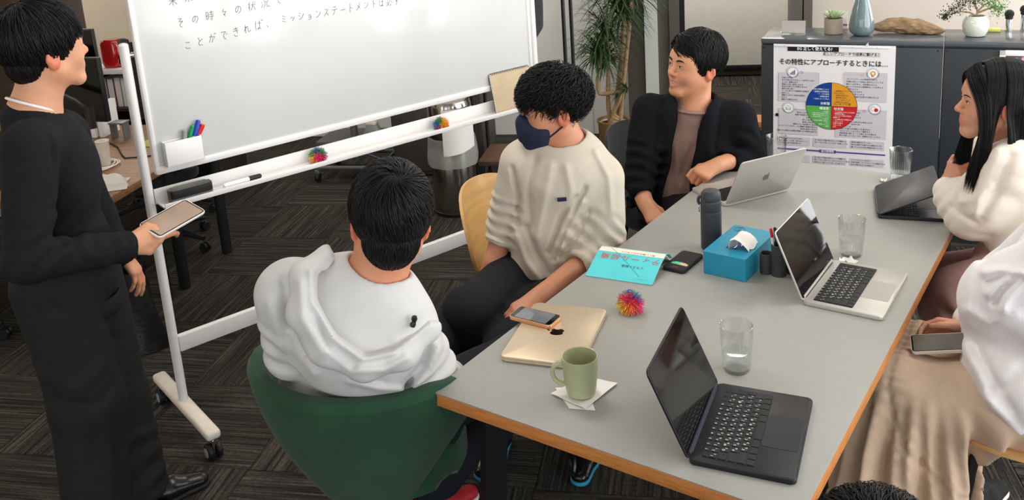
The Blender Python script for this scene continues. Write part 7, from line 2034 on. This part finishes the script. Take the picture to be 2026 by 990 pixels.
v.chain([j['shR'], j['elR'], cfR], [.076, .066, .054], .014); v.chain([j['shL'], j['elL'], cfL], [.082, .072, .054], .014)
for c_, w_ in ((cfR, j['wrR']), (cfL, j['wrL'])): v.cap(c_ + unit(w_ - c_) * .062 + F4b.Y * .012, w_ + unit(w_ - c_) * .005 + F4b.Y * .012, .050, .040, .004, None, 's')
op = [j['neck'] + F4b.Y * .05 + V3(0, 0, .05), j['opA'] + F4b.Y * .03, j['opB'] + F4b.Y * .03, j['opC'] + F4b.Y * .03]
for a_, b_ in zip(op, op[1:]): v.cap(a_, b_, .060, .060, .008, None, 's', (F4b.Y, 2.2))
v.cap(j['neck'] + V3(0, 0, -.01), F4.p(0, -.01, -.02), .078, .095, .008, None, 's')
v.ridge([op[0] + F4b.X * .085, op[1] + F4b.X * .085, op[2] + F4b.X * .09], .010, .022, F4b.Y); v.ridge([op[0] - F4b.X * .085, op[1] - F4b.X * .085, op[2] - F4b.X * .09], .010, .022, F4b.Y)
v.ridge([op[0] + F4b.X * .12, op[1] + F4b.X * .125, op[2] + F4b.X * .12], -.008, .010, F4b.Y); v.ridge([op[0] - F4b.X * .12, op[1] - F4b.X * .125, op[2] - F4b.X * .12], -.008, .010, F4b.Y)
v.rings(lerp(j['shR'], j['elR'], .45), cfR, .11, .048, .006, .2); v.rings(lerp(j['shL'], j['elL'], .3), cfL, .12, .048, .006, 2.1); v.wrinkle(.004, 15, 1.1)
grow(v, 'cardigan', 'cardigan_black', p4, .006, 1)
v = Vol(.03)
hp = V3(-.20, 1.86, .53)
v.ell(hp, (.18, .16, .11), F4b.R()); v.chain([hp + V3(-.02, -.08, 0), V3(.16, 1.66, .55), V3(.20, 1.64, .1)], [.10, .08, .06]); v.chain([hp + V3(.02, .08, 0), V3(.20, 1.88, .55), V3(.24, 1.86, .1)], [.10, .08, .06]); v.cut(V3(0, 0, .09), (0, 0, -1), .01)
grow(v, 'trousers', 'trouser_black', p4, .009, 1)
shoe(p4, (.16, 1.62, 0), (.40, 1.66, 0), 'leather_black'); shoe(p4, (.20, 1.85, 0), (.44, 1.89, 0), 'leather_black')

# ------------------------------------------------------------------ long-haired person, cream blouse
j = JJ['p5']
p5 = person('seated person with long black hair, cream blouse and mauve trousers', (1.05, 1.55))
F5 = Frame(j['head'], 203, 3, 0, .98)
sk5 = (208, 150, 120)
o5 = V3(1.05, 1.55, 0)
v = Vol(.02)
head_vol(v, F5, sk5, lips=(200, 96, 92), jaw=.96)
neck_vol(v, F5, j['neck'] + V3(.01, .02, -.02), sk5, .046)
v.cap(j['neck'] + V3(0, 0.02, -.03), j['waist'], .065, .09, .04); v.cap(j['sh'], j['shF'], .04, .04, .04)
wrF = V3(.955, 1.585, .79)
v.chain([j['sh'], j['el'], j['wr']], [.038, .034, .024], .02, sk5); v.chain([j['shF'], V3(1.02, 1.78, .77), wrF], [.038, .034, .024], .02, sk5)
hand_vol(v, j['wr'], unit(j['ha'] - j['wr'] + V3(.0, 0, .03)), V3(-.5, -.6, .3), -1, [(.9, 1.1, .6), (1.0, 1.1, .6), (1.05, 1.1, .6), (1.1, 1.1, .6)], (.5, .2), sk5, .88)
hand_vol(v, wrF + V3(.02, -.01, 0), unit(V3(.7, -.5, .05)), V3(-.3, -.3, .9), 1, [.5, .55, .6, .65], (.3, .4), sk5, .88)
kn, an = V3(.935, 1.47, .60), j['an'] + V3(.02, .02, 0)
v.chain([j['hip'] + V3(.03, 0, -.09), kn + V3(0, 0, -.045), an], [.07, .045, .034], .03, sk5)
grow(v, 'body', 'skin', p5, .004, 1, sk5)
eyes_for(F5, p5, v, .0008, brow_up=-.001, brow_w=.8)
hair_cap(F5, p5, [((0, .108, -.035), (.066, .068, .098))], [((0, 0, -.10), (0, 0, -1))], r=(.086, .106, .096), c=(0, -.016, .034))
hr = Hair(F5, (0, -.016, .034), (.088, .109, .099))
g5 = np.random.default_rng(5)
def long_locks(n, side, y0, y1, zend, fx, fy, w=.0014):
    P = []
    t = g5.uniform(0, 1, n); s_ = side
    ys = y0 + (y1 - y0) * t
    off = g5.uniform(0, .07, n); L = g5.uniform(.85, 1.05, n)
    K = 13
    out = np.zeros((n, K, 3))
    for k in range(K):
        f = k / (K - 1)
        if k < 6:
            a = k / 5 * PI * .56
            yy = ys + (fy * .25) * f * 2
            rx = .088 * np.sqrt(np.clip(1 - ((yy + .016) / .112) ** 2, .06, 1)); rz = .099 * np.sqrt(np.clip(1 - ((yy + .016) / .112) ** 2, .06, 1))
            out[:, k] = np.stack([s_ * rx * (1 + off) * math.sin(a), yy, .034 + rz * (1 + off) * math.cos(a)], 1)
        else:
            g = (k - 5) / (K - 6)
            b = out[:, 5]
            wob = .006 * np.sin(g * 5 + t * 9)
            out[:, k] = np.stack([b[:, 0] + s_ * fx * g + wob, b[:, 1] + fy * g + wob * .5, b[:, 2] + (zend * L - b[:, 2]) * g], 1)
    hr.locks(out, w * g5.uniform(.7, 1.2, n))
for sd in (-1, 1):
    long_locks(1300, sd, -.105, .0, -.235, .02, -.02); long_locks(900, sd, .0, .045, -.27, .004, .030)
def curtain(n, side, seed):
    """front hair: from the parting over the temple and down beside the cheek"""
    g = np.random.default_rng(seed)
    A = np.array([(.002, .088, .090), (.022, .096, .080), (.046, .090, .056), (.064, .076, .024), (.073, .064, -.012), (.077, .056, -.06), (.078, .052, -.12), (.078, .055, -.19), (.076, .060, -.26)])
    B = np.array([(.002, .060, .118), (.034, .060, .108), (.064, .050, .076), (.082, .040, .030), (.088, .034, -.02), (.090, .030, -.07), (.090, .030, -.13), (.090, .034, -.20), (.088, .040, -.27)])
    t = g.uniform(0, 1, n)[:, None, None]; P = A[None] * (1 - t) + B[None] * t + g.normal(0, .0022, (n, 1, 3)); P[:, :, 0] *= side
    # smooth resampling
    K = 17; f = np.linspace(0, 8, K); i = np.minimum(7, f.astype(int)); w = (f - i)[None, :, None]
    Q = P[:, i] * (1 - w) + P[:, i + 1] * w
    for _ in range(2): Q[:, 1:-1] = (Q[:, :-2] + 2 * Q[:, 1:-1] + Q[:, 2:]) / 4
    hr.locks(Q, .0013 * g.uniform(.7, 1.2, n))
curtain(1100, -1, 55); curtain(1100, 1, 56)
hr.build('hair_locks', 'hair_black', p5)
F5b = Frame(j['chest'], 192)
v = Vol(.035)
v.ell(j['chest'] + V3(.02, .02, -.0), (.165, .115, .18), F5b.R()); v.ell(j['waist'] + V3(0, .02, .02), (.16, .135, .18), F5b.R()); v.cap(j['sh'] + V3(0, .01, .0), j['shF'], .062, .062); v.cap(j['neck'] + V3(.01, .02, -.03), j['chest'] + V3(.02, .02, 0), .065, .10)
v.chain([j['sh'], lerp(j['sh'], j['el'], .6) + V3(0, 0, -.01), j['el'] + V3(0, 0, .0)], [.075, .086, .070]); v.chain([j['el'], lerp(j['el'], j['wr'], .6), lerp(j['el'], j['wr'], .95)], [.068, .062, .040])
v.chain([j['shF'], V3(1.02, 1.78, .77), wrF], [.07, .07, .05])
for pl_, amp, w, n_ in LN['P5']: v.ridge(pl_, amp, w, n_)
v.rings(lerp(j['el'], j['wr'], .1), j['wr'], .10, .04, .006, .6); v.rings(j['sh'], j['el'], .11, .09, .005, 2.6); v.wrinkle(.004, 17, .8)
v.cap(j['neck'] + V3(.0, 0.01, -.02), F5.p(0, 0, -.05), .052, .065, .006, None, 's')
grow(v, 'blouse', 'blouse_cream', p5, .0055, 1)
v = Vol(.03)
v.ell(j['hip'] + V3(.04, .04, -.08), (.17, .17, .12), F5b.R()); v.chain([j['hip'] + V3(.03, .0, -.09), kn + V3(0, 0, -.045), an + V3(.02, .0, .03)], [.105, .078, .066], .014); v.chain([j['hip'] + V3(.03, .14, -.12), V3(.88, 1.72, .48), V3(.92, 1.74, .10)], [.10, .08, .066], .014)
v.cap(an + V3(-.022, .01, -.04), an + V3(-.03, .0, -.12), .075, .08, .004, None, 's')
v.cut(V3(0, 0, .07), (0, 0, -1), .01); v.wrinkle(.005, 14, 1.4); v.rings(kn + V3(.1, 0, -.04), kn + V3(-.03, 0, -.14), .14, .08, .006, .3)
grow(v, 'trousers', 'trouser_mauve', p5, .0065, 1)
v = Vol(.02); v.cap(an + V3(0, 0, -.015), an + V3(-.015, .02, -.09), .038, .036); v.cap(an + V3(-.015, .02, -.09), an + V3(-.12, .05, -.14), .036, .028)
grow(v, 'sock', 'sock_pink', p5, .005, 1)
shoe(p5, (.98, 1.73, 0), (.76, 1.77, 0), 'shoe_white', 'shoe_white', w=.04)

# ------------------------------------------------------------------ person in white hoodie and beige skirt (head outside the picture)
j = JJ['p6']
p6 = person('seated person in white hoodie and beige tiered skirt holding a phone', (1.16, .97))
sk6 = (206, 152, 126)
F6 = Frame((1.275, .975, 1.145), 185, -14, 0, .98)
shN, shX = V3(1.235, .86, .93), V3(1.235, 1.16, .93)
el6, wr6 = j['el'] + V3(.03, .0, 0), j['wr'] + V3(.0, .0, .0)
v = Vol(.02)
head_vol(v, F6, sk6); neck_vol(v, F6, V3(1.27, 1.0, .99), sk6, .046)
v.cap(V3(1.27, 1.0, .96), V3(1.25, .99, .56), .07, .10, .04); v.cap(shN, shX, .04, .04, .04)
v.chain([shN, el6, wr6], [.038, .034, .025], .02, sk6)
hd6 = unit(j['ha'] - wr6 + V3(-.03, -.0, .0))
hand_vol(v, wr6 + hd6 * .02, hd6, V3(.1, .75, .55), -1, [(.5, .7, .4), (.55, .7, .4), (.6, .7, .4), (.6, .7, .4)], (.15, .2), sk6, .90)
v.chain([shX, V3(1.10, 1.22, .72), V3(1.0, 1.10, .62)], [.038, .034, .025], .02, sk6)
an6 = V3(1.045, 1.135, .10); v.chain([V3(1.2, 1.06, .50), V3(.93, 1.04, .47), an6 + V3(-.03, -.03, .14), an6], [.06, .050, .036, .030], .02, sk6); v.chain([V3(1.2, .92, .50), V3(.90, .91, .48), V3(.93, .95, .1)], [.06, .050, .034], .02, sk6)
grow(v, 'body', 'skin', p6, .005, 1, sk6); eyes_for(F6, p6, v)
hair_cap(F6, p6, [((0, .108, -.035), (.066, .068, .098))], [((0, 0, -.14), (0, 0, -1))], r=(.088, .108, .097), c=(0, -.016, .034), mat='hair_brownblack', h=.006, extra=lambda v: v.cap(F6.p(0, -.05, 0), F6.p(0, -.06, -.16), .075, .06))
F6b = Frame((1.25, 1.0, .8), 184)
v = Vol(.04)
v.ell(V3(1.25, 1.0, .80), (.20, .145, .20), F6b.R()); v.ell(V3(1.222, .985, .605), (.222, .195, .155), F6b.R()); v.cap(shN, shX, .075, .075); v.cap(V3(1.27, 1.0, .98), V3(1.25, 1.0, .85), .085, .12); v.cap(V3(1.33, .92, .97), V3(1.33, 1.08, .97), .06, .06)
v.chain([shN, lerp(shN, el6, .55) + V3(-.0, -.01, .0), el6], [.085, .100, .095]); v.chain([el6, lerp(el6, wr6, .5), wr6], [.092, .066, .036]); v.chain([shX, V3(1.10, 1.22, .72), V3(1.02, 1.12, .63)], [.085, .08, .04])
v.cap(V3(1.27, 1.0, 1.0), F6.p(0, 0, -.04), .058, .07, .006, None, 's')
for pl_, amp, w, n_ in LN['P6']: v.ridge(pl_, amp, w, n_)
v.wrinkle(.005, 12, .6); v.rings(lerp(el6, wr6, .3), wr6, .09, .05, .005, 1.0)
grow(v, 'hoodie', 'hoodie_white', p6, .006, 1)
v = Vol(.05)
v.ell(V3(1.20, .985, .53), (.21, .20, .10), F6b.R()); v.cap(V3(1.15, .90, .515), V3(.90, .89, .495), .112, .100); v.cap(V3(1.15, 1.07, .515), V3(.90, 1.06, .495), .112, .100)
for (a_, b_, r0, r1) in ((V3(.88, .89, .50), V3(.86, .82, .12), .11, .15), (V3(.88, 1.06, .50), V3(.86, 1.08, .12), .11, .14), (V3(1.00, .86, .45), V3(.98, .80, .13), .09, .12), (V3(1.00, 1.02, .44), V3(.955, 1.00, .26), .10, .115)): v.cap(a_, b_, r0, r1)
v.ell(V3(1.29, .985, .375), (.24, .34, .085), None, .01, None, 's')
v.cut(V3(0, 0, .10), (0, 0, -1), .01)
ctr = V3(.96, .95, 0)
def pleat(X):
    q = X - ctr; th = np.arctan2(q[:, 1], q[:, 0]); low = np.clip((.56 - X[:, 2]) / .18, 0, 1)
    return .020 * low * np.sin(15 * th + 2.0 * np.sin(4 * th + X[:, 2] * 6)) + .010 * low * np.sin(29 * th + X[:, 2] * 10)
v.func(pleat)
def gathers(X):
    """seam rings of the tiers with small puckers"""
    g = 0
    for x0, z0 in ((.93, .0), ):
        dd = np.abs(np.hypot(X[:, 0] - 1.18, (X[:, 2] - .60) * 1.0) - .30)
        w_ = np.exp(-(dd / .008) ** 2); g = g - .005 * w_
        w2 = np.exp(-((dd) / .045) ** 2); g = g + .003 * w2 * np.sin((X[:, 1] + X[:, 2] * .4) * 2 * PI / .026)
    dd = np.abs(X[:, 2] - .24); g = g - .004 * np.exp(-(dd / .008) ** 2)
    return g
v.func(gathers); v.wrinkle(.004, 19, .9)
grow(v, 'skirt', 'skirt_beige', p6, .006, 1)
v = Vol(.02); v.cap(an6 + V3(0, 0, -.005), an6 + V3(.01, .02, -.045), .034, .036); v.cap(an6 + V3(.01, .02, -.045), an6 + V3(.03, .06, -.05), .034, .03); grow(v, 'sock', 'sock_black', p6, .005, 1)
shoe(p6, (1.035, 1.075, 0), (1.12, 1.30, 0), 'sock_black', 'cream_metal', w=.042, h=.06); shoe(p6, (.95, .98, 0), (.74, .93, 0), 'sock_black', 'cream_metal', w=.042, h=.06)
pc = j['ph']
pq = [V3(*q) for q in LN['PH6']]
px_ = unit(pq[1] - pq[0]); pz_ = unit(pq[2] - pq[0] - px_ * ((pq[2] - pq[0]) @ px_)); pn_ = np.cross(px_, pz_)
if pn_[2] < 0: pz_ = -pz_; pn_ = np.cross(px_, pz_)
cc_ = lerp(pq[1], pq[2], .5) if False else (pq[0] + pq[1] + pq[2] + pq[3]) / 4
Mp = Matrix.Translation(Vector(cc_)) @ Matrix([[pz_[i], px_[i], np.cross(pz_, px_)[i]] for i in range(3)]).to_4x4()
if np.cross(pz_, px_)[2] < 0: Mp = Matrix.Translation(Vector(cc_)) @ Matrix([[-pz_[i], px_[i], np.cross(-pz_, px_)[i]] for i in range(3)]).to_4x4()
M('phone_grey', (104, 100, 92), .06, var=.2, vscale=12)
phone('smartphone with pale frame held above the beige skirt', Mp, .071, .146, .009, 'phone_white', 'phone_glass', 'phone_grey')

# ------------------------------------------------------------------ person at the near end: only the top of the hair shows
p7 = person('person at the near table end whose black hair tops the lower picture edge', (1.135, -.50))
F7 = Frame((1.146, -.508, 1.060), 100, -4, 0, 1.03)
v = Vol(.02)
head_vol(v, F7, SKIN); neck_vol(v, F7, V3(1.135, -.53, .92), SKIN, .055); v.cap(V3(1.135, -.53, .90), V3(1.135, -.54, .56), .08, .10, .04)
v.chain([V3(.96, -.53, .84), V3(.93, -.50, .68), V3(1.0, -.36, .60)], [.045, .04, .03], .02); v.chain([V3(1.31, -.53, .84), V3(1.34, -.50, .68), V3(1.27, -.36, .60)], [.045, .04, .03], .02)
hand_vol(v, V3(1.0, -.36, .60), unit(V3(.4, .9, -.1)), V3(0, 0, 1), 1, [.3] * 4); hand_vol(v, V3(1.27, -.36, .60), unit(V3(-.4, .9, -.1)), V3(0, 0, 1), -1, [.3] * 4)
v.cap(V3(.96, -.53, .84), V3(1.31, -.53, .84), .045, .045, .04)
grow(v, 'body', 'skin', p7, .006, 1, SKIN); eyes_for(F7, p7, v)
hair_cap(F7, p7, [((0, .115, -.035), (.08, .075, .09))], [((0, -.09, -.085), (0, -.35, -1))], r=(.088, .110, .098), h=.006)
hr = Hair(F7, (0, -.014, .034), (.090, .112, .100))
hr.comb(5200, 71, scalp_root(lambda q: .03 if q[1] > .03 else -.04), lambda q: rows_unit(q - V3(.01, -.06, .13)) + V3(.1, 0, -.2), .09, .0009, 7, (0, .07), .001, 0, jitter=.22, settle=.1)
hr.build('hair_locks', 'hair_brownblack', p7)
v = Vol(.035); F7b = Frame((1.135, -.53, .8), 90)
v.ell(V3(1.135, -.53, .75), (.19, .13, .19), F7b.R()); v.ell(V3(1.135, -.53, .60), (.185, .15, .18), F7b.R()); v.cap(V3(.97, -.53, .84), V3(1.30, -.53, .84), .072, .072); v.cap(V3(1.135, -.53, .88), V3(1.135, -.53, .78), .08, .12)
v.chain([V3(.96, -.53, .84), V3(.93, -.50, .68), V3(.99, -.38, .60)], [.078, .064, .05]); v.chain([V3(1.31, -.53, .84), V3(1.34, -.50, .68), V3(1.28, -.38, .60)], [.078, .064, .05])
v.cap(V3(1.135, -.53, .90), F7.p(0, 0, -.04), .062, .08, .006, None, 's'); v.wrinkle(.004, 14, .3)
grow(v, 'sweater', 'knit_black', p7, .008, 1)
v = Vol(.03); v.ell(V3(1.135, -.53, .53), (.18, .16, .10), F7b.R()); v.chain([V3(1.05, -.48, .53), V3(1.03, -.12, .54), V3(1.03, -.13, .1)], [.10, .08, .06]); v.chain([V3(1.22, -.48, .53), V3(1.24, -.12, .54), V3(1.24, -.13, .1)], [.10, .08, .06]); v.cut(V3(0, 0, .09), (0, 0, -1), .01)
grow(v, 'trousers', 'trouser_navy', p7, .01, 1)
shoe(p7, (1.03, -.17, 0), (1.03, .07, 0), 'leather_black'); shoe(p7, (1.24, -.17, 0), (1.24, .07, 0), 'leather_black')
